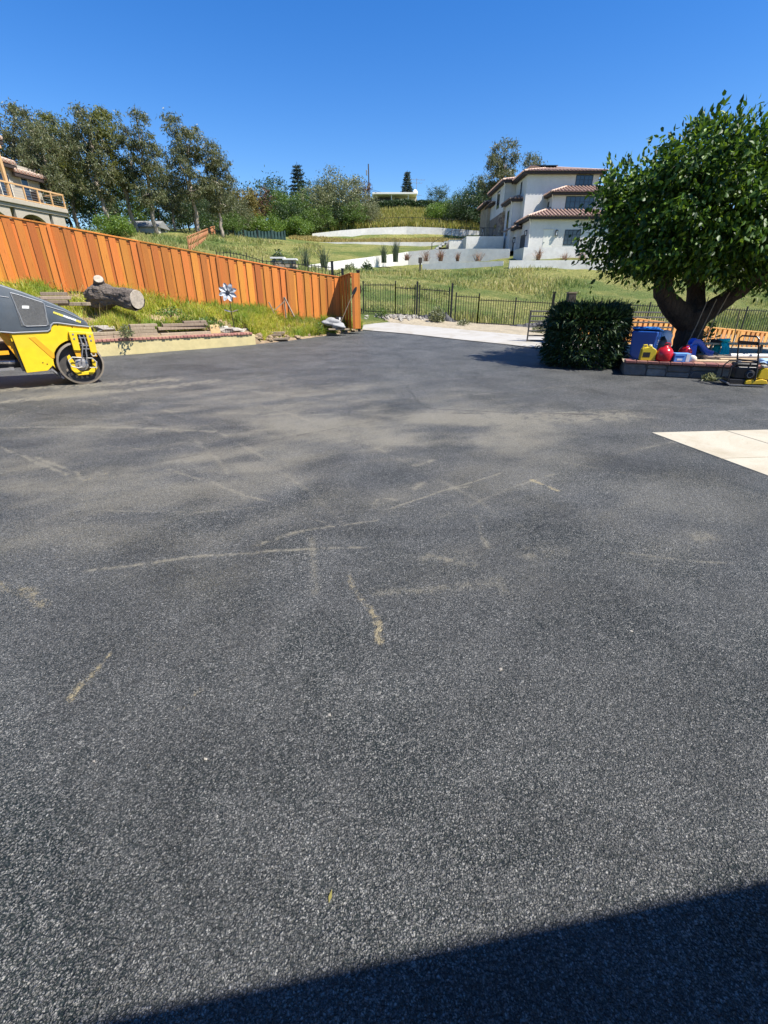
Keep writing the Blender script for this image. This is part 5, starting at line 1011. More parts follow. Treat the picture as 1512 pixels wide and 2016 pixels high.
# flat roofed house on the ridge
fh = thing('flat_house', 'low flat roofed pale house on the ridge above the hedge', 'house', (2, 121, 19))
MB().box((2.6, 123.5, 20.0), (9.2, 6, 2.0)).build('wall', M['shedwall'], fh); MB().box((2.3, 121.8, 21.15), (9.6, 9, .35)).build('roof', M['doorwhite'], fh, bevel=.03)
MB().box((-.3, 120.45, 20.05), (4.0, .1, 1.7)).build('window_band', M['frame_dark'], fh)
for x in (-2.2, 1.6, 5.2): MB().box((x, 117.8, 20.0), (.16, .16, 2.2)).build('post', M['doorwhite'], fh)
MB().box((2.9, 120.4, 20.3), (.9, .1, .9)).build('window', M['frame_dark'], fh); MB().box((4.6, 120.4, 19.6), (1.0, .1, .5)).build('window', M['frame_dark'], fh)
m = MB(); m.lathe([(0, .0), (.35, .05), (.55, .2), (.62, .35)], (0, 0, 0), 16, 'y'); o = m.build('dish', M['white']); o.location = (6.9, 119, 20.9); o.rotation_euler = (0, 0, .6); tag(o, 'white satellite dish at the right end of the flat roofed house', 'dish')
po = thing('utility_pole', 'thin dark utility pole standing behind the olive tree', 'pole', (-3.9, 140, 21)); MB().tube([(-3.7, 140, 20), (-3.9, 140, 31)], [.2, .13], 8).build('pole', M['dullwood'], po)
MB().box((-4.35, 140, 29.2), (.35, .35, 1.1)).build('transformer', M['castmetal'], po, bevel=.05); MB().beam((-4.3, 140, 26.8), (-3.6, 140, 26.8), .1, .1).build('bracket', M['dullwood'], po)
for k, (a, b) in enumerate((((-3.8, 139.8, 25.9), (5, 122, 21.4)), ((-3.8, 139.8, 25.6), (4, 122, 21.35)), ((-3.8, 140.2, 26.0), (-14, 150, 24.6)))):
    P_ = [Vector(a) + (Vector(b) - Vector(a)) * t + Vector((0, 0, -1.2 * t * (1 - t))) for t in np.linspace(0, 1, 10)]; o = MB().tube(P_, .035, 5).build('power_line', M['engine']); tag(o, ['upper power line from the pole to the flat roofed house', 'lower power line from the pole to the flat roofed house', 'power line leaving the pole to the left'][k], 'wire')
an = thing('antenna', 'tall thin television antenna right of the flat roofed house', 'antenna', (7.3, 125, 19)); MB().tube([(7.3, 125, 19), (7.35, 125, 25.2)], .06, 6).build('mast', M['castmetal'], an)
for z, L in ((24.9, 3.4), (24.3, 2.4), (22.0, 2.2)):
    MB().tube([(7.3 - L * .45, 125, z + .1), (7.3 + L * .55, 125, z)], .03, 5).build('boom', M['castmetal'], an)
    for k in range(5): x = 7.3 - L * .45 + L * k / 4; MB().tube([(x, 124.5, z + .05), (x, 125.5, z + .05)], .022, 5).build('element', M['castmetal'], an)

# ------------------------------------------------------------------ trees
def limb(m, p0, p1, r0, r1, rg, n=6, wob=.12, sides=9):
    p0, p1 = Vector(p0), Vector(p1); L = (p1 - p0).length; pts = []; rs = []
    for i in range(n + 1):
        f = i / n; q = p0 + (p1 - p0) * f; w = wob * L * math.sin(f * PI)
        pts.append(q + Vector((rg.uniform(-1, 1), rg.uniform(-1, 1), rg.uniform(-.5, .5))) * w * .6); rs.append((r0 + (r1 - r0) * f) * rg.uniform(.93, 1.07))
    m.tube(pts, rs, sides); return pts
def crown_points(lobes, clumps, per, spread, rg, shell=.55):
    """clump centres on the outer part of the ellipsoid lobes, leaves gathered round each"""
    vol = np.array([l[3] * l[4] * l[5] for l in lobes]) ** .7; vol = vol / vol.sum(); C = []; CC = []
    for l, f in zip(lobes, vol):
        k = max(3, int(clumps * f)); d = rg.normal(0, 1, (k, 3)); d /= np.linalg.norm(d, axis=1)[:, None]; r = shell + (1 - shell) * rg.uniform(0, 1, k) ** .6
        cc = np.array(l[:3]) + d * r[:, None] * np.array(l[3:6]); CC.append(cc)
        s = spread * rg.uniform(.6, 1.4, k); n = np.maximum(4, (per * rg.uniform(.5, 1.5, k)).astype(int))
        for c, sp, nn in zip(cc, s, n): C.append(c + rg.normal(0, 1, (nn, 3)) * sp * np.array([1, 1, .75]))
    return np.concatenate(C), np.concatenate(CC)
PROTO = {}
def tree_proto(key, lobes, trunk, leafmat_, barkmat, clumps, per, spread, leaf, lw, droop, seed, shell=.55, limbs=8):
    """crown mesh and trunk mesh in local coordinates, base at the origin"""
    rg = np.random.default_rng(seed); C, CC = crown_points(lobes, clumps, per, spread, rg, shell)
    D = rg.normal(0, 1, C.shape); D[:, 2] += droop; D /= np.linalg.norm(D, axis=1)[:, None]
    me = leaves_mesh(C, D, leaf, lw, rg); me.materials.append(leafmat_)
    m = MB(); r_ = random.Random(seed)
    for (p0, p1, r0, r1) in trunk: limb(m, p0, p1, r0, r1, r_, 6, .06, 8)
    forks = [Vector(t[1]) for t in trunk]
    for i in range(limbs):
        c = CC[int(r_.random() * len(CC))]; f = min(forks, key=lambda q: (q - Vector(c)).length); 
        if c[2] > .15 * forks[0].z: limb(m, f + (f * -.12), Vector(c) * .92 + f * .08, trunk[0][3] * .55, .03, r_, 5, .10, 6)
    tm = m.mesh('trunk', smooth=True); tm.materials.append(barkmat); PROTO[key] = (me, tm)
def tree(key, name, lb, x, y, s=1.0, rz=0.0, z=None, group=None, sz=None, cat='tree'):
    t = thing(name, lb, cat, (x, y, (T(x, y) if z is None else z) - .1), group=group); t.rotation_euler = (0, 0, rz); t.scale = (s, s, sz or s)
    link('crown', PROTO[key][0], t); link('trunk', PROTO[key][1], t); return t
# eucalyptus: leaning pale stems, loose hanging clumps
for i, (lean, sp) in enumerate(((.9, 1.0), (-.6, .9), (.2, 1.15), (1.6, .95))):
    rg = random.Random(40 + i); lob = []
    for k in range(9):
        f = .35 + .62 * k / 8; a = k * 2.4 + i; rr_ = (1.5 - .9 * abs(f - .62)) * sp; lob.append((lean * f + math.cos(a) * rr_ * .75, math.sin(a) * rr_ * .75, 10 * f, rr_ * .95, rr_ * .95, 1.25))
    tree_proto('euc%d' % i, lob, [((0, 0, 0), (lean * .45, .1, 4.6), .24, .16), ((lean * .3, 0, 3.0), (lean * .3 - 1.1, .4, 6.6), .14, .07), ((lean * .45, .1, 4.5), (lean * .8 + .5, 0, 8.2), .15, .05)], M['euc'] if i != 3 else M['eucgreen'], M['eucbark'], 148, 60, .25, .34, .085, -.9, 50 + i, .35, 9)
EU = [(-33.5, 50, 'euc0', .90, 'tall dark eucalyptus farthest left behind the balcony house'), (-29.6, 49, 'euc2', .86, 'broad eucalyptus rising behind the balcony house roof'), (-26.2, 51, 'euc1', .90, 'leaning eucalyptus with pale stems right of the balcony house'), (-24.9, 54, 'euc3', .94, 'yellow green eucalyptus left of the shed'), (-22.7, 53, 'euc0', .88, 'eucalyptus with bushy top standing above the shed'), (-28.0, 46.5, 'euc1', .72, 'low eucalyptus with thin slanting stems beside the balcony house'),
      (-20.6, 59, 'euc2', 1.0, 'tall eucalyptus with open top right of the shed'), (-18.4, 60.5, 'euc1', .84, 'shorter eucalyptus at the right end of the row'), (-24.2, 62, 'euc2', .62, 'small eucalyptus behind the shed roof'), (-31.5, 55, 'euc3', .90, 'tall eucalyptus behind the leftmost ones')]
for i, (x, y, k, s, lb) in enumerate(EU): tree(k, 'eucalyptus', lb, x, y, s, i * 1.3 if i not in (2,) else .2, group='eucalyptus trees on the left ridge')
tree('euc1', 'eucalyptus', 'eucalyptus top showing over the left roof of the white house', 18.2, 84, 1.22, .5, z=9.3, group='eucalyptus behind the white house'); tree('euc1', 'eucalyptus', 'smaller eucalyptus top over the white house roof ridge', 22.6, 86, 1.12, 2.2, z=9.0, group='eucalyptus behind the white house')
# broad leafed trees and shrubs of the ridge
def bushy(key, w, h, leafm, seed, per=40, clumps=130, leaf=.34, squat=False):
    rg = random.Random(seed); lob = []
    for k in range(8): a = k * 2.4 + seed; f = .25 + .65 * k / 7; q = w * (.62 - .35 * abs(f - .45)); lob.append((math.cos(a) * q * .7, math.sin(a) * q * .7, h * f, q * .8, q * .8, h * .20))
    tree_proto(key, lob, [((0, 0, 0), (.1, 0, h * .4), .16 * h / 6, .10 * h / 6), ((.1, 0, h * .35), (-.3 * w * .5, .2, h * .7), .09, .04)], leafm, M['bark'], clumps, per, w * .09, leaf, leaf * .42, -.1, seed, .5, 6)
bushy('dark', 5, 6.5, M['darkgreen'], 61); bushy('mid', 5, 6, M['midgreen'], 62); bushy('olive', 6, 7, M['olive'], 63, 46, 150); bushy('ochre', 4.5, 5.5, M['ochreleaf'], 64); bushy('bright', 4, 3, M['bright'], 65); bushy('rust', 3.5, 6, M['rustleaf'], 66, 26, 90); bushy('pale', 5, 6.5, M['euc'], 67)
# needle trees
def conifer(key, h, w, seed, tiers=13):
    rg = np.random.default_rng(seed); C = []; D = []; m = MB(); m.tube([(0, 0, 0), (0, 0, h)], [.16, .03], 7)
    for k in range(tiers):
        f = k / tiers; z = h * (.22 + .76 * f); L = w * (1 - f) ** .8 * rg.uniform(.7, 1.1) + .25
        for j in range(6):
            a = j * 1.047 + k * .7 + rg.uniform(-.3, .3); l = L * rg.uniform(.6, 1.1); n = int(46 * l) + 8; q = rg.uniform(.1, 1, n) * l; tip = np.array([math.cos(a), math.sin(a), -.12 + .25 * f])
            C.append(np.outer(q, tip) + np.array([0, 0, z]) + rg.normal(0, .11, (n, 3)) * np.array([1, 1, .5])); d = rg.normal(0, .6, (n, 3)) + tip; D.append(d); m.tube([(0, 0, z), tuple(np.array([0, 0, z]) + tip * l)], [.04, .012], 5)
    C = np.concatenate(C); D = np.concatenate(D); D /= np.linalg.norm(D, axis=1)[:, None]; me = leaves_mesh(C, D, .34, .13, rg); me.materials.append(M['conifer']); tm = m.mesh('trunk'); tm.materials.append(M['bark']); PROTO[key] = (me, tm)
conifer('con0', 9, 2.6, 71); conifer('con1', 9, 2.2, 72, 16)
G2 = 'trees along the ridge'
RT = [('pale', -25.3, 80, 1.05, 'grey green bushy tree right of the eucalyptus row'), ('pale', -27.6, 83, .95, 'tall grey green tree at the left end of the ridge trees'), ('ochre', -21.9, 86, .98, 'ochre leafed tree above the green screen'), ('ochre', -23.6, 85, .95, 'smaller ochre tree behind the green screen'), ('rust', -19.4, 88, .95, 'bare brownish tree in the ridge row'), ('pale', -22.5, 79, .8, 'low grey tree directly behind the green screen'),
      ('dark', -22.8, 108, 1.32, 'tall dark tree standing highest left of the conifer'), ('mid', -20.2, 106, 1.0, 'dark green tree right of the tallest ridge tree'), ('mid', -16.2, 88, .86, 'round green tree above the right end of the screen'), ('mid', -13.9, 90, .85, 'round green tree left of the silver olive tree'), ('olive', -11.6, 92, .85, 'silver green tree in the middle of the ridge row'), ('dark', -12.8, 104, 1.0, 'dark tree tops behind the silver green tree'), ('dark', -9.8, 96, .9, 'dark tree between the two silver trees'),
      ('olive', -6.6, 94, 1.02, 'large round silver olive tree left of the grass slope'), ('olive', -3.9, 95.5, .62, 'grey green tree against the hedge left end'), ('rust', -4.6, 101, .95, 'rust brown tree behind the big olive tree'), ('dark', -7.6, 91, .62, 'low dark bush in front of the big olive tree'), ('mid', -10.4, 88.5, .62, 'low green bush left of the arched wall'), ('mid', -12.6, 86.5, .55, 'low green bush at the left end of the arched wall'), ('dark', -15.0, 85.5, .7, 'dark green bush right of the screen'), ('bright', -17.5, 79, .8, 'bright green shrub behind the screen'), ('bright', -20.3, 79, .7, 'second bright green shrub behind the screen'), ('bright', -13.9, 83.5, .8, 'small bright green shrub near the arched wall end'),
      ('mid', -5.1, 90.3, .6, 'low green shrub under the big olive tree'), ('olive', -2.4, 92, .42, 'small grey shrub at the left edge of the grass slope'), ('dark', 10.6, 108, .6, 'dark round tree right of the antenna'), ('mid', 10.8, 96.5, .5, 'green shrub at the right edge of the grass slope'), ('bright', 9.8, 95, .8, 'bright leafy shrub on the grass slope right side'),
      ('dark', 14.6, 95, .74, 'dark bushy tree left of the white house'), ('mid', 12.8, 97, .62, 'green tree at the left of the white house group'), ('dark', 17.0, 97, .95, 'tall dark tree just left of the stone entry'), ('dark', 12.4, 93, .55, 'low dark bush left of the white house'), ('dark', 16.4, 92.5, .85, 'dark bush behind the stone entry'),
      ('dark', -27.5, 66, .85, 'dark tree under the eucalyptus behind the shed'), ('dark', -24.0, 68, .75, 'dark tree right of the shed'), ('mid', -29.0, 62, .7, 'dark green tree left of the shed'), ('dark', -31.0, 58, .9, 'dark tree in the shade between eucalyptus stems'), ('mid', -20.5, 72.5, .45, 'low green shrub at the foot of the last eucalyptus'), ('mid', -23.2, 72, .4, 'low green shrub by the lattice top end'), ('dark', -35, 60, 1.0, 'dark tree behind the leftmost eucalyptus'), ('pale', -20.6, 76, .62, 'grey bush beside the last eucalyptus'), ('pale', -27.3, 75, .85, 'grey green tree filling the gap between eucalyptus trees'), ('bright', -23.6, 47.0, .5, 'yellow green shrub at the corner of the balcony house')]
for i, (k, x, y, s, lb) in enumerate(RT): tree(k, 'ridge_tree' if s > .6 and k not in ('bright',) else 'shrub', lb, x, y, s, i * .9, group=G2, cat='tree' if s > .6 and k != 'bright' else 'shrub')
tree('con0', 'conifer', 'dark layered conifer standing above the ridge trees', -18.3, 118, 1.25, 0, z=15.6, group='conifers on the skyline'); tree('con1', 'conifer', 'dark layered conifer behind the flat roofed house', 5.6, 134, 1.05, 1, z=19.2, group='conifers on the skyline')
tree('con1', 'conifer', 'thin pointed conifer top left of the tallest ridge tree', -27, 112, .85, 2, z=13.5, sz=.85, group='conifers on the skyline'); tree('con1', 'conifer', 'thin conifer top over the ochre trees', -31.5, 112, .8, 2.5, z=13.5, group='conifers on the skyline')
tree('euc1', 'eucalyptus', 'slender dark eucalyptus left of the stone entry of the white house', 17.6, 96, .70, 1.0, group='eucalyptus behind the white house')
# hedge in front of the flat house
rgn = np.random.default_rng(17)
def hedge(name, lb, x0, x1, y, h, d, mtl, n, seed, leaf=.3):
    rg = np.random.default_rng(seed); x = rg.uniform(x0, x1, n); top = h * (.8 + .35 * fbm(x * .5, x * 0 + seed, seed)); z = rg.uniform(0, 1, n) ** .6 * top; yy = y + rg.uniform(-d, d, n) * np.sqrt(np.clip(1 - (z / top) ** 4, 0.1, 1))
    b = (x0 + x1) / 2; zb = tz(x, np.full(n, y)); C = np.stack([x, yy, zb + z], -1); D = rg.normal(0, 1, (n, 3)); D[:, 2] += .3; D /= np.linalg.norm(D, axis=1)[:, None]
    t = thing(name, lb, 'hedge', (b, y, T(b, y))); me = leaves_mesh(C - np.array([b, y, T(b, y)]), D, leaf, leaf * .45, rg); o = link('foliage', me, t, mtl); o['kind'] = 'stuff'
    for k in range(int((x1 - x0) / 1.5)):
        xs = x0 + .7 + k * 1.5; zz = T(xs, y); MB().tube([(xs, y, zz - .2), (xs + .1, y, zz + h * .7)], [.07, .03], 6).build('stem', M['bark'], t)
    return t
hedge('clipped_hedge', 'long dark clipped hedge below the flat roofed house', -2.5, 12.5, 104, 1.7, .8, M['darkgreen'], 9000, 5, .34); hedge('clipped_hedge', 'olive green hedge top right of the flat house', 8.5, 16.5, 101.5, 1.6, .9, M['midgreen'], 5000, 6, .34)

# ------------------------------------------------------------------ mulberry tree
mt = thing('mulberry_tree', 'big dark green mulberry tree with forked trunk in the stone planter', 'tree', (7.9, 12.6, .1)); rg = random.Random(3); tr = MB()
def lp(*q): return [Vector(p) for p in q]
def poly_limb(m, pts, rs, sides=14, wob=.02):
    P = [Vector(p) for p in pts]; n = 5; out = []; rad = []
    for i in range(len(P) - 1):
        p0, p1, p2, p3 = P[max(0, i - 1)], P[i], P[i + 1], P[min(len(P) - 1, i + 2)]
        for k in range(n):
            t = k / n; q = .5 * ((2 * p1) + (p2 - p0) * t + (2 * p0 - 5 * p1 + 4 * p2 - p3) * t * t + (3 * p1 - p0 - 3 * p2 + p3) * t ** 3); out.append(q + Vector((rg.uniform(-wob, wob), rg.uniform(-wob, wob), 0))); rad.append((rs[i] + (rs[i + 1] - rs[i]) * t) * rg.uniform(.95, 1.05))
    out.append(P[-1]); rad.append(rs[-1]); m.tube(out, rad, sides)
poly_limb(tr, [(7.9, 12.6, 0), (7.88, 12.6, .35), (7.85, 12.6, .8), (7.82, 12.6, 1.2)], [.42, .32, .30, .34], 18)
poly_limb(tr, [(7.75, 12.6, 1.0), (7.15, 12.5, 1.35), (6.8, 12.4, 1.75), (6.75, 12.4, 2.4), (6.95, 12.4, 3.2), (6.9, 12.3, 4.0)], [.30, .24, .21, .18, .13, .06])
poly_limb(tr, [(7.85, 12.6, 1.05), (7.95, 12.9, 1.6), (7.9, 13.1, 2.4), (8.2, 13.3, 3.4), (8.1, 13.2, 4.3)], [.28, .20, .17, .12, .05])
poly_limb(tr, [(7.95, 12.6, 1.05), (8.35, 12.4, 1.45), (8.8, 12.3, 1.85), (9.4, 12.2, 2.5), (10.0, 12.2, 3.4)], [.26, .20, .16, .12, .05])
poly_limb(tr, [(6.78, 12.4, 2.0), (6.1, 12.1, 2.6), (5.5, 11.9, 3.1)], [.13, .09, .04], 9); poly_limb(tr, [(6.9, 12.4, 2.9), (6.6, 11.6, 3.5), (6.3, 11.1, 3.9)], [.11, .08, .03], 9); poly_limb(tr, [(9.0, 12.3, 1.85), (9.2, 11.5, 2.6), (9.0, 10.9, 3.3)], [.13, .09, .03], 9); poly_limb(tr, [(7.9, 13.1, 2.4), (7.4, 13.9, 3.2), (7.0, 14.2, 3.9)], [.11, .08, .03], 9)
tr.build('trunk', M['bark'], mt, smooth=True)
LB_ = [(7.2, 12.4, 3.75, 2.0, 2.2, 1.15), (9.3, 12.3, 4.0, 1.9, 2.1, 1.2), (5.75, 12.2, 3.25, 1.05, 1.5, .95), (6.6, 11.6, 4.3, 1.2, 1.2, .65), (8.4, 11.6, 4.45, 1.4, 1.2, .7), (10.4, 12.2, 4.3, 1.5, 1.6, 1.0), (6.2, 11.6, 2.6, .95, 1.0, .6), (8.6, 11.4, 3.0, 1.5, 1.1, .8), (10.2, 11.6, 2.9, 1.3, 1.0, .8), (7.3, 13.6, 3.2, 1.8, 1.2, 1.0), (11.4, 12.4, 3.6, 1.2, 1.4, 1.1), (7.3, 11.0, 3.3, 1.1, .8, .8), (9.7, 11.6, 2.35, 1.1, .9, .5), (11.0, 11.9, 2.5, 1.2, 1.0, .7), (8.7, 11.2, 2.45, .9, .7, .45), (12.4, 12.2, 3.2, 1.2, 1.3, 1.2), (9.2, 12.9, 2.4, 1.0, .9, .45), (7.1, 11.7, 2.35, .8, .7, .45), (7.9, 12.0, 2.35, 1.0, .9, .5), (6.1, 12.4, 2.35, .8, .8, .5), (10.3, 12.2, 2.2, 1.2, .9, .5)]
rgn = np.random.default_rng(23); LB_[0:0] = [(9.0, 11.8, 4.85, .75, .7, .45), (10.7, 12, 4.95, .8, .8, .45), (6.9, 12, 4.75, .6, .6, .4), (5.2, 12.2, 3.9, .5, .6, .4)]; LB_ = [(a, b, 1.9 + (c - 1.9) * .86, d, e, f * .92) for a, b, c, d, e, f in LB_]; C, CC = crown_points(LB_, 900, 62, .16, rgn, .4)
# upright leafy shoots along the top and hanging sprays along the rim
SH = []
for k in range(260):
    l = LB_[:-8][rgn.integers(0, len(LB_) - 8)] if True else LB_[rgn.integers(0, len(LB_))]; a = rgn.uniform(0, 2 * PI); q = math.sqrt(rgn.uniform(0, 1)) * .85; b = np.array([l[0] + math.cos(a) * q * l[3], l[1] + math.sin(a) * q * l[4], l[2] + l[5] * math.sqrt(1 - q * q) * .92]); d = np.array([rgn.normal(0, .3) + .15, rgn.normal(0, .3), 1.0]); n = 12; f = np.linspace(0, .5, n)[:, None]; SH.append(b + f * d * rgn.uniform(.4, .95) + rgn.normal(0, .045, (n, 3)))
for k in range(90):
    a = rgn.uniform(0, 2 * PI); l = LB_[rgn.integers(0, len(LB_))]; b = np.array([l[0] + math.cos(a) * l[3] * .95, l[1] + math.sin(a) * l[4] * .95, l[2] - .2 * l[5]]); d = np.array([math.cos(a) * .5, math.sin(a) * .5, -.9]); n = 11; f = np.linspace(0, .55, n)[:, None]; SH.append(b + f * d + rgn.normal(0, .05, (n, 3)))
nC = len(C); nUp = sum(len(q) for q in SH[:260]); C = np.concatenate([C] + SH); cen = np.array([7.9, 12.3, 3.4])
out = C - cen; out /= np.linalg.norm(out, axis=1)[:, None]; D = out * .55 + rgn.normal(0, .55, C.shape); D[:, 2] -= .65; D[nC:nC + nUp, 2] += 1.25; D /= np.linalg.norm(D, axis=1)[:, None]
# the leaves that show largest are parts of their own
near = np.argsort((C[:, 1] * 1.0 + .25 * np.abs(C[:, 0] - 7.5) - .12 * C[:, 2]))[:300]; keep = np.ones(len(C), bool); keep[near] = False
me = leaves_mesh(C[keep] - np.array([7.9, 12.6, .1]), D[keep], .125, .062, rgn, .25, 'fold'); o = link('crown', me, mt, M['mulberry']); o['kind'] = 'stuff'
lm = [leaves_mesh(np.zeros((1, 3)), np.array([[0, 0, -1.0]]), .14, .072, np.random.default_rng(i), .25, 'fold') for i in range(4)]
for q in lm: q.materials.append(M['mulberry'])
for k, i in enumerate(near):
    o = link('leaf', lm[k % 4], mt); o.location = Vector(C[i]) - ORG[mt]; o.rotation_euler = Vector(D[i]).to_track_quat('-Z', 'Y').to_euler()
    o.rotation_euler.rotate_axis('Z', rgn.uniform(0, 6.28))
# ------------------------------------------------------------------ oleander bush
ob = thing('oleander_bush', 'dense dark rounded oleander bush left of the stone planter', 'bush', (4.9, 11.9, 0)); rgn = np.random.default_rng(31); n = 17000
a = rgn.uniform(0, 2 * PI, n); q = np.sqrt(rgn.uniform(.35, 1, n)); z = rgn.uniform(.02, 1, n) ** .8; ex = .97 * (1 - .22 * z ** 4) * (.9 + .1 * np.minimum(1, z * 5)); bump_ = .92 + .16 * fbm(a * 1.5 + 3, z * 4, 8)
sup = (np.abs(np.cos(a)) ** 2.4 + np.abs(np.sin(a)) ** 2.4) ** (-1 / 2.4)
C = np.stack([np.cos(a) * q * ex * sup * .93 * bump_, np.sin(a) * q * ex * .88 * sup * bump_, z * 1.30 * (.97 + .08 * fbm(a * 2, a * 0, 5))], -1); tpm = rgn.uniform(0, 1, n) < .3
rq = np.hypot(C[tpm, 0], C[tpm, 1]); C[tpm, 2] = 1.33 - .30 * rq ** 3 + rgn.normal(0, .07, tpm.sum()) - np.abs(rgn.normal(0, .08, tpm.sum())) + .16 * (fbm(C[tpm, 0] * 3, C[tpm, 1] * 3, 4) - .5)
SHT = []
for k in range(70):
    aa = rgn.uniform(0, 6.28); q_ = math.sqrt(rgn.uniform(0, 1)) * .9; top_ = rgn.uniform(0, 1) < .6; b_0 = np.array([math.cos(aa) * q_, math.sin(aa) * q_ * .85, 1.2 - .25 * q_ ** 3]) if top_ else np.array([math.cos(aa) * .93, math.sin(aa) * .82, rgn.uniform(.2, 1.1)])
    d_0 = np.array([rgn.normal(0, .35), rgn.normal(0, .35), 1]) if top_ else np.array([math.cos(aa), math.sin(aa), rgn.uniform(-.2, .5)]); SHT.append(b_0 + np.linspace(0, rgn.uniform(.10, .26), 16)[:, None] * d_0 + rgn.normal(0, .02, (16, 3)))
C = np.concatenate([C] + SHT); n = len(C)
D = C.copy(); D[:, 2] = 0; D /= np.linalg.norm(D, axis=1)[:, None] + 1e-6; D = D * .6 + rgn.normal(0, .45, C.shape); D[:, 2] += np.where(C[:, 2] > 1.1, .9, -.35); D /= np.linalg.norm(D, axis=1)[:, None]
o = link('foliage', leaves_mesh(C, D, .15, .03, rgn, .12), ob, M['oleander']); o['kind'] = 'stuff'
for k in range(16):
    aa = rg.uniform(0, 6.28); r0 = rg.uniform(.1, .5); o = MB().tube([(4.9 + math.cos(aa) * r0, 11.9 + math.sin(aa) * r0, 0), (4.9 + math.cos(aa) * r0 * 1.4, 11.9 + math.sin(aa) * r0 * 1.4, 1.15)], [.022, .01], 6).build('stem', M['bark'], ob)

# ------------------------------------------------------------------ tandem roller
ro = thing('road_roller', 'yellow and slate grey tandem road roller with smooth steel drum', 'road roller', (-5.97, 9.21, 0), R(39))
EX, EY, EZ = Vector((1, 0, 0)), Vector((0, 1, 0)), Vector((0, 0, 1)); RW = 1.2; DC = Vector((.10, 0, .39)); DR = .39
def ring_xy(r, n=40): return [(DC.x + r * math.cos(2 * PI * i / n), DC.z + r * math.sin(2 * PI * i / n)) for i in range(n)]
def drum(cx, name):
    m = MB(); m.lathe([(DR - .03, .0), (DR, .006), (DR, RW - .006), (DR - .03, RW), (DR - .035, RW - .05)], (cx, 0, DC.z), 56, 'y'); s = m.build(name, M['drumsteel'], ro, smooth=False)
    for p in s.data.polygons: p.use_smooth = abs(p.normal.y) < .5
    m = MB(); m.lathe([(DR - .03, .0), (DR - .034, .11), (.0, .11)], (cx, 0, DC.z), 48, 'y'); m.build('drum_disc', M['drumdark'], s); m = MB(); m.lathe([(DR - .034, RW - .05), (.0, RW - .05)], (cx, 0, DC.z), 48, 'y'); m.build('drum_disc', M['drumdark'], s)
    m = MB()
    for k in range(7):
        a = 3.6 + k * .33; m.prism([(-.02, -.03), (.025, -.02), (.01, .035), (-.02, .02)], (cx + math.cos(a) * .27, .095, DC.z + math.sin(a) * .27), EX, EY, 0, .012)
    m.build('drum_lug', M['drumsteel'], s)
    return s
drum(DC.x, 'front_drum'); drum(DC.x - 2.05, 'rear_drum')
# hood with a light lower lip
hood = [(-1.02, 1.30), (-.98, 1.72), (-.86, 1.79), (-.77, 1.765), (-.50, 1.655), (-.16, 1.495), (.07, 1.375), (.22, 1.275), (.32, 1.185), (.385, 1.11), (.40, 1.04), (.20, 1.07), (-.09, 1.125), (-.16, 1.125), (-.205, 1.09), (-.235, 1.02), (-.28, .99), (-.80, .985), (-.98, 1.01)]
ho = MB().prism(hood, (0, 0, 0), EX, EY, .03, RW - .03).build('hood', M['hoodgrey'], ro, bevel=.03, seg=3, angle=40)
for q in ho.data.polygons: q.use_smooth = True
lip = [(.40, 1.04), (.20, 1.07), (-.09, 1.125), (-.16, 1.125), (-.205, 1.09), (-.235, 1.02), (-.28, .99), (-.80, .985), (-.98, 1.01)]
MB().tube([(a, .035, b) for a, b in lip], .014, 8).build('hood_lip', M['hoodtrim'], ho)
MB().tube([(-.95, .032, 1.60), (-.70, .028, 1.555)], .007, 6).build('hood_crease', M['hoodtrim'], ho); MB().tube([(-.20, .028, 1.415), (.05, .028, 1.325), (.33, .03, 1.165)], .007, 6).build('hood_crease', M['hoodtrim'], ho)
gr = [(-.66, 1.63), (-.56, 1.60), (-.24, 1.475), (-.215, 1.45), (-.25, 1.10), (-.28, 1.085), (-.58, 1.085), (-.61, 1.11)]
go = MB().prism(gr, (0, 0, 0), EX, EY, .021, .034).build('grille', M['engine'], ho); MB().tube([(a, .024, b) for a, b in gr + gr[:1]], .010, 6).build('grille_frame', M['hoodtrim'], go)
m = MB()
for k in range(34):
    z = 1.10 + k * .0155; xl = np.interp(z, [1.085, 1.63], [-.60, -.655]); xr = np.interp(z, [1.085, 1.475, 1.63], [-.26, -.24, -.62])
    if xr - xl > .03: m.beam((xl, .0185, z), (xr, .0185, z), .005, .006)
for k in range(26):
    x = -.645 + k * .0165; zt = np.interp(x, [-.66, -.24], [1.62, 1.47]); m.beam((x, .0185, 1.09), (x, .0185, zt), .005, .006)
m.build('grille_mesh', mat('grey_grille_wire', (.19, .19, .18), .5, .2, 20, .0), go)
MB().prism([(-.56, 1.38), (-.46, 1.375), (-.45, 1.42), (-.55, 1.425)], (0, 0, 0), EX, EY, .012, .016).build('grille_sticker', M['decal_w'], go)
# lettering too blurred to read: short strokes in yellow, white, pale yellow
dA, dB = Vector((-.11, .0275, 1.315)), Vector((.285, .0275, 1.135)); du = (dB - dA).normalized(); dw = Vector((-du.z, 0, du.x)); rg = random.Random(6); L = (dB - dA).length; dec = {'decal_y': MB(), 'decal_w': MB()}
x = 0
while x < L:
    w = rg.uniform(.010, .022); key = 'decal_y' if x < L * .33 or x > L * .78 else 'decal_w'; h0_ = rg.uniform(-.002, .004); dec[key].obox(dA, du, EY, (x, x + w), (-.026 + h0_, .010), (-.004, .002), dw); x += w + rg.uniform(.002, .006)
for k, q in dec.items(): q.build('lettering', M[k], ho)
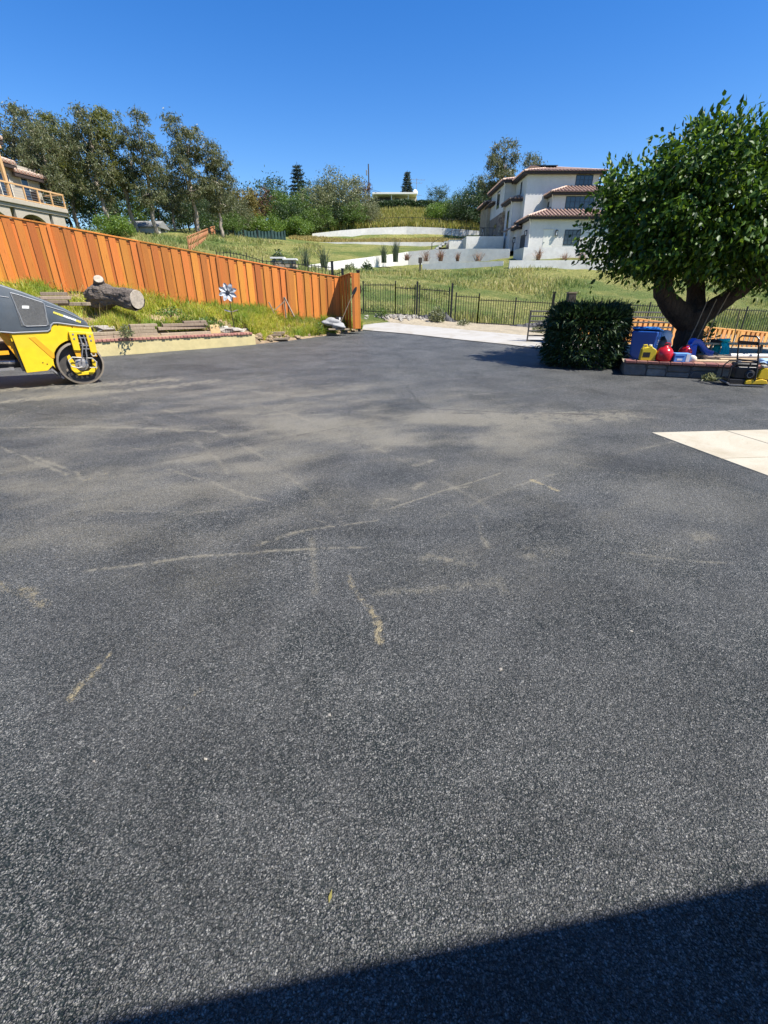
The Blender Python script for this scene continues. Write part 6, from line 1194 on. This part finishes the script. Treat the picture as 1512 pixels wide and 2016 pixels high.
# side plate
arch_ = [(DC.x + .435 * math.cos(t), DC.z + .435 * math.sin(t)) for t in np.linspace(R(188), R(62), 14)]
plate = [(-.84, .99), (-.83, .90), (-.79, .29), (-.46, .30), (-.36, .385)] + arch_ + [(.43, .86), (.42, 1.0), (.385, 1.05), (-.09, 1.13), (-.2, 1.09), (-.25, .985)]
bp = MB().prism(plate, (0, 0, 0), EX, EY, .045, .075).build('side_plate', M['yellow'], ro, bevel=.006, seg=1); MB().prism(plate, (0, 0, 0), EX, EY, RW - .075, RW - .045).build('side_plate', M['yellow'], ro, bevel=.006, seg=1)
MB().prism([(-.60, .90), (-.50, .91), (-.28, .60), (-.30, .51), (-.34, .52)], (0, 0, 0), EX, EY, .037, .046).build('brace', M['orange'], bp, bevel=.004, seg=1)
MB().obox((0, 0, 0), EX, EY, (-.86, .40), (.84, .985), (.08, RW - .08)).build('frame_beam', M['yellow'], ro); MB().obox((0, 0, 0), EX, EY, (.30, .43), (.80, 1.03), (.06, RW - .06)).build('front_beam', M['yellow'], ro, bevel=.02)
MB().obox((0, 0, 0), EX, EY, (-.84, -.40), (.32, .84), (.08, RW - .08)).build('tank', M['rubber'], ro)
for x, z in ((-.5, .45), (-.44, .42), (-.1, 1.09), (.12, 1.045), (-.52, .82)): MB().tube([(x, .040, z), (x, .046, z)], .011, 8).build('bolt', M['engine'], bp)
# fork over the drum
for x0, zt, zb in ((.03, .985, .63), (.30, .94, .57)):
    a_o = MB().prism([(x0, zt), (x0 + .125, zt - .01), (x0 + .115, zb), (x0 + .005, zb + .01)], (0, 0, 0), EX, EY, -.045, .03).build('fork_arm', M['yellow'], ro, bevel=.008)
    for z in (zt - .06, zt - .14): MB().tube([(x0 + .06, -.052, z), (x0 + .06, -.044, z)], .018, 10).build('bolt', M['castmetal'], a_o)
    MB().prism([(x0 + .01, zb), (x0 + .11, zb), (x0 + .10, .50), (x0 + .03, .50)], (0, 0, 0), EX, EY, -.01, .08).build('arm_foot', M['orange'], a_o)
MB().prism([(.03, .985), (.43, .945), (.42, .90), (.04, .925)], (0, 0, 0), EX, EY, -.04, .03).build('fork_bridge', M['yellow'], ro, bevel=.008)
MB().prism([(-.10, .52), (-.05, .56), (.0, .42), (.01, .30), (.10, .235), (.20, .235), (.28, .30), (.30, .45), (.35, .44), (.36, .28), (.26, .17), (.0, .17), (-.08, .28)], (0, 0, 0), EX, EY, .02, .075).build('hub_yoke', M['yellow'], ro, bevel=.006, seg=1)
MB().lathe([(.0, -.03), (.06, -.03), (.075, .0), (.11, .01), (.13, .05), (.13, .11)], (DC.x + .01, 0, DC.z - .02), 20, 'y').build('hub_motor', M['castmetal'], ro)
MB().lathe([(.125, .03), (.16, .05), (.165, .105)], (DC.x + .01, 0, DC.z - .02), 20, 'y').build('hub_ring', M['rubber'], ro)
for k, P_ in enumerate([[(.19, -.02, .93), (.20, -.05, .72), (.17, -.05, .62), (.13, -.05, .50), (.11, -.05, .42)], [(.26, -.02, .92), (.27, -.05, .72), (.23, -.05, .62), (.22, -.06, .52), (.20, -.05, .44)], [(.13, -.05, .50), (-.02, -.05, .52), (-.10, -.05, .46), (-.08, -.05, .36), (.02, -.05, .32), (.10, -.05, .33)], [(.20, -.05, .49), (.30, -.05, .48), (.36, -.05, .40), (.33, -.05, .30), (.22, -.05, .31)], [(.30, -.05, .57), (.32, -.06, .52), (.37, -.06, .52), (.38, -.05, .56)]]):
    MB().tube(P_, .011, 7).build('hose', M['hose'] if k > 1 else M['castmetal'], ro)
for z in (.86, .72, .66): MB().beam((.17, -.03, z), (.30, -.03, z - .01), .02, .018).build('hose_clamp', M['castmetal'], ro)
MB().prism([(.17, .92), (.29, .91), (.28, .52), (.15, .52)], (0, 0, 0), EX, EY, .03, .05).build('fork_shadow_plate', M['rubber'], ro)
# scraper below the plate
MB().beam((-.40, .1, .33), (-.24, .1, .13), .05, .03).build('scraper', M['castmetal'], ro); MB().obox((-.30, 0, .2), EX, EY, (-.02, .02), (-.04, .06), (.06, RW - .06)).build('scraper_bar', M['rubber'], ro)
# articulation and rear half
MB().prism([(-1.02, .98), (-.84, .98), (-.72, .50), (-.62, .29), (-.80, .29), (-.86, .55)], (0, 0, 0), EX, EY, .16, .22).build('joint_plate', M['orange'], ro, bevel=.006, seg=1)
MB().tube([(-1.35, .35, .50), (-.80, .35, .46)], .045, 10).build('steer_cylinder', M['castmetal'], ro); MB().tube([(-.90, .30, .48), (-.76, .30, .45)], .08, 10).build('cylinder_boot', M['rubber'], ro)
MB().obox((0, 0, 0), EX, EY, (-1.45, -.84), (.36, .80), (.35, RW - .35)).build('joint_housing', M['rubber'], ro); MB().obox((0, 0, 0), EX, EY, (-1.6, -.95), (.62, .68), (.12, RW - .12)).build('step_plate', M['orange'], ro); MB().obox((0, 0, 0), EX, EY, (-1.6, -.95), (.34, .38), (.2, RW - .2)).build('step_plate', M['castmetal'], ro)
rear = [(-1.40, .98), (-1.40, .34), (-1.58, .34)] + [(DC.x - 2.05 + .435 * math.cos(t), DC.z + .435 * math.sin(t)) for t in np.linspace(R(-8), R(118), 12)] + [(-2.4, .90), (-2.4, 1.25), (-1.9, 1.35), (-1.5, 1.3)]
MB().prism(rear, (0, 0, 0), EX, EY, .045, RW - .045).build('rear_body', M['yellow'], ro, bevel=.02)
MB().obox((0, 0, 0), EX, EY, (-1.85, -1.40), (1.32, 1.45), (.35, .85)).build('seat', M['rubber'], ro, bevel=.04); MB().obox((0, 0, 0), EX, EY, (-1.95, -1.83), (1.40, 1.85), (.35, .85)).build('seat_back', M['rubber'], ro, bevel=.04)
MB().tube([(-1.05, .6, 1.5), (-1.12, .6, 1.78)], .03, 8).build('steering_column', M['rubber'], ro)

# ------------------------------------------------------------------ stone planter
pa, pb = Vector((5.25, 10.40, 0)), Vector((9.9, 8.62, 0)); pu = (pb - pa).normalized(); pn = Vector((pu.y, -pu.x, 0)); PL = (pb - pa).length
pl = thing('stone_planter', 'low field stone planter wall with dark brick cap around the mulberry', 'planter', pa)
MB().obox(pa, pu, pn, (.02, PL), (-.05, .255), (-.24, -.03)).build('core', M['mortar'], pl); MB().obox(pa, pn, pu, (-4.6, -.24), (-.05, .255), (.02, .2)).build('core', M['mortar'], pl)
rg = random.Random(15); x = 0.0
while x < PL - .1:
    w = rg.uniform(.22, .46)
    if rg.random() < .45: hs_ = [(0.0, .255)]
    else: k = rg.uniform(.10, .16); hs_ = [(0, k), (k, .255)]
    for z0, z1 in hs_:
        poly = [(x + .012 + rg.uniform(0, .03), z0 + .006), (x + w * .5, z0 + .004), (x + w - .012 - rg.uniform(0, .03), z0 + .008), (x + w - .008, (z0 + z1) / 2), (x + w - .012 - rg.uniform(0, .04), z1 - .008), (x + w * .45, z1 - .005), (x + .012 + rg.uniform(0, .04), z1 - .010), (x + .008, (z0 + z1) / 2)]
        MB().prism(poly, pa, pu, pn, -.06, rg.uniform(-.012, .008)).build('stone', M['fieldstone'], pl, bevel=.010, seg=1)
    x += w
cb = MB().box((0, 0, 0), (.205, .30, .055)).mesh('brick', bevel=.008, seg=1); cb.materials.append(M['brickdark'])
for i in range(int(PL / .215)):
    p = pa + pu * (.11 + i * .215) - pn * .10; o = link('brick', cb, pl); o.location = Vector((p.x, p.y, .286 + rg.uniform(-.003, .003))) - ORG[pl]; o.rotation_euler = (0, 0, math.atan2(pu.y, pu.x) + rg.uniform(-.02, .02))
# soil inside
n = 40; A = np.array([[pa.x + pu.x * PL * i / (n - 1) - pn.x * .22, pa.y + pu.y * PL * i / (n - 1) - pn.y * .22] for i in range(n)]); V = []
for j in range(18):
    q = A + np.array([-pn.x, -pn.y]) * (4.6 * j / 17); z = .25 + .05 * (fbm(q[:, 0] * 2, q[:, 1] * 2, 4) - .5) - .02 * j / 17; V.append(np.concatenate([q, z[:, None]], 1))
V = np.stack(V, 1).reshape(-1, 3); ii = np.arange(n * 18).reshape(n, 18); F = np.stack([ii[:-1, :-1], ii[1:, :-1], ii[1:, 1:], ii[:-1, 1:]], -1).reshape(-1, 4)
o = link('planter_soil', mesh_np('planter_soil', V, F, True), None, M['gravel']); tag(o, kind='structure')
def pz(x, y): return .25
def pp(s, d): """s along the planter front, d behind it"""; q = pa + pu * s - pn * d; return q
# recycling bin
def frustum(m, cx, cy, z0, z1, a0, b0, a1, b1, rz):
    u = Vector((math.cos(rz), math.sin(rz), 0)); v = Vector((-u.y, u.x, 0)); vs = []
    for z, a, b in ((z0, a0, b0), (z1, a1, b1)): vs += [Vector((cx, cy, z)) + u * (sx * a / 2) + v * (sy * b / 2) for sx, sy in ((-1, -1), (1, -1), (1, 1), (-1, 1))]
    return m.add(vs, [(0, 1, 2, 3), (7, 6, 5, 4)] + [(i, (i + 1) % 4, (i + 1) % 4 + 4, i + 4) for i in range(4)])
bx, by, brz = 6.02, 11.2, R(-38)
bn = thing('recycling_bin', 'blue plastic recycling bin with lid standing behind the planter wall', 'bin', (bx, by, .22))
frustum(MB(), bx, by, .22, .86, .44, .48, .54, .58, brz).build('body', M['bluebin'], bn, bevel=.03, seg=3)
lid = MB(); frustum(lid, bx, by, .862, .90, .58, .62, .56, .60, brz); frustum(lid, bx, by, .90, .93, .54, .56, .40, .44, brz); lo = lid.build('lid', M['bluelid'], bn, bevel=.012)
lo.rotation_euler = (R(-5), R(4), 0); lo.location = (0, 0, -.0)
MB().tube([Vector((bx, by, .80)) + Vector((math.cos(brz + PI / 2), math.sin(brz + PI / 2), 0)) * .32 + Vector((math.cos(brz), math.sin(brz), 0)) * t for t in (-.2, .2)], .02, 8).build('handle', M['bluelid'], bn)
bu = Vector((math.cos(brz), math.sin(brz), 0)); bv = Vector((bu.y, -bu.x, 0)); side_c = Vector((bx, by, .62)) + bu * .256
m = MB()
for k in range(3):
    a = k * 2.094 + .5; c = side_c + Vector((0, 0, 1)) * (.045 * math.sin(a)) + Vector((-bu.y, bu.x, 0)) * (.045 * math.cos(a)); t_ = Vector((-bu.y, bu.x, 0)) * -math.sin(a) + EZ * math.cos(a); m.beam(c - t_ * .03, c + t_ * .03, .012, .016, bu)
m.build('recycling_mark', M['white'], bn)
for s in (-1, 1): MB().tube([Vector((bx, by, .27)) + bv * -.2 + bu * (s * .2), Vector((bx, by, .27)) + bv * -.2 + bu * (s * .25)], .07, 12).build('wheel', M['rubber'], bn)
# jugs, box and toys
def jug(name, lb, x, y, z, w, d, h, rz, body, cap):
    t = thing(name, lb, 'jug', (x, y, z)); u = Vector((math.cos(rz), math.sin(rz), 0)); v = Vector((-u.y, u.x, 0))
    prof = [(-.5, 0), (.5, 0), (.5, .66), (.42, .78), (.18, .90), (.14, 1.0), (-.02, 1.0), (-.06, .92), (-.34, .86), (-.48, .74)]
    MB().prism([(a * w, b * h) for a, b in prof], (x, y, z), u, v, -d / 2, d / 2).build('body', body, t, bevel=.028, seg=3)
    MB().tube([Vector((x, y, z + h * .98)) + u * w * .07, Vector((x, y, z + h * 1.07)) + u * w * .07], .03, 10).build('cap', cap, t)
    MB().tube([Vector((x, y, z + h * .86)) - u * w * .12, Vector((x, y, z + h * 1.04)) - u * w * .18, Vector((x, y, z + h * 1.02)) - u * w * .38, Vector((x, y, z + h * .80)) - u * w * .44], .016, 8).build('handle', body, t)
    return t
p = pp(.42, .14); jg = jug('jug', 'yellow plastic jug with dark label on the planter cap', p.x, p.y, .315, .29, .17, .30, math.atan2(pu.y, pu.x) + .12, M['jugyellow'], M['white'])
MB().obox((p.x, p.y, .315), Vector((math.cos(math.atan2(pu.y, pu.x) + .12), math.sin(math.atan2(pu.y, pu.x) + .12), 0)), pn, (-.10, .04), (.07, .17), (.080, .088)).build('label_print', M['engine'], jg)
p = pp(.74, .15); rj = thing('red_jug', 'round shouldered red plastic jug beside the yellow jug', 'jug', (p.x, p.y, .315))
MB().lathe([(0, 0), (.145, 0), (.165, .03), (.168, .14), (.155, .20), (.11, .26), (.05, .29), (.04, .32), (0, .32)], (p.x, p.y, .315), 22).build('body', M['jugred'], rj, smooth=True); MB().tube([(p.x, p.y, .625), (p.x, p.y, .66)], .04, 12).build('cap', M['engine'], rj); MB().tube([(p.x - .06, p.y, .58), (p.x - .02, p.y, .68), (p.x + .06, p.y, .67), (p.x + .09, p.y, .57)], .012, 7).build('handle', M['jugred'], rj)
p = pp(1.06, .15); bxo = thing('carton', 'light blue and white printed carton on the planter cap', 'carton', (p.x, p.y, .315)); MB().box((p.x, p.y, .315 + .085), (.30, .20, .17), math.atan2(pu.y, pu.x) + .15).build('box', M['boxblue'], bxo, bevel=.004, seg=1)
cu = Vector((math.cos(math.atan2(pu.y, pu.x) + .15), math.sin(math.atan2(pu.y, pu.x) + .15), 0)); cn = Vector((cu.y, -cu.x, 0))
MB().obox((p.x, p.y, .315), cu, cn, (.07, .14), (.01, .16), (.1005, .103)).build('white_panel', M['white'], bxo); MB().obox((p.x, p.y, .315), cu, cn, (-.13, .03), (.10, .125), (.1005, .103)).build('printed_band', M['bluebin'], bxo); MB().obox((p.x, p.y, .315), cu, cn, (-.10, .0), (.03, .07), (.1005, .103)).build('printed_band', M['white'], bxo)
p = pp(1.28, .2); o = blob('paper_bag', (p.x, p.y, .37), (.10, .08, .08), M['cream'], 12, amp=.2, sub=2, flat=.06); tag(o, 'small crumpled cream paper bag right of the blue carton', 'bag')
o = blob('red_ball', (6.98, 11.15, .40), (.15, .15, .15), M['jugred'], 1, amp=.0); tag(o, 'shiny red toy ball at the foot of the mulberry trunk', 'ball')
# toy slide: a curved trough with side walls and a pedestal
sl = thing('toy_slide', 'blue plastic toddler slide lying at the mulberry foot', 'slide', (7.25, 11.1, .25)); path = [(-.22, .30), (-.17, .36), (-.08, .36), (.0, .30), (.07, .21), (.15, .14), (.26, .12)]; vs = []; o0 = Vector((7.25, 11.1, .25)); su_ = Vector((.96, -.28, 0)); sv_ = Vector((.28, .96, 0))
for a, b in path:
    for w, h in ((-.16, .08), (-.14, .0), (-.11, -.02), (.11, -.02), (.14, .0), (.16, .08)): vs.append(o0 + su_ * a + sv_ * w + EZ * (b + h))
k = len(path); m = MB(); fs_ = [(i * 6 + j, i * 6 + j + 1, (i + 1) * 6 + j + 1, (i + 1) * 6 + j) for i in range(k - 1) for j in range(5)]; m.add(vs, fs_); vs2 = [v - EZ * .02 for v in vs]; m.add(vs2, [tuple(reversed(q)) for q in fs_]); m.build('trough', M['slideblue'], sl, smooth=True)
MB().prism([(-.26, 0), (-.06, 0), (-.09, .33), (-.23, .32)], o0, su_, sv_, -.13, .13).build('pedestal', M['slideblue'], sl, bevel=.03, seg=3)
for z in (.1, .24): MB().obox(o0, su_, sv_, (-.30, -.25), (z, z + .04), (-.12, .12)).build('step', M['slideblue'], sl, bevel=.01)
# sacks behind the red jug
o = blob('white_sack', (6.72, 11.75, .62), (.24, .16, .20), M['white'], 44, amp=.22, sub=2); tag(o, 'crumpled white sack behind the red jug', 'sack')
o = blob('black_sack', (6.48, 11.5, .5), (.22, .16, .24), M['rubber'], 45, amp=.2, sub=2, flat=.22); tag(o, 'black sack between the bin and the white sack', 'sack')
# bench plank with towel
be = thing('plank_bench', 'long narrow wooden plank on trestles in front of the cedar fence', 'bench', (8.6, 12.1, .2)); MB().box((8.75, 12.05, .50), (1.75, .16, .05), -.04).build('plank', M['freshwood'], be, bevel=.012)
for x in (8.15, 9.4):
    for s in (-1, 1): MB().beam((x + s * .03, 12.05 + s * .10, .22), (x, 12.05, .48), .04, .04).build('leg', M['greywood'], be)
tw = thing('towel', 'turquoise cloth hanging over the wooden plank', 'towel', (8.38, 12.0, .3)); vs = []; rg = random.Random(9)
for i in range(11):
    x = 8.30 + i * .021
    for j, (dy, z) in enumerate(((.14, .28), (.11, .42), (.07, .535), (0, .55), (-.08, .535), (-.12, .42), (-.13, .28), (-.14, .16))): vs.append((x + (j - 3) * .008 + .012 * math.sin(j * 1.7 + i), 12.05 + dy + .022 * math.sin(i * 1.9 + j), z + .02 * math.sin(i * 1.3 + j) + (.05 if j == 7 and i < 4 else 0)))
m = MB(); m.add(vs, [(i * 8 + j, i * 8 + j + 1, (i + 1) * 8 + j + 1, (i + 1) * 8 + j) for i in range(10) for j in range(7)]); m.build('cloth', M['turq'], tw, smooth=True); blob('bunch', (8.40, 12.03, .58), (.16, .10, .05), M['turq'], 51, tw, amp=.3, sub=2)
o = blob('dark_cloth', (8.22, 12.05, .56), (.12, .09, .05), M['darkeave'], 52, amp=.3, sub=2); tag(o, 'dark rag bunched on the plank left of the turquoise cloth', 'rag')
# loose lumber and pipe on the planter
PLK = [((6.55, 10.35, .31), (9.3, 9.75, .31), .16, .04, 'freshwood', 'long pale board lying along the planter edge'), ((7.2, 10.8, .33), (9.6, 10.2, .36), .10, .04, 'greywood', 'grey board lying behind the pale board'), ((7.4, 10.55, .31), (9.8, 10.0, .34), .09, .05, 'freshwood', 'second pale board crossing the planter'), ((6.9, 11.3, .30), (9.2, 11.2, .30), .14, .05, 'greywood', 'weathered board at the back of the planter')]
for a, b, w, h, k, lb in PLK: o = MB().beam(a, b, w, h).build('board', M[k], bevel=.004, seg=1); tag(o, lb, 'lumber', 'loose boards on the planter')
o = MB().tube([(7.75, 10.75, .36), (9.9, 10.35, .38)], .055, 14).build('pipe', M['pvc']); tag(o, 'thick pale grey pipe lying on the planter lumber', 'pipe')
o = blob('tarp', (8.0, 9.70, .36), (.42, .16, .06), M['tarp'], 71, amp=.35, sub=3, smooth=True); tag(o, 'crumpled pale blue tarp on the planter edge behind the plate compactor', 'tarp')
# swing ropes
for k, P_ in enumerate((((7.72, 12.0, 1.55), (7.55, 11.9, .95), (7.28, 11.7, .38)), ((7.95, 12.05, 1.5), (7.75, 11.95, .9), (7.60, 11.9, .42)), ((8.25, 12.1, 1.65), (8.02, 12.05, 1.0), (7.92, 12.0, .45)))):
    o = MB().tube(P_, .011, 6).build('rope', M['rope']); tag(o, ['leftmost slack rope hanging from the mulberry limb', 'middle rope hanging from the mulberry limb', 'rightmost rope hanging from the mulberry limb'][k], 'rope')
o = MB().tube([(9.75, 13.5, -.2), (9.62, 13.5, 1.25)], .012, 6).build('stake', M['freshwood']); tag(o, 'thin pale stake standing in front of the right cedar fence', 'stake')
weed('planter_weed', 'green shoots around the mulberry trunk on the right', 8.35, 12.6, .25, .3, .9, M['midgreen'], 160, 201, 'plants by the mulberry', .12, .3); weed('planter_weed', 'dry weed at the asphalt edge left of the plate compactor', 6.72, 9.66, 0, .16, .12, M['olive'], 110, 202, 'plants by the mulberry', .09, .6)

# ------------------------------------------------------------------ plate compactor
pc = thing('plate_compactor', 'yellow and black plate compactor with folding handle beside the planter', 'compactor', (7.02, 9.16, 0), R(-14))
MB().prism([(-.36, .06), (-.30, .015), (.26, .015), (.36, .09), (.34, .10), (.25, .04), (-.29, .04), (-.34, .075)], (0, 0, 0), EX, EY, -.20, .20).build('base_plate', M['castmetal'], pc)
MB().prism([(-.05, .045), (.33, .06), (.30, .13), (.20, .15), (.10, .12), (.0, .13), (-.05, .10)], (0, 0, 0), EX, EY, -.205, .16).build('exciter_cover', M['yellow'], pc, bevel=.012)
MB().obox((0, 0, 0), EX, EY, (-.32, -.05), (.05, .13), (-.18, .18)).build('engine_base', M['engine'], pc, bevel=.01)
MB().obox((0, 0, 0), EX, EY, (-.24, .12), (.13, .36), (-.15, .15)).build('engine', M['engine'], pc, bevel=.03, seg=3)
MB().lathe([(0, -.175), (.06, -.175), (.085, -.165), (.09, -.14)], (.0, 0, .22), 18, 'y').build('starter', M['rubber'], pc); MB().lathe([(.045, -.182), (.055, -.182), (.055, -.176)], (.0, 0, .22), 18, 'y').build('starter_ring', M['castmetal'], pc)
MB().obox((0, 0, 0), EX, EY, (-.26, .10), (.36, .42), (-.12, .12)).build('fuel_tank', M['engine'], pc, bevel=.025, seg=3); MB().tube([(-.18, -.02, .42), (-.18, -.02, .45)], .03, 10).build('tank_cap', M['castmetal'], pc)
MB().prism([(.13, .16), (.33, .14), (.27, .34), (.20, .36), (.15, .30)], (0, 0, 0), EX, EY, -.19, -.10).build('belt_guard', M['yellow'], pc, bevel=.012)
MB().obox((0, 0, 0), EX, EY, (.17, .25), (.365, .395), (-.19, -.06)).build('guard_cap', M['cream'], pc)
for s in (-.17, .17): MB().tube([(-.34, s, .10), (-.35, s, .34), (-.28, s, .43), (.16, s, .44), (.30, s, .38), (.36, s, .14)], .014, 8).build('roll_bar', M['engine'], pc)
for s in (-.20, .20): MB().tube([(.10, s, .12), (.05, s, .45), (-.06, s, .86), (-.09, s * .8, .90)] if s < 0 else [(-.10, s, .12), (-.14, s, .45), (-.22, s, .84), (-.20, s * .8, .89)], .015, 8).build('handle_tube', M['engine'], pc)
MB().tube([(-.09, -.16, .90), (-.20, .16, .89)], .015, 8).build('handle_grip', M['rubber'], pc); MB().beam((-.055, -.19, .78), (-.205, .19, .77), .03, .06).build('handle_brace', M['engine'], pc); MB().tube([(.04, -.20, .46), (-.14, .20, .46)], .012, 7).build('cross_bar', M['engine'], pc)

# ------------------------------------------------------------------ tube gate, post and cedar fence
tg = thing('tube_gate', 'long grey tubular farm gate swung open behind the bush', 'gate', (5.0, 17.0, .1)); za = .10
for i in range(7): z = .14 + i * .155; MB().tube([(5.0, 17, z + .02), (9.85, 16.8, z - .02)], .024, 8).build('rail', M['gatesteel'], tg)
for x, y in ((5.0, 17.0), (6.6, 16.94), (8.2, 16.87), (9.85, 16.8)): MB().tube([(x, y, .10), (x, y, 1.12)], .027, 8).build('stile', M['gatesteel'], tg)
MB().tube([(5.25, 17, .12), (5.45, 16.9, -.05), (6.4, 16.9, -.06)], .02, 7).build('brace', M['gatesteel'], tg)
ps = thing('gate_post', 'thick dark old timber post rising behind the bush', 'gate post', (6.15, 16.6, 0)); MB().box((6.15, 16.6, .82), (.26, .22, 1.64)).build('post', M['dullwood'], ps, bevel=.02); MB().box((6.15, 16.6, 1.66), (.28, .24, .04)).build('top', M['greywood'], ps)
ips = thing('iron_post', 'slim black iron post left of the thick timber post', 'post', (5.78, 17.2, .1)); MB().box((5.78, 17.2, .87), (.07, .07, 1.55)).build('post', M['blackiron'], ips); MB().box((5.78, 17.2, 1.67), (.09, .09, .04)).build('cap', M['blackiron'], ips)
rr = random.Random(19); CF = [(6.6, 17.5, .98, -.55), (8.9, 17.8, .86, -.7), (11.2, 18.2, .60, -.9), (13.5, 18.6, .40, -1.0), (15.8, 19.0, .22, -1.1), (18.1, 19.4, .1, -1.2)]
cf = thing('board_fence', 'light cedar board fence on lower ground behind the planter', 'fence', (9.7, 17.9, -.6)); board_fence(cf, CF, M['cedar'], .215, .13, .11, 1, rr, capw=.16, fo=.075)
# pebbles and a fallen leaf on the asphalt
for i, (x, y) in enumerate([(-1.1, 1.16), (-.23, 1.37), (.55, 1.63), (-.68, 1.17), (1.3, 1.9), (-2.6, 3.6), (3.44, 5.45), (4.05, 4.9)]):
    s = .005 + .004 * ((i * 7) % 5) / 5; o = blob('pebble', (x, y, s * .4), (s * 1.3, s, s * .7), M['rock'], 300 + i, amp=.2, sub=1, smooth=False); tag(o, 'tiny pale pebble lying on the asphalt', 'pebble', 'pale pebbles scattered on the asphalt')
me = leaves_mesh(np.zeros((1, 3)), np.array([[.15, .98, .1]]), .045, .012, np.random.default_rng(2), .1); o = link('fallen_leaf', me, None, M['drygrass']); o.location = (-.16, .71, .006); tag(o, 'single thin yellow leaf lying on the near asphalt', 'leaf')
